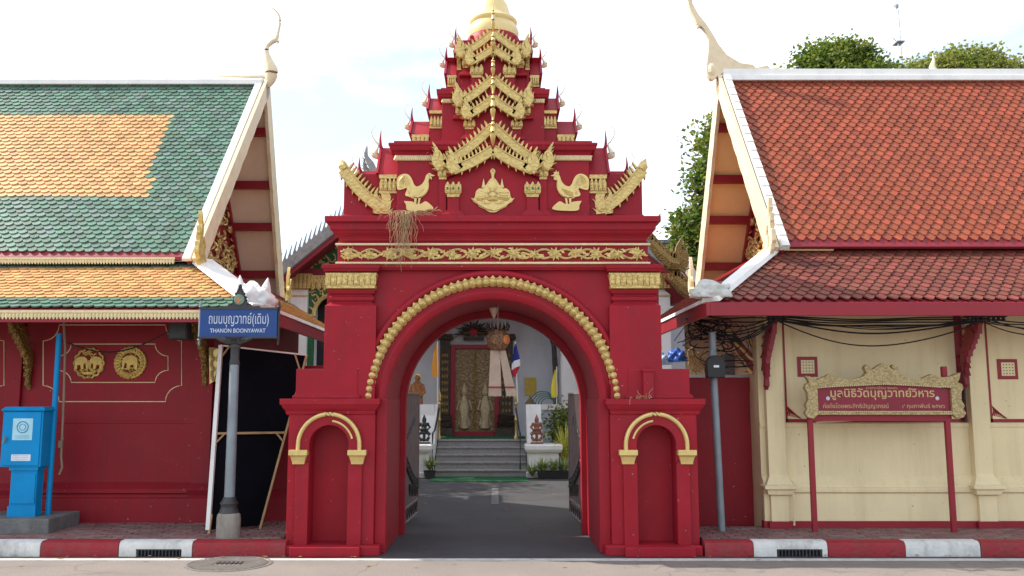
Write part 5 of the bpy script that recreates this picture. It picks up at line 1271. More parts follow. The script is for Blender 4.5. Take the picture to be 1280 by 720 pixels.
# foundation sign
YB_ = 9.95
c = at(1104, 497, YB_); u = hh(1, 497, YB_)
fs_ = empty('carved_sign', (c.x, YB_, KH), 'gold framed red sign with Thai lettering on two red posts before the cream wall', 'sign')
for px_, py in ((1017.5, 655), (1191, 655)):
    p = at(px_, 600, YB_); m = MB(); m.box(p.x-.028, p.x+.028, YB_+.02, YB_+.07, KH, zz(497, YB_)+.35 if px_ > 1100 else zz(480, YB_)); m.build('post', REDF, fs_, bevel=.004)
m = MB(); z_ = zz(524, YB_); m.box(at(1017, 524, YB_).x, at(1191, 524, YB_).x, YB_+.021, YB_+.065, z_-.02, z_+.05); m.build('cross_rail', REDF, fs_)
pn = MB(); a, b = at(1021, 513.5, YB_), at(1187, 482.5, YB_); pn.prism([(a.x, a.z), (b.x, a.z), (b.x, b.z-.03), (c.x, b.z+.04), (a.x, b.z-.03)], YB_-.005, YB_+.02); pan = pn.build('panel', mat('sign_red', (.22, .012, .03), .4, var=.08), fs_)
GS = mat('sign_gold', (.5, .4, .2), .5, .15, var=.15, vs=16, bump=.3, bs=60, voro=.5, vsc=36)
T = lambda pl: [(c.x+(p[0]-1104)*u, c.z-(p[1]-497)*u) for p in pl]
m = MB()
top = [(1012, 484), (1010, 476), (1006, 470), (1012, 471), (1020, 475), (1024, 473), (1030, 471), (1036, 468), (1042, 470), (1050, 473), (1058, 475), (1068, 474), (1078, 471), (1083, 466), (1080, 460), (1083, 456), (1087, 458), (1088, 463), (1093, 461), (1098, 457), (1104, 454.5), (1110, 457), (1114, 461), (1118, 463), (1114, 459), (1117, 456), (1122, 458), (1122, 464), (1128, 471), (1140, 474), (1152, 473), (1164, 468), (1170, 470), (1178, 472), (1186, 471), (1194, 468), (1200, 466), (1198, 474), (1192, 484)]
m.prism(T(top+[(1187, 484.5), (1104, 480.5), (1021, 484.5)]), YB_-.05, YB_+.03)
m.build('top_frame', GS, fs_)
m = MB(); m.prism(T([(1019, 514), (1189, 514), (1189, 518), (1019, 518)]), YB_-.03, YB_+.03); m.build('bottom_frame', GS, fs_)
for s in SIDES:
    X_ = lambda v: 1104+s*v
    m = MB(); m.prism(T([(X_(83.3), 481), (X_(92), 478), (X_(97), 480), (X_(99), 485), (X_(96), 490), (X_(95.5), 500), (X_(99), 507), (X_(97), 511), (X_(100), 516), (X_(97), 521), (X_(90), 523), (X_(85), 519), (X_(83.3), 515)]), YB_-.04, YB_+.03); m.build('side_frame', GS, fs_)
m = MB()
for i in range(60):
    t = (i+.5)/60; xq = 1021+166*t; yq = 484.5-4*(1-abs(2*t-1)); p = T([(xq, yq-.2), (xq, 514.3)]); 
    for P_ in p: m.ball((P_[0], YB_-.035 if P_ is p[1] else YB_-.052, P_[1]), .009, 5, 3)
m.build('bead_rim', GOLDT, fs_, kind='stuff')
for px_ in (1034.5, 1171): 
    p = at(px_, 498, YB_); m = MB(); m.lathe([(.02, 0), (.022, .006), (.012, .012), (.008, .016)], (p.x, YB_-.006, p.z), 12, M=M90); m.build('rosette', LETW, fs_)
tx = lambda a, b: (c.x+(a-1104)*u, c.x+(b-1104)*u)
text('lettering', 'มูลนิธิวัดบุญวาทย์วิหาร', *tx(1038, 1168), c.z-(492.5-497)*u, YB_-.0055, LETG, pan, height=15*u, bold=.012)
text('lettering', 'เลขทะเบียน ๒๐๓๖', *tx(1083, 1122), c.z-(484.6-497)*u, YB_-.0055, LETG, pan, height=3.6*u)
text('lettering', 'ก่อตั้งโดยพระสิทธิปัญญาภรณ์', *tx(1028, 1110), c.z-(507.5-497)*u, YB_-.0055, LETG, pan, height=7.5*u)
text('lettering', '๙ กุมภาพันธ์ ๒๕๒๖', *tx(1127, 1180), c.z-(508-497)*u, YB_-.0055, LETG, pan, height=7*u)
# cables under the right eave
q = random.Random(21)
cr_ = empty('cable_bundle', tuple(at(1090, 402, 9.85)), 'bundle of black sagging cables strung under the red eave of the cream hall', 'cables')
def sag(p0, p1, d, r, n=22):
    m = MB(); m.tube([lerp(p0, p1, t)-Vector((0, 0, d*4*t*(1-t)))+Vector((0, 0, .01*math.sin(t*9+d*50))) for t in [i/n for i in range(n+1)]], r, 5, cap=False); m.build('cable', WIRE, cr_)
for i in range(9):
    y0 = 396+q.uniform(0, 6); sag(at(968, y0, 9.85), at(1224, y0+q.uniform(-1, 2), 9.85), [.03, .05, .06, .08, .10, .12, .14, .28, .02][i], q.choice((.006, .008, .010)))
for i in range(5): y0 = 396+q.uniform(0, 5); sag(at(1224, y0, 9.85), at(1400, y0, 9.85), .03+.04*i, .007)
for i in range(8): y0 = 396+q.uniform(0, 6); sag(at(862+q.uniform(-6, 6), y0+q.uniform(-4, 4), 10.3), at(968, y0, 9.85), .03+.035*i, .008)
for px_ in (972, 1219, 1245):
    m = MB(); 
    for k in range(4): p = at(px_-9+6*k, 398, 9.85); m.lathe([(.02, -.03), (.026, -.015), (.016, 0), (.026, .015), (.02, .03)], p, 8)
    p = at(px_, 395, 9.85); m.box(p.x-.12, p.x+.12, 9.84, 9.87, p.z-.012, p.z+.012); m.build('insulator_rack', BLK, cr_)
m = MB(); pts = [at(1219, 400, 9.9), at(1213, 415, 10.1), at(1206, 428, 10.25), at(1204, 450, 10.32), at(1204, 480, 10.34), at(1206, 527, 10.36)]
m.tube(pts, .017, 6); m.build('down_cable', WIRE, cr_)
tg = MB()
for i in range(20):
    cx_, cy_ = q.gauss(898, 24), q.gauss(432, 17); rx, ry = q.uniform(5, 26), q.uniform(4, 16); a0_ = q.uniform(0, 6); sp_ = q.uniform(3, 6.5); Yq = 10.35+q.uniform(-.12, .15)
    tg.tube([at(cx_+rx*math.cos(a0_+sp_*k/14), min(466, max(400, cy_+ry*math.sin(a0_+sp_*k/14))), Yq) for k in range(15)], q.choice((.004, .006, .008)), 4, cap=False)
for i in range(16):
    x0_, y0_ = 880+q.gauss(0, 5), 403+q.gauss(0, 3); tg.tube([at(x0_, y0_, 10.25), at(x0_+q.uniform(-30, 30), y0_+q.uniform(0, 14), 10.2), at(x0_+q.uniform(-35, 40), y0_+q.uniform(6, 34), 10.3)], .005, 4, cap=False)
o = tg.build('cable_tangle', WIRE); tag(o, 'tangle of black wires above the red boundary wall beside the meter pole', 'cables')
# kanok bracket, grey boxes and blue bundle behind the boundary wall
xk = at(935, 440, 10.9)
kb = empty('carved_bracket', (xk.x, 10.65, zz(470, 10.6)), 'maroon carved flame ornament with gold outline beside the cream hall corner', 'ornament')
def pp2(pl, Y): return [(at(p[0], p[1], Y).x, at(p[0], p[1], Y).z) for p in pl]
ol1 = flame([(948, -462), (930, -444), (918, -424), (906, -402)], 9, 5, 1, .8); ol1 = [(p[0], -p[1]) for p in ol1]
m = MB(); m.prism(pp2(ol1, 10.6), 10.58, 10.64); 
ol3 = [(p[0], -p[1]) for p in flame([(947, -455), (948, -440), (940, -428), (936, -420)], 6, 4, -1, .8)]; m.prism(pp2(ol3, 10.6), 10.57, 10.63)
m.build('flame_panel', REDD, kb)
m = MB(); m.tube([at(p.x, p.y, 10.56) for p in cv([(909, 408), (914, 420), (920, 430), (929, 438), (938, 448), (948, 452), (947, 462), (940, 466), (934, 460)], 4)], [.022, .03, .035, .03]+[.018]*29, 6); m.tube([at(p.x, p.y, 10.56) for p in cv([(917, 434), (922, 444), (930, 452), (934, 462)], 4)], .011, 5); m.tube([at(p.x, p.y, 10.56) for p in cv([(937, 420), (940, 430), (948, 434)], 4)], .009, 5)
m.build('gold_outline', GOLDP, kb)
# gold scroll at the corner of the left hall
m = MB()
for k in range(3):
    cy_ = 442+k*13; m.tube([at(269+(6-k*.3)*math.cos(t), cy_+7*math.sin(t), 10.72) for t in [i*.5 for i in range(11)]], [.035-.0025*i for i in range(11)], 6)
m.prism(pp2([(261, 434), (276, 436), (272, 455), (268, 476), (262, 480)], 10.74), 10.74, 10.79)
o = m.build('corner_scroll', GOLDP, kind=None); tag(o, 'golden scroll ornament on the corner of the red hall beside the black board', 'ornament')
q = random.Random(31)
def bag(px_, py, Y, r, ma, lab, seed):
    o = wrap(tuple(at(px_, py, Y)), r, lab, ma, seed); o.name = 'plastic_bag'; o['category'] = 'bag'; return o
BLUB = mat('blue_plastic', (.03, .10, .42), .35, var=.25, vs=12, bump=.3, bs=20)
LBLUB = mat('light_blue_plastic', (.35, .5, .68), .4, var=.2, vs=12, bump=.3, bs=20)
bag(846, 448, 11.3, .13, BLUB, 'dark blue plastic bundle on the boundary wall right of the gate', 5.5)
bag(828, 452, 11.3, .12, LBLUB, 'pale blue plastic bundle half hidden by the right shoulder of the gate', 8.5)
m = MB(); a, b = at(905, 442, 11.4), at(926, 469, 11.4); m.box(a.x, b.x, 11.4, 11.55, b.z, a.z); o = m.build('junction_box', GREYM, bevel=.008); tag(o, 'grey junction box behind the boundary wall beside the carved flame ornament', 'electrical box')
m = MB()
for i in range(60):
    x0_, y0_ = q.uniform(862, 884), q.uniform(444, 469); tg = [at(x0_+q.uniform(-8, 8)*k/3, y0_-q.uniform(0, 5)*k, 11.1) for k in range(4)]; m.tube(tg, .006, 4)
o = m.build('twig_pile', WOOD); tag(o, 'pile of dry sticks heaped behind the boundary wall beside the meter pole', 'sticks')
# hanging lantern in the arch
YH = 10.1; lc = at(622.5, 425, YH); u = hh(1, 425, YH)
LANT = mat('lantern_brown', (.26, .15, .085), .6, var=.4, vs=30, bump=.3, voro=.7, vsc=50); LORG = mat('lantern_orange', (.6, .2, .07), .5, var=.2); TAIL = mat('lantern_cloth', (.42, .32, .25), .8, var=.12, vs=12, bump=.2); MAR = mat('maroon_trim', (.3, .05, .03), .7)
hl = empty('hanging_lantern', tuple(lc), 'brown paper lantern with two long cloth tails hanging in the arch', 'lantern')
m = MB(); crown = AC+AR; m.tube([(lc.x, YH, crown), (lc.x, YH, lc.z+.13)], .004, 5); m.lathe([(.005, zz(399, YH)), (.055, zz(387, YH)), (.055, zz(385, YH))], (at(617.5, 390, YH).x, YH, 0), 8); m.build('hanger', TAIL, hl)
m = MB(); Rz = .135
for (sx_, sy_) in ((1, 1),):
    pr = [(Rz*.62, -.115), (Rz, -.05), (Rz, .05), (Rz*.62, .115)]; m.lathe(pr, tuple(lc), 8)
m.build('lantern_body', LANT, hl)
for k, (a, ma) in enumerate(((0, LANT), (.85, LORG), (-.85, LANT))):
    p = Vector((lc.x+math.sin(a)*.13-(.03 if k == 0 else 0), YH-math.cos(a)*.13, lc.z)); Mr = Matrix.Rotation(a, 4, 'Z') @ M90
    m = MB(); m.lathe([(.058, 0), (.055, .008), (.03, .01), (.028, .016), (.002, .018)], p, 8, M=Mr); m.build('lantern_disc', ma, hl)
m = MB()
for k in range(8):
    a = 2*PI*k/8+.2; r = .10; p = lc+Vector((r*math.cos(a), r*math.sin(a), .11)); m.tube([p, p+Vector((.03*math.cos(a), .03*math.sin(a), .05)), p+Vector((.015*math.cos(a), .015*math.sin(a), .11))], [.02, .015, .003], 5)
m.build('lantern_flames', DARKO, hl)
for (xa_, xb_, xc_, xd_) in ((613, 625, 611, 626.5), (624, 632, 631, 643)):
    m = MB(); P_ = [at(xa_, 438, YH), at(xb_, 438, YH), at(xd_, 483, YH), at(xc_, 483, YH)]
    Q = [lerp(P_[3], P_[0], -.28), lerp(P_[2], P_[1], -.28)]
    m.add(*slabq(P_[0], P_[1], P_[2], P_[3], .008)); tl = m.build('cloth_tail', TAIL, hl)
    m = MB(); b0, b1 = lerp(P_[3], P_[0], -.05), lerp(P_[2], P_[1], -.05); f2 = Vector((0, -.003, 0)); m.add(*slabq(P_[3]+f2, P_[2]+f2, b1+f2, b0+f2, .01)); m.build('red_band', REDF, tl)
    for k in range(14):
        t0, t1 = k/14+.006, (k+1)/14-.006; m = MB(); m.add(*slabq(lerp(b0, b1, t0), lerp(b0, b1, t1), lerp(Q[0], Q[1], t1)+Vector((0, 0, R.uniform(0, .02))), lerp(Q[0], Q[1], t0), .006)); m.build('tassel', TAIL, tl)
    for k in range(5): p = lerp(lerp(P_[0], P_[1], .5), lerp(P_[3], P_[2], .5), (k+.7)/5.4); m = MB(); m.prism([(p.x-.012, p.z), (p.x, p.z-.018), (p.x+.012, p.z), (p.x, p.z+.018)], p.y-.006, p.y-.001); m.build('cloth_motif', MAR, tl)

# ================================================================== VIHARA
vh = empty('temple_vihara', (-.35, 23, 0), 'grey white temple hall with gold doors behind the gate arch', 'temple building')
PZ = .72; YT = 20.25
# platform
m = MB(); m.box(-8.5, -1.36, YT, 30, 0, PZ); m.box(.70, 8.5, YT, 30, 0, PZ); m.box(-1.36, .70, YT, 30, 0, PZ-.0); m.build('platform', GREYW, vh)
xs0_, xs1_ = -1.34, .62
for k in range(5):
    m = MB(); y0 = 18.82+k*.28; m.box(xs0_, xs1_, y0+.02, YT+.0-.001*k, k*.144, (k+1)*.144-.035); m.build('stair_riser', STEPM, vh); m = MB(); m.box(xs0_-.0, xs1_, y0-.01, y0+.30, (k+1)*.144-.0345, (k+1)*.144); m.build('stair_tread', PUMICE, vh, bevel=.008)
YD = 22.0
m = MB()
dx0, dx1 = xx(563, 500, YD), xx(624, 500, YD); dz1 = zz(431, YD)
m.box(-8, dx0, YD, YD+.3, PZ, 4.7); m.box(dx1, 8, YD, YD+.3, PZ, 4.7); m.box(dx0, dx1, YD, YD+.3, dz1, 4.7); m.build('wall', GREYW, vh)
m = MB(); fw_ = .115
m.box(dx0, dx0+fw_, YD-.08, YD+.2, PZ+.06, dz1); m.box(dx1-fw_, dx1, YD-.08, YD+.2, PZ+.06, dz1); m.box(dx0, dx1, YD-.081, YD+.2, dz1-.1, dz1+.001); m.box(dx0, dx1, YD-.082, YD+.2, PZ, PZ+.11); m.build('door_frame', REDF, vh, bevel=.006)
dm = (dx0+dx1)/2
for s, (a, b) in ((-1, (dx0+fw_, dm-.03)), (1, (dm+.03, dx1-fw_))):
    m = MB(); m.box(a, b, YD, YD+.06, PZ+.11, dz1-.1); lf = m.build('door_leaf', DOORG, vh)
    cx_ = (a+b)/2; m = MB(); zf = PZ+.2
    m.tube([(cx_, YD-.01, zf), (cx_, YD-.03, zf+.25), (cx_, YD-.04, zf+.5), (cx_, YD-.03, zf+.72), (cx_, YD-.02, zf+.78), (cx_, YD-.035, zf+.86), (cx_, YD-.01, zf+1.1)], [.13, .10, .13, .07, .05, .085, .01], 10)
    for sg in SIDES: m.tube([(cx_+sg*.1, YD-.01, zf+.68), (cx_+sg*.18, YD-.02, zf+.45), (cx_+sg*.05, YD-.05, zf+.42)], .03, 6); m.tube([(cx_+sg*.06, YD-.01, zf+.3), (cx_+sg*.12, YD-.01, zf+.05)], .05, 6)
    m.build('guardian_relief', DOORL, lf, smooth=True)
    m = MB()
    for i in range(4):
        for j in range(5): zc2 = dz1-.18-.12*j; xc2 = a+.05+(b-a-.1)*(i+.5*(j % 2))/3.6; m.prism([(xc2-.04, zc2), (xc2, zc2-.06), (xc2+.04, zc2), (xc2, zc2+.06)], YD-.012, YD) if xc2 < b-.03 else None
    m.build('lattice_relief', DOORG, lf)
m = MB(); m.box(dm-.0295, dm+.0295, YD-.03, YD+.05, PZ+.11, dz1-.1)
for k in range(5): m.ball((dm, YD-.03, PZ+.3+k*.34), (.035, .02, .09), 8, 5)
m.build('door_stile', GOLDD, vh)
for s in SIDES:
    a, b = (dx0-.26, dx0-.01) if s < 0 else (dx1+.01, dx1+.34)
    m = MB(); m.rings([(PZ, a-.12, b+.12, YD-.3, YD), (PZ+.2, a-.1, b+.1, YD-.28, YD), (PZ+.22, a-.04, b+.04, YD-.2, YD), (PZ+.34, a-.08, b+.08, YD-.24, YD), (PZ+.36, a-.02, b+.02, YD-.16, YD), (PZ+.5, a-.06, b+.06, YD-.2, YD), (PZ+.52, a, b, YD-.12, YD), (dz1+.1, a, b, YD-.12, YD), (dz1+.14, a-.08, b+.08, YD-.2, YD), (dz1+.26, a-.05, b+.05, YD-.18, YD)]); m.build('door_pilaster', DARKO, vh)
    m = MB(); nn_ = 9
    for j in range(nn_):
        for i in range(3): xq = a+.04+(b-a-.08)*(i+.5)/3; zq = PZ+.62+j*.17; m.prism([(xq-.03, zq), (xq, zq-.06), (xq+.03, zq), (xq, zq+.06)], YD-.128, YD-.119)
    m.build('pilaster_inlay', GOLDD, vh)
# sunburst over the door
sc0 = at(592, 415, YD-.2); m = MB()
for k in range(15):
    a = PI*k/14; L2 = .36 if k % 2 else .44; m.tube([(sc0.x+.1*math.cos(a), YD-.12, sc0.z-.05+.1*math.sin(a)), (sc0.x+L2*.7*math.cos(a), YD-.17, sc0.z-.05+L2*.6*math.sin(a)), (sc0.x+L2*1.15*math.cos(a), YD-.12, sc0.z-.05+L2*.85*math.sin(a))], [.05, .035, .006], 6)
m.box(sc0.x-.25, sc0.x+.25, YD-.16, YD, sc0.z-.2, sc0.z-.12); m.build('sunburst', DARKO, vh)
m = MB(); m.lathe([(.10, 0), (.1, .03), (.05, .05), (.002, .06)], (sc0.x, YD-.2, sc0.z), 14, M=M90); m.build('sunburst_centre', REDF, vh)
m = MB(); m.tube([(sc0.x-.5, YD-.15, sc0.z-.15), (sc0.x-.25, YD-.18, sc0.z-.02), (sc0.x, YD-.18, sc0.z+.0), (sc0.x+.25, YD-.18, sc0.z-.02), (sc0.x+.5, YD-.15, sc0.z-.15)], .014, 5); m.build('gold_edge', GOLDD, vh)
# porch columns with gold capitals
YPc = 19.6
for px_, w_ in ((372, .23), (826, .2), (476, .23), (768, .2)):
    c_ = at(px_, 360, YPc).x; zt2 = zz(362, YPc)
    m = MB(); m.box(c_-w_, c_+w_, YPc, YPc+.45, 0, zt2); m.build('porch_column', WHITE, vh)
    m = MB(); m.rings([(zt2, c_-w_-.02, c_+w_+.02, YPc-.02, YPc+.47), (zt2+.05, c_-w_-.02, c_+w_+.02, YPc-.02, YPc+.47), (zt2+.35, c_-w_-.10, c_+w_+.10, YPc-.1, YPc+.5)]); petals(m, c_-w_-.08, c_+w_+.08, zt2+.02, zt2+.36, YPc-.08, 7, th=.03); m.box(c_-w_-.01, c_+w_+.01, YPc-.015, YPc, zt2-.16, zt2-.12); m.build('column_capital', GOLD, vh)
# beam, pediment and green carved panels
zq0 = zz(344, YPc); ca_ = at(372, 344, YPc).x; cb_ = at(826, 344, YPc).x
m = MB(); m.box(ca_-1, cb_+1.4, YPc+.05, YPc+.35, zq0-.02, zq0+.16); m.box(ca_-1.2, cb_+1.8, YPc+.3, YPc+.5, zq0-.5, zq0+.2); m.build('porch_beam', REDD, vh)
m = MB(); m.box(ca_, cb_, YPc+.03, YPc+.06, zq0-.16, zq0+.0); petals(m, ca_, cb_, zq0-.16, zq0-.34, YPc+.05, 60, th=.03); m.build('beam_lace', GOLD, vh)
apx = (ca_+cb_)/2; rise = 3.9; slp = rise/((cb_-ca_)/2+.9)
m = MB(); m.prism([(ca_-.4, zq0+.16), (cb_+.4, zq0+.16), (apx, zq0+.1+slp*(cb_-apx+.3))], YPc+.2, YPc+.3); m.build('pediment', GREENM, vh)
m = MB(); q = random.Random(8)
for i in range(260):
    x = q.uniform(ca_-.3, cb_+.3); top_ = slp*((cb_-apx)-abs(x-apx)+.3)
    if top_ < .15: continue
    z = zq0+.2+q.random()*top_*.9; r = q.uniform(.08, .16); a0_ = q.uniform(0, 6); sg = q.choice((-1, 1))
    if abs(x-apx) < 2.4: continue
    m.tube([(x+r*(1-k/8)*math.cos(a0_+sg*k*.65), YPc+.17, z+r*(1-k/8)*math.sin(a0_+sg*k*.65)) for k in range(8)], .02, 5)
m.build('pediment_scroll', GOLD, vh, kind='stuff')
for s in SIDES:      # side arches under the beam
    x0_ = ca_+.24 if s < 0 else cb_-1.6; w_ = 1.36; zb_2 = 0; zs = zz(395, YPc); r = .42; cxx = x0_+.55 if s < 0 else x0_+w_-.55
    m = MB(); pts = [(x0_, zs-2), (cxx-r, zs-2)]+[(cxx-r*math.cos(PI*k/10), zs+r*1.15*math.sin(PI*k/10)) for k in range(11)]+[(cxx+r, zs-2), (x0_+w_, zs-2), (x0_+w_, zq0-.17), (x0_, zq0-.17)]
    m.prism(pts, YPc+.1, YPc+.2); m.build('arch_panel', GREENM, vh)
    m = MB(); m.tube([(cxx-r*math.cos(PI*k/16), YPc+.07, zs+r*1.15*math.sin(PI*k/16)) for k in range(17)], .05, 6)
    for k in range(13): a = PI*k/12; m.tube([(cxx-r*math.cos(a), YPc+.07, zs+r*1.15*math.sin(a)), (cxx-(r+.16)*math.cos(a+.1), YPc+.07, zs+(r*1.15+.16)*math.sin(a+.1))], [.04, .006], 5)
    for i in range(26): x = q.uniform(x0_, x0_+w_); z = q.uniform(zs+.45, zq0-.2); m.tube([(x+.09*(1-k/8)*math.cos(i+k*.65), YPc+.08, z+.09*(1-k/8)*math.sin(i+k*.65)) for k in range(8)], .015, 5)
    m.build('arch_gilding', GOLD, vh)
    m = MB(); m.box(cxx-r, cxx+r, YPc+.5, YPc+.55, zs-2, zs+.6); m.build('dark_opening', BLK, vh)
# porch roof rakes
A0 = at(348, 344, YPc-.6); A1 = at(424, 283, YPc-.6); dv = (A1-A0).normalized(); apz = A0.z+(apx-A0.x)*dv.z/dv.x
def rake(P0, P1, depth, nm, ma, th=.12):
    m = MB(); m.add(*slabq((P0.x, YPc-.6, P0.z), (P1.x, YPc-.6, P1.z), (P1.x, YPc+depth, P1.z), (P0.x, YPc+depth, P0.z), th)); return m.build(nm, ma, vh)
top = Vector((apx, YPc-.6, apz)); rake(A0, top, 8, 'porch_roof', REDD)
Bx0 = lerp(Vector((2*apx-A0.x+.0, YPc-.6, A0.z)), top, .07)
m = MB(); m.add(*slabq((Bx0.x, YPc-.6, Bx0.z), (top.x, YPc-.6, top.z), (top.x, YPc+8, top.z), (Bx0.x, YPc+8, Bx0.z), .12)); m.build('porch_roof', REDD, vh)
for s in SIDES:
    P0 = A0 if s < 0 else Bx0
    m = MB(); k = Vector((0, -.03, .0)); coping(m, P0+Vector((0, -.06, -.16)), top+Vector((0, -.06, -.16)), (0, -1, 0), .16, .04); m.build('rake_board', REDF, vh)
    m = MB(); coping(m, P0+Vector((0, -.02, .02)), top+Vector((0, -.02, .02)), (0, -1, 0), .26, .16)
    n_ = 26
    for i in range(n_):
        p = lerp(P0, top, (i+.4)/n_/1.6)+Vector((0, -.1, .14)); m.prism([(p.x-.05, p.z-.04), (p.x+.06, p.z), (p.x+.02, p.z+.12), (p.x+.05*(-s), p.z+.3)], p.y-.03, p.y+.03)
    m.build('scaled_bargeboard', PUMICE if s < 0 else GOLDD2, vh) if False else m.build('scaled_bargeboard', PUMICE, vh)
# golden naga ends on the right of the porch roof, tiled roof further back
YN = 18.9
for (bx_, by_, l) in ((842, 342, 44), (812, 338, 30)):
    pass
for k, pth in enumerate((((812, 303), (824, 318), (838, 330), (848, 332)), ((842, 348), (852, 358), (866, 368), (878, 374)))):
    m = MB(); Pp = [at(p[0], p[1], YN) for p in pth]; m.tube(Pp, [.12, .15, .17, .15], 8)
    for i in range(8):
        t = i/8*3; a = int(t); p = lerp(Pp[a], Pp[min(a+1, 3)], t-a); m.prism([(p.x-.07, p.z+.05), (p.x+.07, p.z+.05), (p.x+.06, p.z+.22), (p.x-.02, p.z+.30)], YN-.04, YN+.04)
    e = Pp[3] if k == 0 else Pp[3]; ln = [26, 10][k]*.0172
    m.prism(flame([(e.x, e.z-.1), (e.x+.1, e.z+ln*.4), (e.x+.02, e.z+ln*.8), (e.x+.1, e.z+ln*1.4)], .15, 5, -1, .7), YN-.05, YN+.05)
    m.build('naga_finial', GOLDD, vh)
m = MB(); a = at(836, 332, YN+.3); 
coping(m, at(850, 318, YN+.5), at(876, 362, YN+.5), (0, -1, 0), .22, .1); coping(m, at(845, 336, YN+.4), at(870, 370, YN+.4), (0, -1, 0), .12, .1); m.build('white_coping', WHITE, vh)
m = MB(); m.add(*slabq(at(832, 345, YN+.6), at(868, 372, YN+.6), at(868, 380, YN+1), at(832, 380, YN+1), .1)); m.build('gable_side', REDD, vh)
PUR = mat('roof_maroon', (.13, .04, .04), .6, var=.2, vs=5)
m = MB(); Yb_ = 27
for r in range(14):
    y = 304+r*3.2; a, b = at(806, y, Yb_-r*.15), at(872, y, Yb_-r*.15); b2 = at(806, y+3.6, Yb_-(r+1)*.15-.03)
    for k in range(14): xa_ = a.x+(b.x-a.x)*k/14; xb_ = a.x+(b.x-a.x)*(k+.93)/14; m.add(*slabq((xa_, a.y, a.z), (xb_, a.y, a.z), (xb_, b2.y, b2.z), (xa_, b2.y, b2.z), .04))
o = m.build('tiled_roof', PUR, vh, kind='stuff')
m = MB(); a, b = at(806, 303, Yb_), at(872, 303, Yb_); m.box(a.x, b.x, Yb_-.05, Yb_+.2, a.z-.02, a.z+.08); m.build('ridge_cap', GREYM, vh)
# grey finial behind the left shoulder of the gate
m = MB(); e = at(468, 220, 18.6); us_ = .0168
for k, (o_, l, w_) in enumerate(((0, 40, 5), (7, 24, 4))): m.prism(flame([(e.x-o_*us_, e.z), (e.x-(4+o_)*us_, e.z+l*.35*us_), (e.x-(11+o_*.3)*us_, e.z+l*.65*us_), (e.x-(10+o_*.6)*us_, e.z+l*us_)], w_*us_, 5, 1, .9), 18.57+k*.05, 18.63+k*.05)
m.box(e.x-.1, e.x+.1, 18.55, 18.7, e.z-1.5, e.z); m.build('naga_finial', PUMICE, vh)
# stair flanks
def cheek(x0, x1, nm='stair_cheek'):
    m = MB(); m.prism([(18.95, 0), (YT+.3, 0), (YT+.3, PZ+.78), (YT-.1, PZ+.78), (19.3, .66), (18.95, .66)], x0, x1, YZ); m.build(nm, WHITE, vh, bevel=.01)
cheek(.64, .98); cheek(-1.72, -1.36)
for (a, b) in ((.60, 1.32), (-2.0, -1.40)):
    m = MB(); m.rings([(0, a, b, 18.55, 19.2), (.10, a, b, 18.55, 19.2), (.11, a+.05, b-.05, 18.6, 19.15), (.5, a+.05, b-.05, 18.6, 19.15), (.52, a, b, 18.55, 19.2), (.58, a-.03, b+.03, 18.52, 19.23), (.66, a-.03, b+.03, 18.52, 19.23), (.68, a, b, 18.55, 19.2)]); m.build('newel_block', WHITE, vh, bevel=.006)
m = MB(); m.box(-2.35, -1.42, YT-.35, YT-.1, 0, PZ+.78); m.build('newel_block', WHITE, vh)
# right parapet with balusters
m = MB(); m.box(.98, 3.4, YT-.02, YT+.2, PZ+.66, PZ+.78); m.box(.98, 3.4, YT-.0, YT+.2, PZ-.0, PZ+.1); m.build('parapet_rail', WHITE, vh)
bp_ = None
for k in range(10):
    x = 1.12+k*.235; m = MB(); m.box(x-.05, x+.05, YT+.05, YT+.13, PZ+.1, PZ+.66)
    if bp_ is None: bp_ = m.build('baluster', GREYW, vh)
    else: inst(bp_, vh, (x, WL[bp_].y, WL[bp_].z))
m = MB(); m.box(xx(702, 480, 20.6), xx(726, 480, 20.6), 20.6, 21.0, 0, 4.7); m.build('side_pillar', WHITE, vh)
m = MB(); a = at(694, 490, 21.3); m.tube([(a.x, 21.2, PZ+.3), (a.x+.01, 21.2, PZ+1.5), (a.x-.03, 21.2, PZ+2.2), (a.x-.2, 21.2, PZ+2.6)], [.06, .07, .06, .02], 8); m.build('drain_pipe', DARKO, vh)
BRASS = mat('brass', (.5, .38, .16), .3, .6, var=.15)
for px_ in (549, 645):
    p = at(px_, 549, YT); m = MB(); m.lathe([(.05, PZ), (.05, PZ+.06), (.028, PZ+.1), (.03, PZ+.4), (.05, PZ+.43), (.028, PZ+.47), (.028, PZ+.75), (.05, PZ+.79), (.03, PZ+.83), (.05, PZ+.89), (.035, PZ+.94), (.045, PZ+.98), (.012, PZ+1.08), (.004, PZ+1.16)], (p.x, YT-.05, 0), 12); m.build('rail_post', BRASS, vh, smooth=True)
m = MB(); p = at(645, 549, YT); m.tube([(p.x, YT-.05, PZ+.7), (p.x+.05, 19.4, .95), (p.x+.06, 18.9, .9), (p.x+.06, 18.9, .1)], .02, 6); m.build('hand_rail', IRON, vh)
m = MB(); p = at(549, 549, YT); m.tube([(p.x, YT-.05, PZ+.7), (p.x-.04, 19.4, .95), (p.x-.05, 18.9, .9), (p.x-.05, 18.9, .1)], .02, 6); m.build('hand_rail', IRON, vh)
# carpets
m = MB(); a, b = at(546, 604, 18.2), at(660, 604, 18.2); m.box(-1.36, .62, 17.65, 18.78, .0, .012); o = m.build('door_mat', CARP); tag(o, 'green carpet mat lying on the courtyard before the stairs', 'mat')
m = MB(); m.box(-1.34, .66, 20.3, 21.6, PZ+.001, PZ+.014); o = m.build('door_mat', CARP); tag(o, 'green carpet strip on the platform before the gold doors', 'mat')
# white line in the courtyard
m = MB(); a = at(619, 619, 15.6); m.box(a.x-.06, a.x+.06, 13.9, 16.4, .001, .005); m.build('ground_mark', MARK, kind='structure')
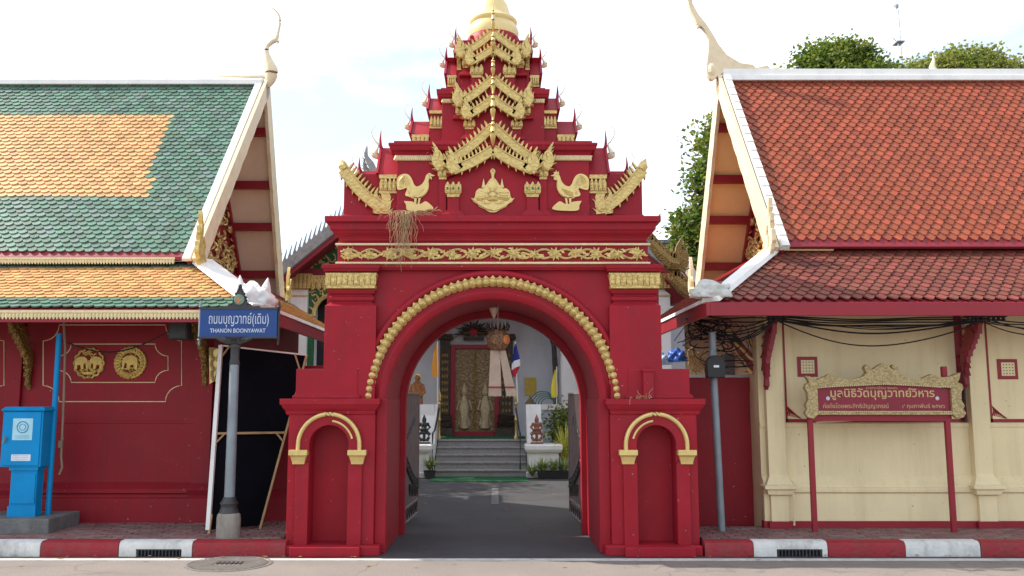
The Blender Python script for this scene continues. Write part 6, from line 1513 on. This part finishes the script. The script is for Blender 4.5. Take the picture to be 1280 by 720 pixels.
# flags
def flag(name, px_, ytop, ypole, Y, stripes, lab, w_, h_, lean=0):
    p = at(px_, ypole, Y); t = at(px_, ytop, Y); root = empty(name, (p.x, Y, p.z), lab, 'flag')
    m = MB(); m.tube([(p.x, Y, p.z), (t.x, Y, t.z)], .014, 6); m.ball((t.x, Y, t.z), .025, 6, 4); m.build('pole', WHITE, root)
    n = len(stripes); tot = sum(s_[1] for s_ in stripes); acc = 0
    for ma, q_ in stripes:
        a0_, a1_ = acc/tot, (acc+q_)/tot; acc += q_; m = MB(); N = 8; vs = []
        for j in range(N+1):
            for e in (a0_, a1_):
                tt = j/N; x = t.x+lean*(e*w_)+.02*math.sin(tt*7+e*4)-(0 if lean > 0 else 0)+lean*.05*tt; z = t.z-.05-h_*tt-e*w_*.9*1.0; vs.append((x, Y+.03*math.sin(e*9+tt*3), z))
        k2 = len(vs); vs += [(v[0], v[1]+.006, v[2]) for v in vs]; fs = []
        for j in range(N): f = [2*j, 2*j+1, 2*j+3, 2*j+2]; fs += [f, [i+k2 for i in f[::-1]]]
        m.add(vs, fs); m.build('flag_cloth' if n == 1 else 'stripe', ma, root, smooth=2)
FR, FW, FB = mat('flag_red', (.5, .02, .05), .8), mat('flag_white', (.75, .75, .75), .8), mat('flag_blue', (.02, .03, .2), .8)
YEL = mat('flag_yellow', (.75, .6, .05), .8, var=.1); ORA = mat('flag_orange', (.75, .32, .04), .8, var=.1)
p = at(647, 503, 20.1); root = empty('thai_flag', (p.x, 20.1, p.z), 'red white and blue striped flag hanging on a white pole beside the doors', 'flag')
t_ = at(644, 427, 20.1); m = MB(); m.tube([p, t_], .014, 6); m.build('pole', WHITE, root)
sh = [((641, 438), (651, 472)), ]
edge0 = [(643, 431), (641, 445), (639.5, 458), (640, 466), (642, 471)]; edge1 = [(645, 429), (649, 442), (650.5, 455), (648, 464), (644, 472)]
cols = [(FB, .0, .40), (FW, .40, .62), (FR, .62, 1.0)]
for ma, a_, b_ in cols:
    m = MB(); vs = []
    for tt in (a_, b_):
        for e in range(5):
            q0 = cv(edge0, 4); q1 = cv(edge1, 4); i = min(len(q0)-1, int(tt*(len(q0)-1))); f = e/4; dy = (1-f)*5
            i0 = min(len(q0)-1, int((tt*.9+.1*(1-f))*(len(q0)-1)))
            pp_ = q0[i0]*(1-f)+q1[i]*f; vs.append(at(pp_.x, pp_.y, 20.08+.03*math.sin(e*1.7)))
    k2 = len(vs); vs += [v+Vector((0, .006, 0)) for v in vs]; fs = []
    for e in range(4): f = [e, e+1, e+6, e+5]; fs += [f, [x_+k2 for x_ in f[::-1]]]
    m.add(vs, fs); m.build('stripe', ma, root, smooth=2)
def hang_flag(px_, y0, y1, Y, ma, lab, w0, ypole):
    p = at(px_, ypole, Y); root = empty('hanging_flag', (p.x, Y, p.z), lab, 'flag'); t = at(px_, y0-4, Y)
    m = MB(); m.tube([p, t], .012, 6); m.build('pole', WHITE, root)
    m = MB(); N = 8; vs = []
    for j in range(N+1):
        tt = j/N; y = y0+(y1-y0)*tt; c_ = at(px_-1.5-1.5*math.sin(tt*2), y, Y); w_ = w0*(.25+.75*math.sin(min(1, tt*1.3)*PI*.5))*(1 if tt < .9 else .8)
        for e in range(5): f = e/4-.5; vs.append((c_.x+f*w_, Y-.02+.04*math.sin(e*2+tt*2), c_.z))
    k2 = len(vs); vs += [(v[0], v[1]+.006, v[2]) for v in vs]; fs = []
    for j in range(N):
        for e in range(4): f = [5*j+e, 5*j+e+1, 5*j+e+6, 5*j+e+5]; fs += [f, [x_+k2 for x_ in f[::-1]]]
    m.add(vs, fs); m.build('flag_cloth', ma, root, smooth=2)
hang_flag(547, 431, 471, 20.0, ORA, 'orange cloth flag hanging limp left of the gold doors', .16, 508)
hang_flag(696, 462, 497, 20.0, YEL, 'yellow cloth flag hanging limp beside the right pillar', .15, 515)
a, b = at(656, 472, YD), at(670.5, 494, YD); m = MB(); m.box(a.x, b.x, YD-.02, YD-.002, b.z, a.z); o = m.build('poster', mat('poster_yellow', (.5, .35, .06), .7, var=.15, vs=15)); tag(o, 'plain ochre yellow poster on the grey wall behind the stairs', 'poster')
p = at(662, 500, 21.0); m = MB(); m.lathe([(.14, PZ+.78), (.1, PZ+.84), (.05, PZ+.9), (.015, PZ+.98)], (p.x, 20.6, 0), 10); m.box(p.x-.1, p.x+.1, 20.5, 20.7, PZ, PZ+.79); o = m.build('gilt_urn_lid', GOLDD, smooth=True); tag(o, 'small golden pyramid lid on the parapet under the yellow poster', 'ornament')
m = MB()
for k in range(5): cx_ = at(684+k*1.5, 500, 20.5).x-.1; m.tube([(cx_+.3*math.cos(t)*(1-.12*k)-.0, 20.45, PZ+.78+(.30-.04*k)*math.sin(t)) for t in [PI*i/12 for i in range(13)]], .012, 5)
o = m.build('wire_hoops', mat('teal_metal', (.06, .16, .14), .5)); tag(o, 'dark green wire hoops standing on the right parapet', 'hoops')
# statues -------------------------------------------------------------
def figure(name, root, ma, base, H, kind):
    x, y, z = base; s_ = H
    m = MB(); B = lambda a, b, c_: (x+a*s_, y+b*s_, z+c_*s_)
    if kind == 'guardian':
        for sg in SIDES:
            m.tube([B(sg*.10, 0, .07), B(sg*.17, -.02, .16), B(sg*.20, -.05, .27), B(sg*.07, 0, .36)], [.05*s_, .055*s_, .065*s_, .08*s_], 9); m.ball(B(sg*.12, -.04, .055), (.06*s_, .09*s_, .035*s_), 8, 5)
            m.tube([B(sg*.12, 0, .63), B(sg*.21, -.02, .52), B(sg*.13, -.11, .44), B(sg*.03, -.13, .46)], [.055*s_, .045*s_, .04*s_, .035*s_], 8); m.ball(B(sg*.13, 0, .64), (.06*s_, .06*s_, .05*s_), 8, 5)
        m.tube([B(0, 0, .30), B(0, 0, .42), B(0, -.01, .54), B(0, 0, .64), B(0, 0, .70)], [.12*s_, .09*s_, .10*s_, .11*s_, .05*s_], 12)
        m.ball(B(0, -.01, .745), (.062*s_, .068*s_, .07*s_), 10, 8); m.ball(B(0, -.075, .735), (.02*s_, .02*s_, .02*s_), 6, 4)
        for sg in SIDES: m.ball(B(sg*.065, 0, .74), (.018*s_, .02*s_, .04*s_), 6, 4)
        m.lathe([(.08*s_, .79*s_), (.085*s_, .81*s_), (.055*s_, .83*s_), (.06*s_, .86*s_), (.035*s_, .89*s_), (.038*s_, .91*s_), (.012*s_, .96*s_), (.004*s_, 1.0*s_)], (x, y, z), 12)
        m.tube([B(0, -.15, .10), B(0, -.14, .50)], [.02*s_, .03*s_], 7)
        m.box(x-.05*s_, x+.05*s_, y-.04*s_, y+.05*s_, z+.02*s_, z+.3*s_)
        bs = .2
    else:
        m.tube([B(0, 0, .02), B(0, 0, .3), B(0, 0, .55), B(0, 0, .74), B(0, 0, .82)], [.14*s_, .14*s_, .13*s_, .14*s_, .05*s_], 12)
        for sg in SIDES: m.tube([B(sg*.12, 0, .74), B(sg*.17, -.02, .55), B(sg*.09, -.11, .47), B(sg*.02, -.12, .48)], [.05*s_, .05*s_, .04*s_, .035*s_], 8); m.ball(B(sg*.065, 0, .885), (.014*s_, .018*s_, .03*s_), 6, 4)
        m.ball(B(0, -.005, .89), (.065*s_, .072*s_, .085*s_), 12, 8); m.ball(B(0, -.078, .88), (.012*s_, .015*s_, .02*s_), 6, 4)
    o = m.build(name, ma, root); r = o.modifiers.new('remesh', 'REMESH'); r.mode = 'VOXEL'; r.voxel_size = H*.016; r.use_smooth_shade = True; return o
STB_ = mat('statue_black', (.03, .035, .035), .35, var=.3); STC = mat('statue_copper', (.26, .11, .07), .4, .3, var=.3, vs=30)
for (px_, yb_, ma, lab, Yq) in ((530, 552.5, STB_, 'black guardian statue squatting on the white block left of the stairs', 18.85), (671, 552, STC, 'copper brown guardian statue squatting on the white block right of the stairs', 18.85)):
    p = at(px_, yb_, Yq); root = empty('guardian_statue', (p.x, Yq, .68), lab, 'statue')
    m = MB(); m.box(p.x-.13, p.x+.13, Yq-.12, Yq+.12, .68, .715); m.build('statue_base', ma, root, bevel=.006); figure('figure', root, ma, (p.x, Yq, .715), .60, 'guardian')
MK = mat('monk_bronze', (.33, .13, .045), .45, .2, var=.3, vs=15); p = at(521.5, 505, 20.6)
root = empty('monk_statue', (p.x, 20.6, p.z-.25), 'bronze monk statue in robes half hidden behind the left gate leaf', 'statue'); 
figure('figure', root, MK, (p.x, 20.6, p.z-.25), .95, 'monk'); m = MB(); m.box(p.x-.25, p.x+.25, 20.4, 20.9, PZ, p.z-.25); m.build('statue_base', WHITE, root)
m = MB(); m.lathe([(.085, 0), (.09, .02), (.06, .03)], (p.x, 20.66, p.z-.25+.86), 14, M=M90); m.build('halo', GOLDP, root)

# ================================================================== PLANTS
def blades(m, c_, n, L_, q, wd=.012, spread=1.0, up=.7):
    for i in range(n):
        a = q.uniform(0, 2*PI); l = L_*q.uniform(.6, 1.1); r = spread*q.uniform(.3, 1); d = Vector((math.cos(a), math.sin(a), 0)); sd = Vector((-d.y, d.x, 0)); pts = []
        for k in range(5):
            t = k/4; pts.append(Vector(c_)+d*l*r*t+Vector((0, 0, l*up*(t*1.9-t*t*1.5*r))))
        vs = []
        for k, p in enumerate(pts): w_ = wd*(1-.85*(k/4)**2); vs += [p-sd*w_, p+sd*w_]
        m.add(vs, [[2*k, 2*k+1, 2*k+3, 2*k+2] for k in range(4)])
SPID = mat('spider_leaf', (.24, .30, .10), .5, var=.3, vs=30, bump=0); CROT = mat('croton_leaf', (.50, .48, .07), .5, var=.35, vs=14, bump=0); POT = mat('dark_pot', (.03, .03, .03), .7)
q = random.Random(17)
def pot_plant(px_, py, Y, ma, lab, n, L_, nm='potted_plant', w_=.13, tall=.16, wd=.012, up=.7, gr=None):
    p = at(px_, py, Y); root = empty(nm, (p.x, Y, 0), lab, 'plant', gr)
    m = MB(); m.lathe([(w_*.75, 0), (w_, tall), (w_*1.05, tall), (w_*.9, tall-.02)], (p.x, Y, 0), 14); m.build('pot', POT, root, smooth=True)
    m = MB(); blades(m, (p.x, Y, tall), n, L_, q, wd, 1, up); m.build('leaves', ma, root); return root
pot_plant(537, 597, 18.4, SPID, 'spider plant in a dark pot at the left foot of the stairs', 110, .34)
p0, p1 = at(664, 597, 18.4), at(712, 597, 18.4)
m = MB(); m.rings([(0, p0.x+.15, p1.x+.3, 18.3, 18.6), (.15, p0.x+.12, p1.x+.3, 18.27, 18.63)]); o = m.build('plant_trough', POT); tag(o, 'long dark trough of spider plants right of the stairs', 'planter')
for i, lb in enumerate(('leftmost spider plant right of the stairs, beside the last step', 'second spider plant from the stairs in the dark trough', 'third spider plant from the stairs in the dark trough', 'spider plant in the trough nearest the right gate leaf')):
    x = p0.x+(p1.x-p0.x)*(i+.1)/3.6; root = empty('spider_plant', (x, 18.4, .08), lb, 'plant', 'spider plants right of the stairs'); m = MB(); blades(m, (x, 18.4+q.uniform(-.05, .05), .12 if i else .04), 100, .33, q); m.build('leaves', SPID, root)
p = at(706, 580, 18.9); root = empty('croton_plant', (p.x, 18.95, 0), 'yellow variegated long leaved plant behind the spider plants', 'plant'); m = MB(); blades(m, (p.x, 18.95, .25), 120, .62, q, .022, .9, .95); m.build('leaves', CROT, root); m = MB(); m.tube([(p.x, 18.95, 0), (p.x, 18.95, .3)], .03, 6); m.build('stem', BARK, root)
def leafcloud(m, blobs, n, size, q, drop=.1):
    """leaf quads in clumps scattered through ellipsoid blobs (centre, radii)"""
    tot = sum(b[1][0]*b[1][1]*b[1][2] for b in blobs)
    for c_, r in blobs:
        nb = max(20, int(n*r[0]*r[1]*r[2]/tot)); ncl = max(6, nb//26)
        for i in range(ncl):
            d = Vector((q.gauss(0, 1), q.gauss(0, 1), q.gauss(0, 1))).normalized(); rad = q.uniform(.35, 1.06)
            if q.random() < .6: rad = q.uniform(.8, 1.1)
            cc = Vector(c_)+Vector((d.x*r[0], d.y*r[1], d.z*r[2]))*rad; cs_ = size*q.uniform(1.8, 3.6)
            mi = q.choice((0, 0, 1, 1, 2)) 
            m.cm = mi
            for j in range(nb//ncl):
                o = Vector((q.gauss(0, 1), q.gauss(0, 1), q.gauss(0, .7)))*cs_*.55; p = cc+o
                a = Vector((q.gauss(0, 1), q.gauss(0, 1), q.gauss(0, .6))).normalized(); b = a.cross(Vector((q.gauss(0, 1), q.gauss(0, 1), 1))).normalized()
                s1 = size*q.uniform(.6, 1.2); m.add([p-a*s1*.55, p+b*s1*.36, p+a*s1*.55, p-b*s1*.36], [[0, 1, 2, 3]])
def tree(lab, base, h, blobs, n, size, seed, mats=None, group=None):
    q = random.Random(seed); root = empty('tree', base, lab, 'tree', group); b = Vector(base)
    m = MB(); top = Vector((sum(bb_[0][0] for bb_ in blobs)/len(blobs), sum(bb_[0][1] for bb_ in blobs)/len(blobs), h))
    m.tube([b, lerp(b, top, .3)+Vector((q.uniform(-.1, .1), 0, 0)), lerp(b, top, .6), top], [h*.035, h*.028, h*.02, h*.006], 8); m.build('trunk', BARK, root, smooth=True)
    for c_, r in blobs:
        st = lerp(b, top, q.uniform(.35, .6)); e = Vector(c_); m = MB(); m.tube([st, lerp(st, e, .5)+Vector((0, 0, -.1*h*.3)), e, e+(e-st)*.02], [h*.014, h*.01, h*.005, h*.001], 6); m.build('limb', BARK, root)
    m = MB(); leafcloud(m, blobs, n, size, q); m.build('crown', mats or LEAF, root); return root
def PB(px_, py, Y, rx, ry=None, rz=None):
    c_ = at(px_, py, Y); k = Y/F*1.03; return (tuple(c_), (rx*k, (ry or rx)*k, (rz or rx)*k))
# shrub behind the stairs
p = at(700, 525, 19.4); tree('leafy green shrub beside the right gate leaf before the parapet', (p.x, 19.5, 0), 1.3, [PB(703, 525, 19.5, 14, 12, 16), PB(692, 540, 19.5, 8), PB(706, 548, 19.4, 9)], 900, .09, 3)['category'] = 'shrub'
# tall tree between vihara and right hall
Y = 24; x = at(925, 300, Y).x
tree('tall bushy green tree rising behind the cream hall beside its gable', (x, Y, 0), 8.6, [PB(884, 300, Y, 34, 34, 46), PB(876, 345, Y, 26, 26, 34), PB(895, 235, Y, 28, 28, 40), PB(903, 180, Y, 26, 24, 34), PB(930, 250, Y, 40, 40, 60), PB(870, 330, Y, 22, 20, 30), PB(893, 370, Y, 24, 24, 26), PB(868, 290, Y, 14, 14, 20), PB(890, 320, Y, 30, 30, 50)], 42000, .15, 5)
Y = 42
tree('round topped green tree showing above the middle of the red roof ridge', (at(1048, 300, Y).x, Y, 0), 16.5, [PB(1035, 80, Y, 34, 34, 26), PB(1060, 76, Y, 30, 30, 22), PB(1010, 86, Y, 20, 20, 20), PB(1085, 88, Y, 18, 18, 18), PB(1045, 105, Y, 55, 50, 30)], 22000, .2, 6)
tree('spreading yellow green tree above the far right of the red roof ridge', (at(1200, 300, Y).x, Y, 0), 16, [PB(1180, 84, Y, 26, 26, 14), PB(1210, 78, Y, 30, 30, 13), PB(1150, 92, Y, 22, 20, 10), PB(1245, 88, Y, 26, 24, 8), PB(1200, 105, Y, 70, 50, 22), PB(1285, 92, Y, 26, 24, 10)], 20000, .2, 9, [LEAF[1], LEAF[2], LEAF[2]])
tree('low dark tree top just showing between the two crowns above the ridge', (at(1115, 300, Y+4).x, Y+4, 0), 15, [PB(1115, 96, Y+4, 26, 20, 10), PB(1100, 94, Y+4, 16, 16, 8)], 1500, .24, 12)
# courtyard tree behind the left hall: gives the dappled shade in the yard
tree('broad shade tree standing in the courtyard behind the red hall', (-7.4, 18.6, 0), 6.4, [((-8.0, 17.2, 6.0), (1.5, 1.6, 1.0)), ((-6.6, 19.0, 5.9), (1.2, 1.3, .8)), ((-7.2, 20.4, 5.6), (1.0, 1.2, .7)), ((-6.5, 17.4, 5.6), (.9, 1.0, .7)), ((-9.6, 18.4, 6.2), (1.6, 1.5, 1.0)), ((-8.2, 18.6, 6.2), (1.1, 1.3, .8)), ((-10, 16.6, 6.2), (1.4, 1.3, .9)), ((-8.8, 20.2, 6.2), (1.4, 1.2, .9))], 9000, .16, 15)
# lattice mast
Y = 60; AN = mat('mast_grey', (.55, .55, .56), .5); p = at(1138, 300, Y); mt_ = empty('radio_mast', (p.x, Y, 0), 'thin lattice radio mast rising above the trees on the right', 'mast'); k = Y/F
zt_, zb_ = at(1138, 8, Y).z, 0
for sx_, sy_ in ((-1, -1), (1, -1), (0, 1)):
    m = MB(); m.tube([(p.x+sx_*6*k, Y+sy_*.25, zb_), (p.x+sx_*1.6*k, Y+sy_*.1, zt_)], .03, 4); m.build('mast_leg', AN, mt_)
m = MB()
for i in range(30):
    t0, t1 = i/30, (i+1)/30; w0, w1 = (6-4.4*t0)*k, (6-4.4*t1)*k; z0, z1 = zt_*t0, zt_*t1; sg = 1 if i % 2 else -1
    m.tube([(p.x-sg*w0, Y-.2, z0), (p.x+sg*w1, Y-.2, z1)], .018, 4); m.tube([(p.x-w1, Y-.2, z1), (p.x+w1, Y-.2, z1)], .015, 4)
m.build('bracing', AN, mt_, kind='stuff')
m = MB(); z_ = at(1138, 54, Y).z; m.box(p.x-5*k, p.x+5*k, Y-.4, Y+.4, z_-.04, z_+.04); m.tube([(p.x-7*k, Y, z_+7*k), (p.x, Y, z_)], .03, 4); z_ = at(1138, 8, Y).z; m.ball((p.x, Y, z_), (.12, .12, .2), 6, 5); m.tube([(p.x-4*k, Y, z_), (p.x+3*k, Y, z_+3*k)], .03, 4); m.build('antenna', GREYM, mt_, kind='stuff')

# fallen leaves and grit along the kerb and in the yard
DRYL = mat('dry_leaf', (.25, .15, .06), .8, var=.4, vs=30, bump=0)
q = random.Random(77); m = MB()
for i in range(170):
    if i < 110: x, y = q.uniform(-7, 8), 9.33-abs(q.gauss(0, .05)); z = .012
    elif i < 140: x, y = q.uniform(-7, 8), q.uniform(8.6, 9.2); z = .004
    else: x, y = q.uniform(-2.3, 2.3), q.uniform(11.5, 18); z = .004
    if -1.35 < x < 1.25 and i < 110: continue
    if (-2.4 < x < -1.0 or .9 < x < 2.3) and i < 140: y = min(y, 9.24)
    a = q.uniform(0, 6.28); l = q.uniform(.012, .04); d = Vector((math.cos(a), math.sin(a), q.uniform(-.1, .3)))*l; e = Vector((-math.sin(a), math.cos(a), q.uniform(-.2, .2)))*l*.45; p = Vector((x, y, z+l*.25)); m.add([p-d, p+e, p+d, p-e], [[0, 1, 2, 3]])
o = m.build('fallen_leaves', DRYL, kind='stuff'); tag(o, 'scattered small dry leaves along the kerb and yard', 'leaves')
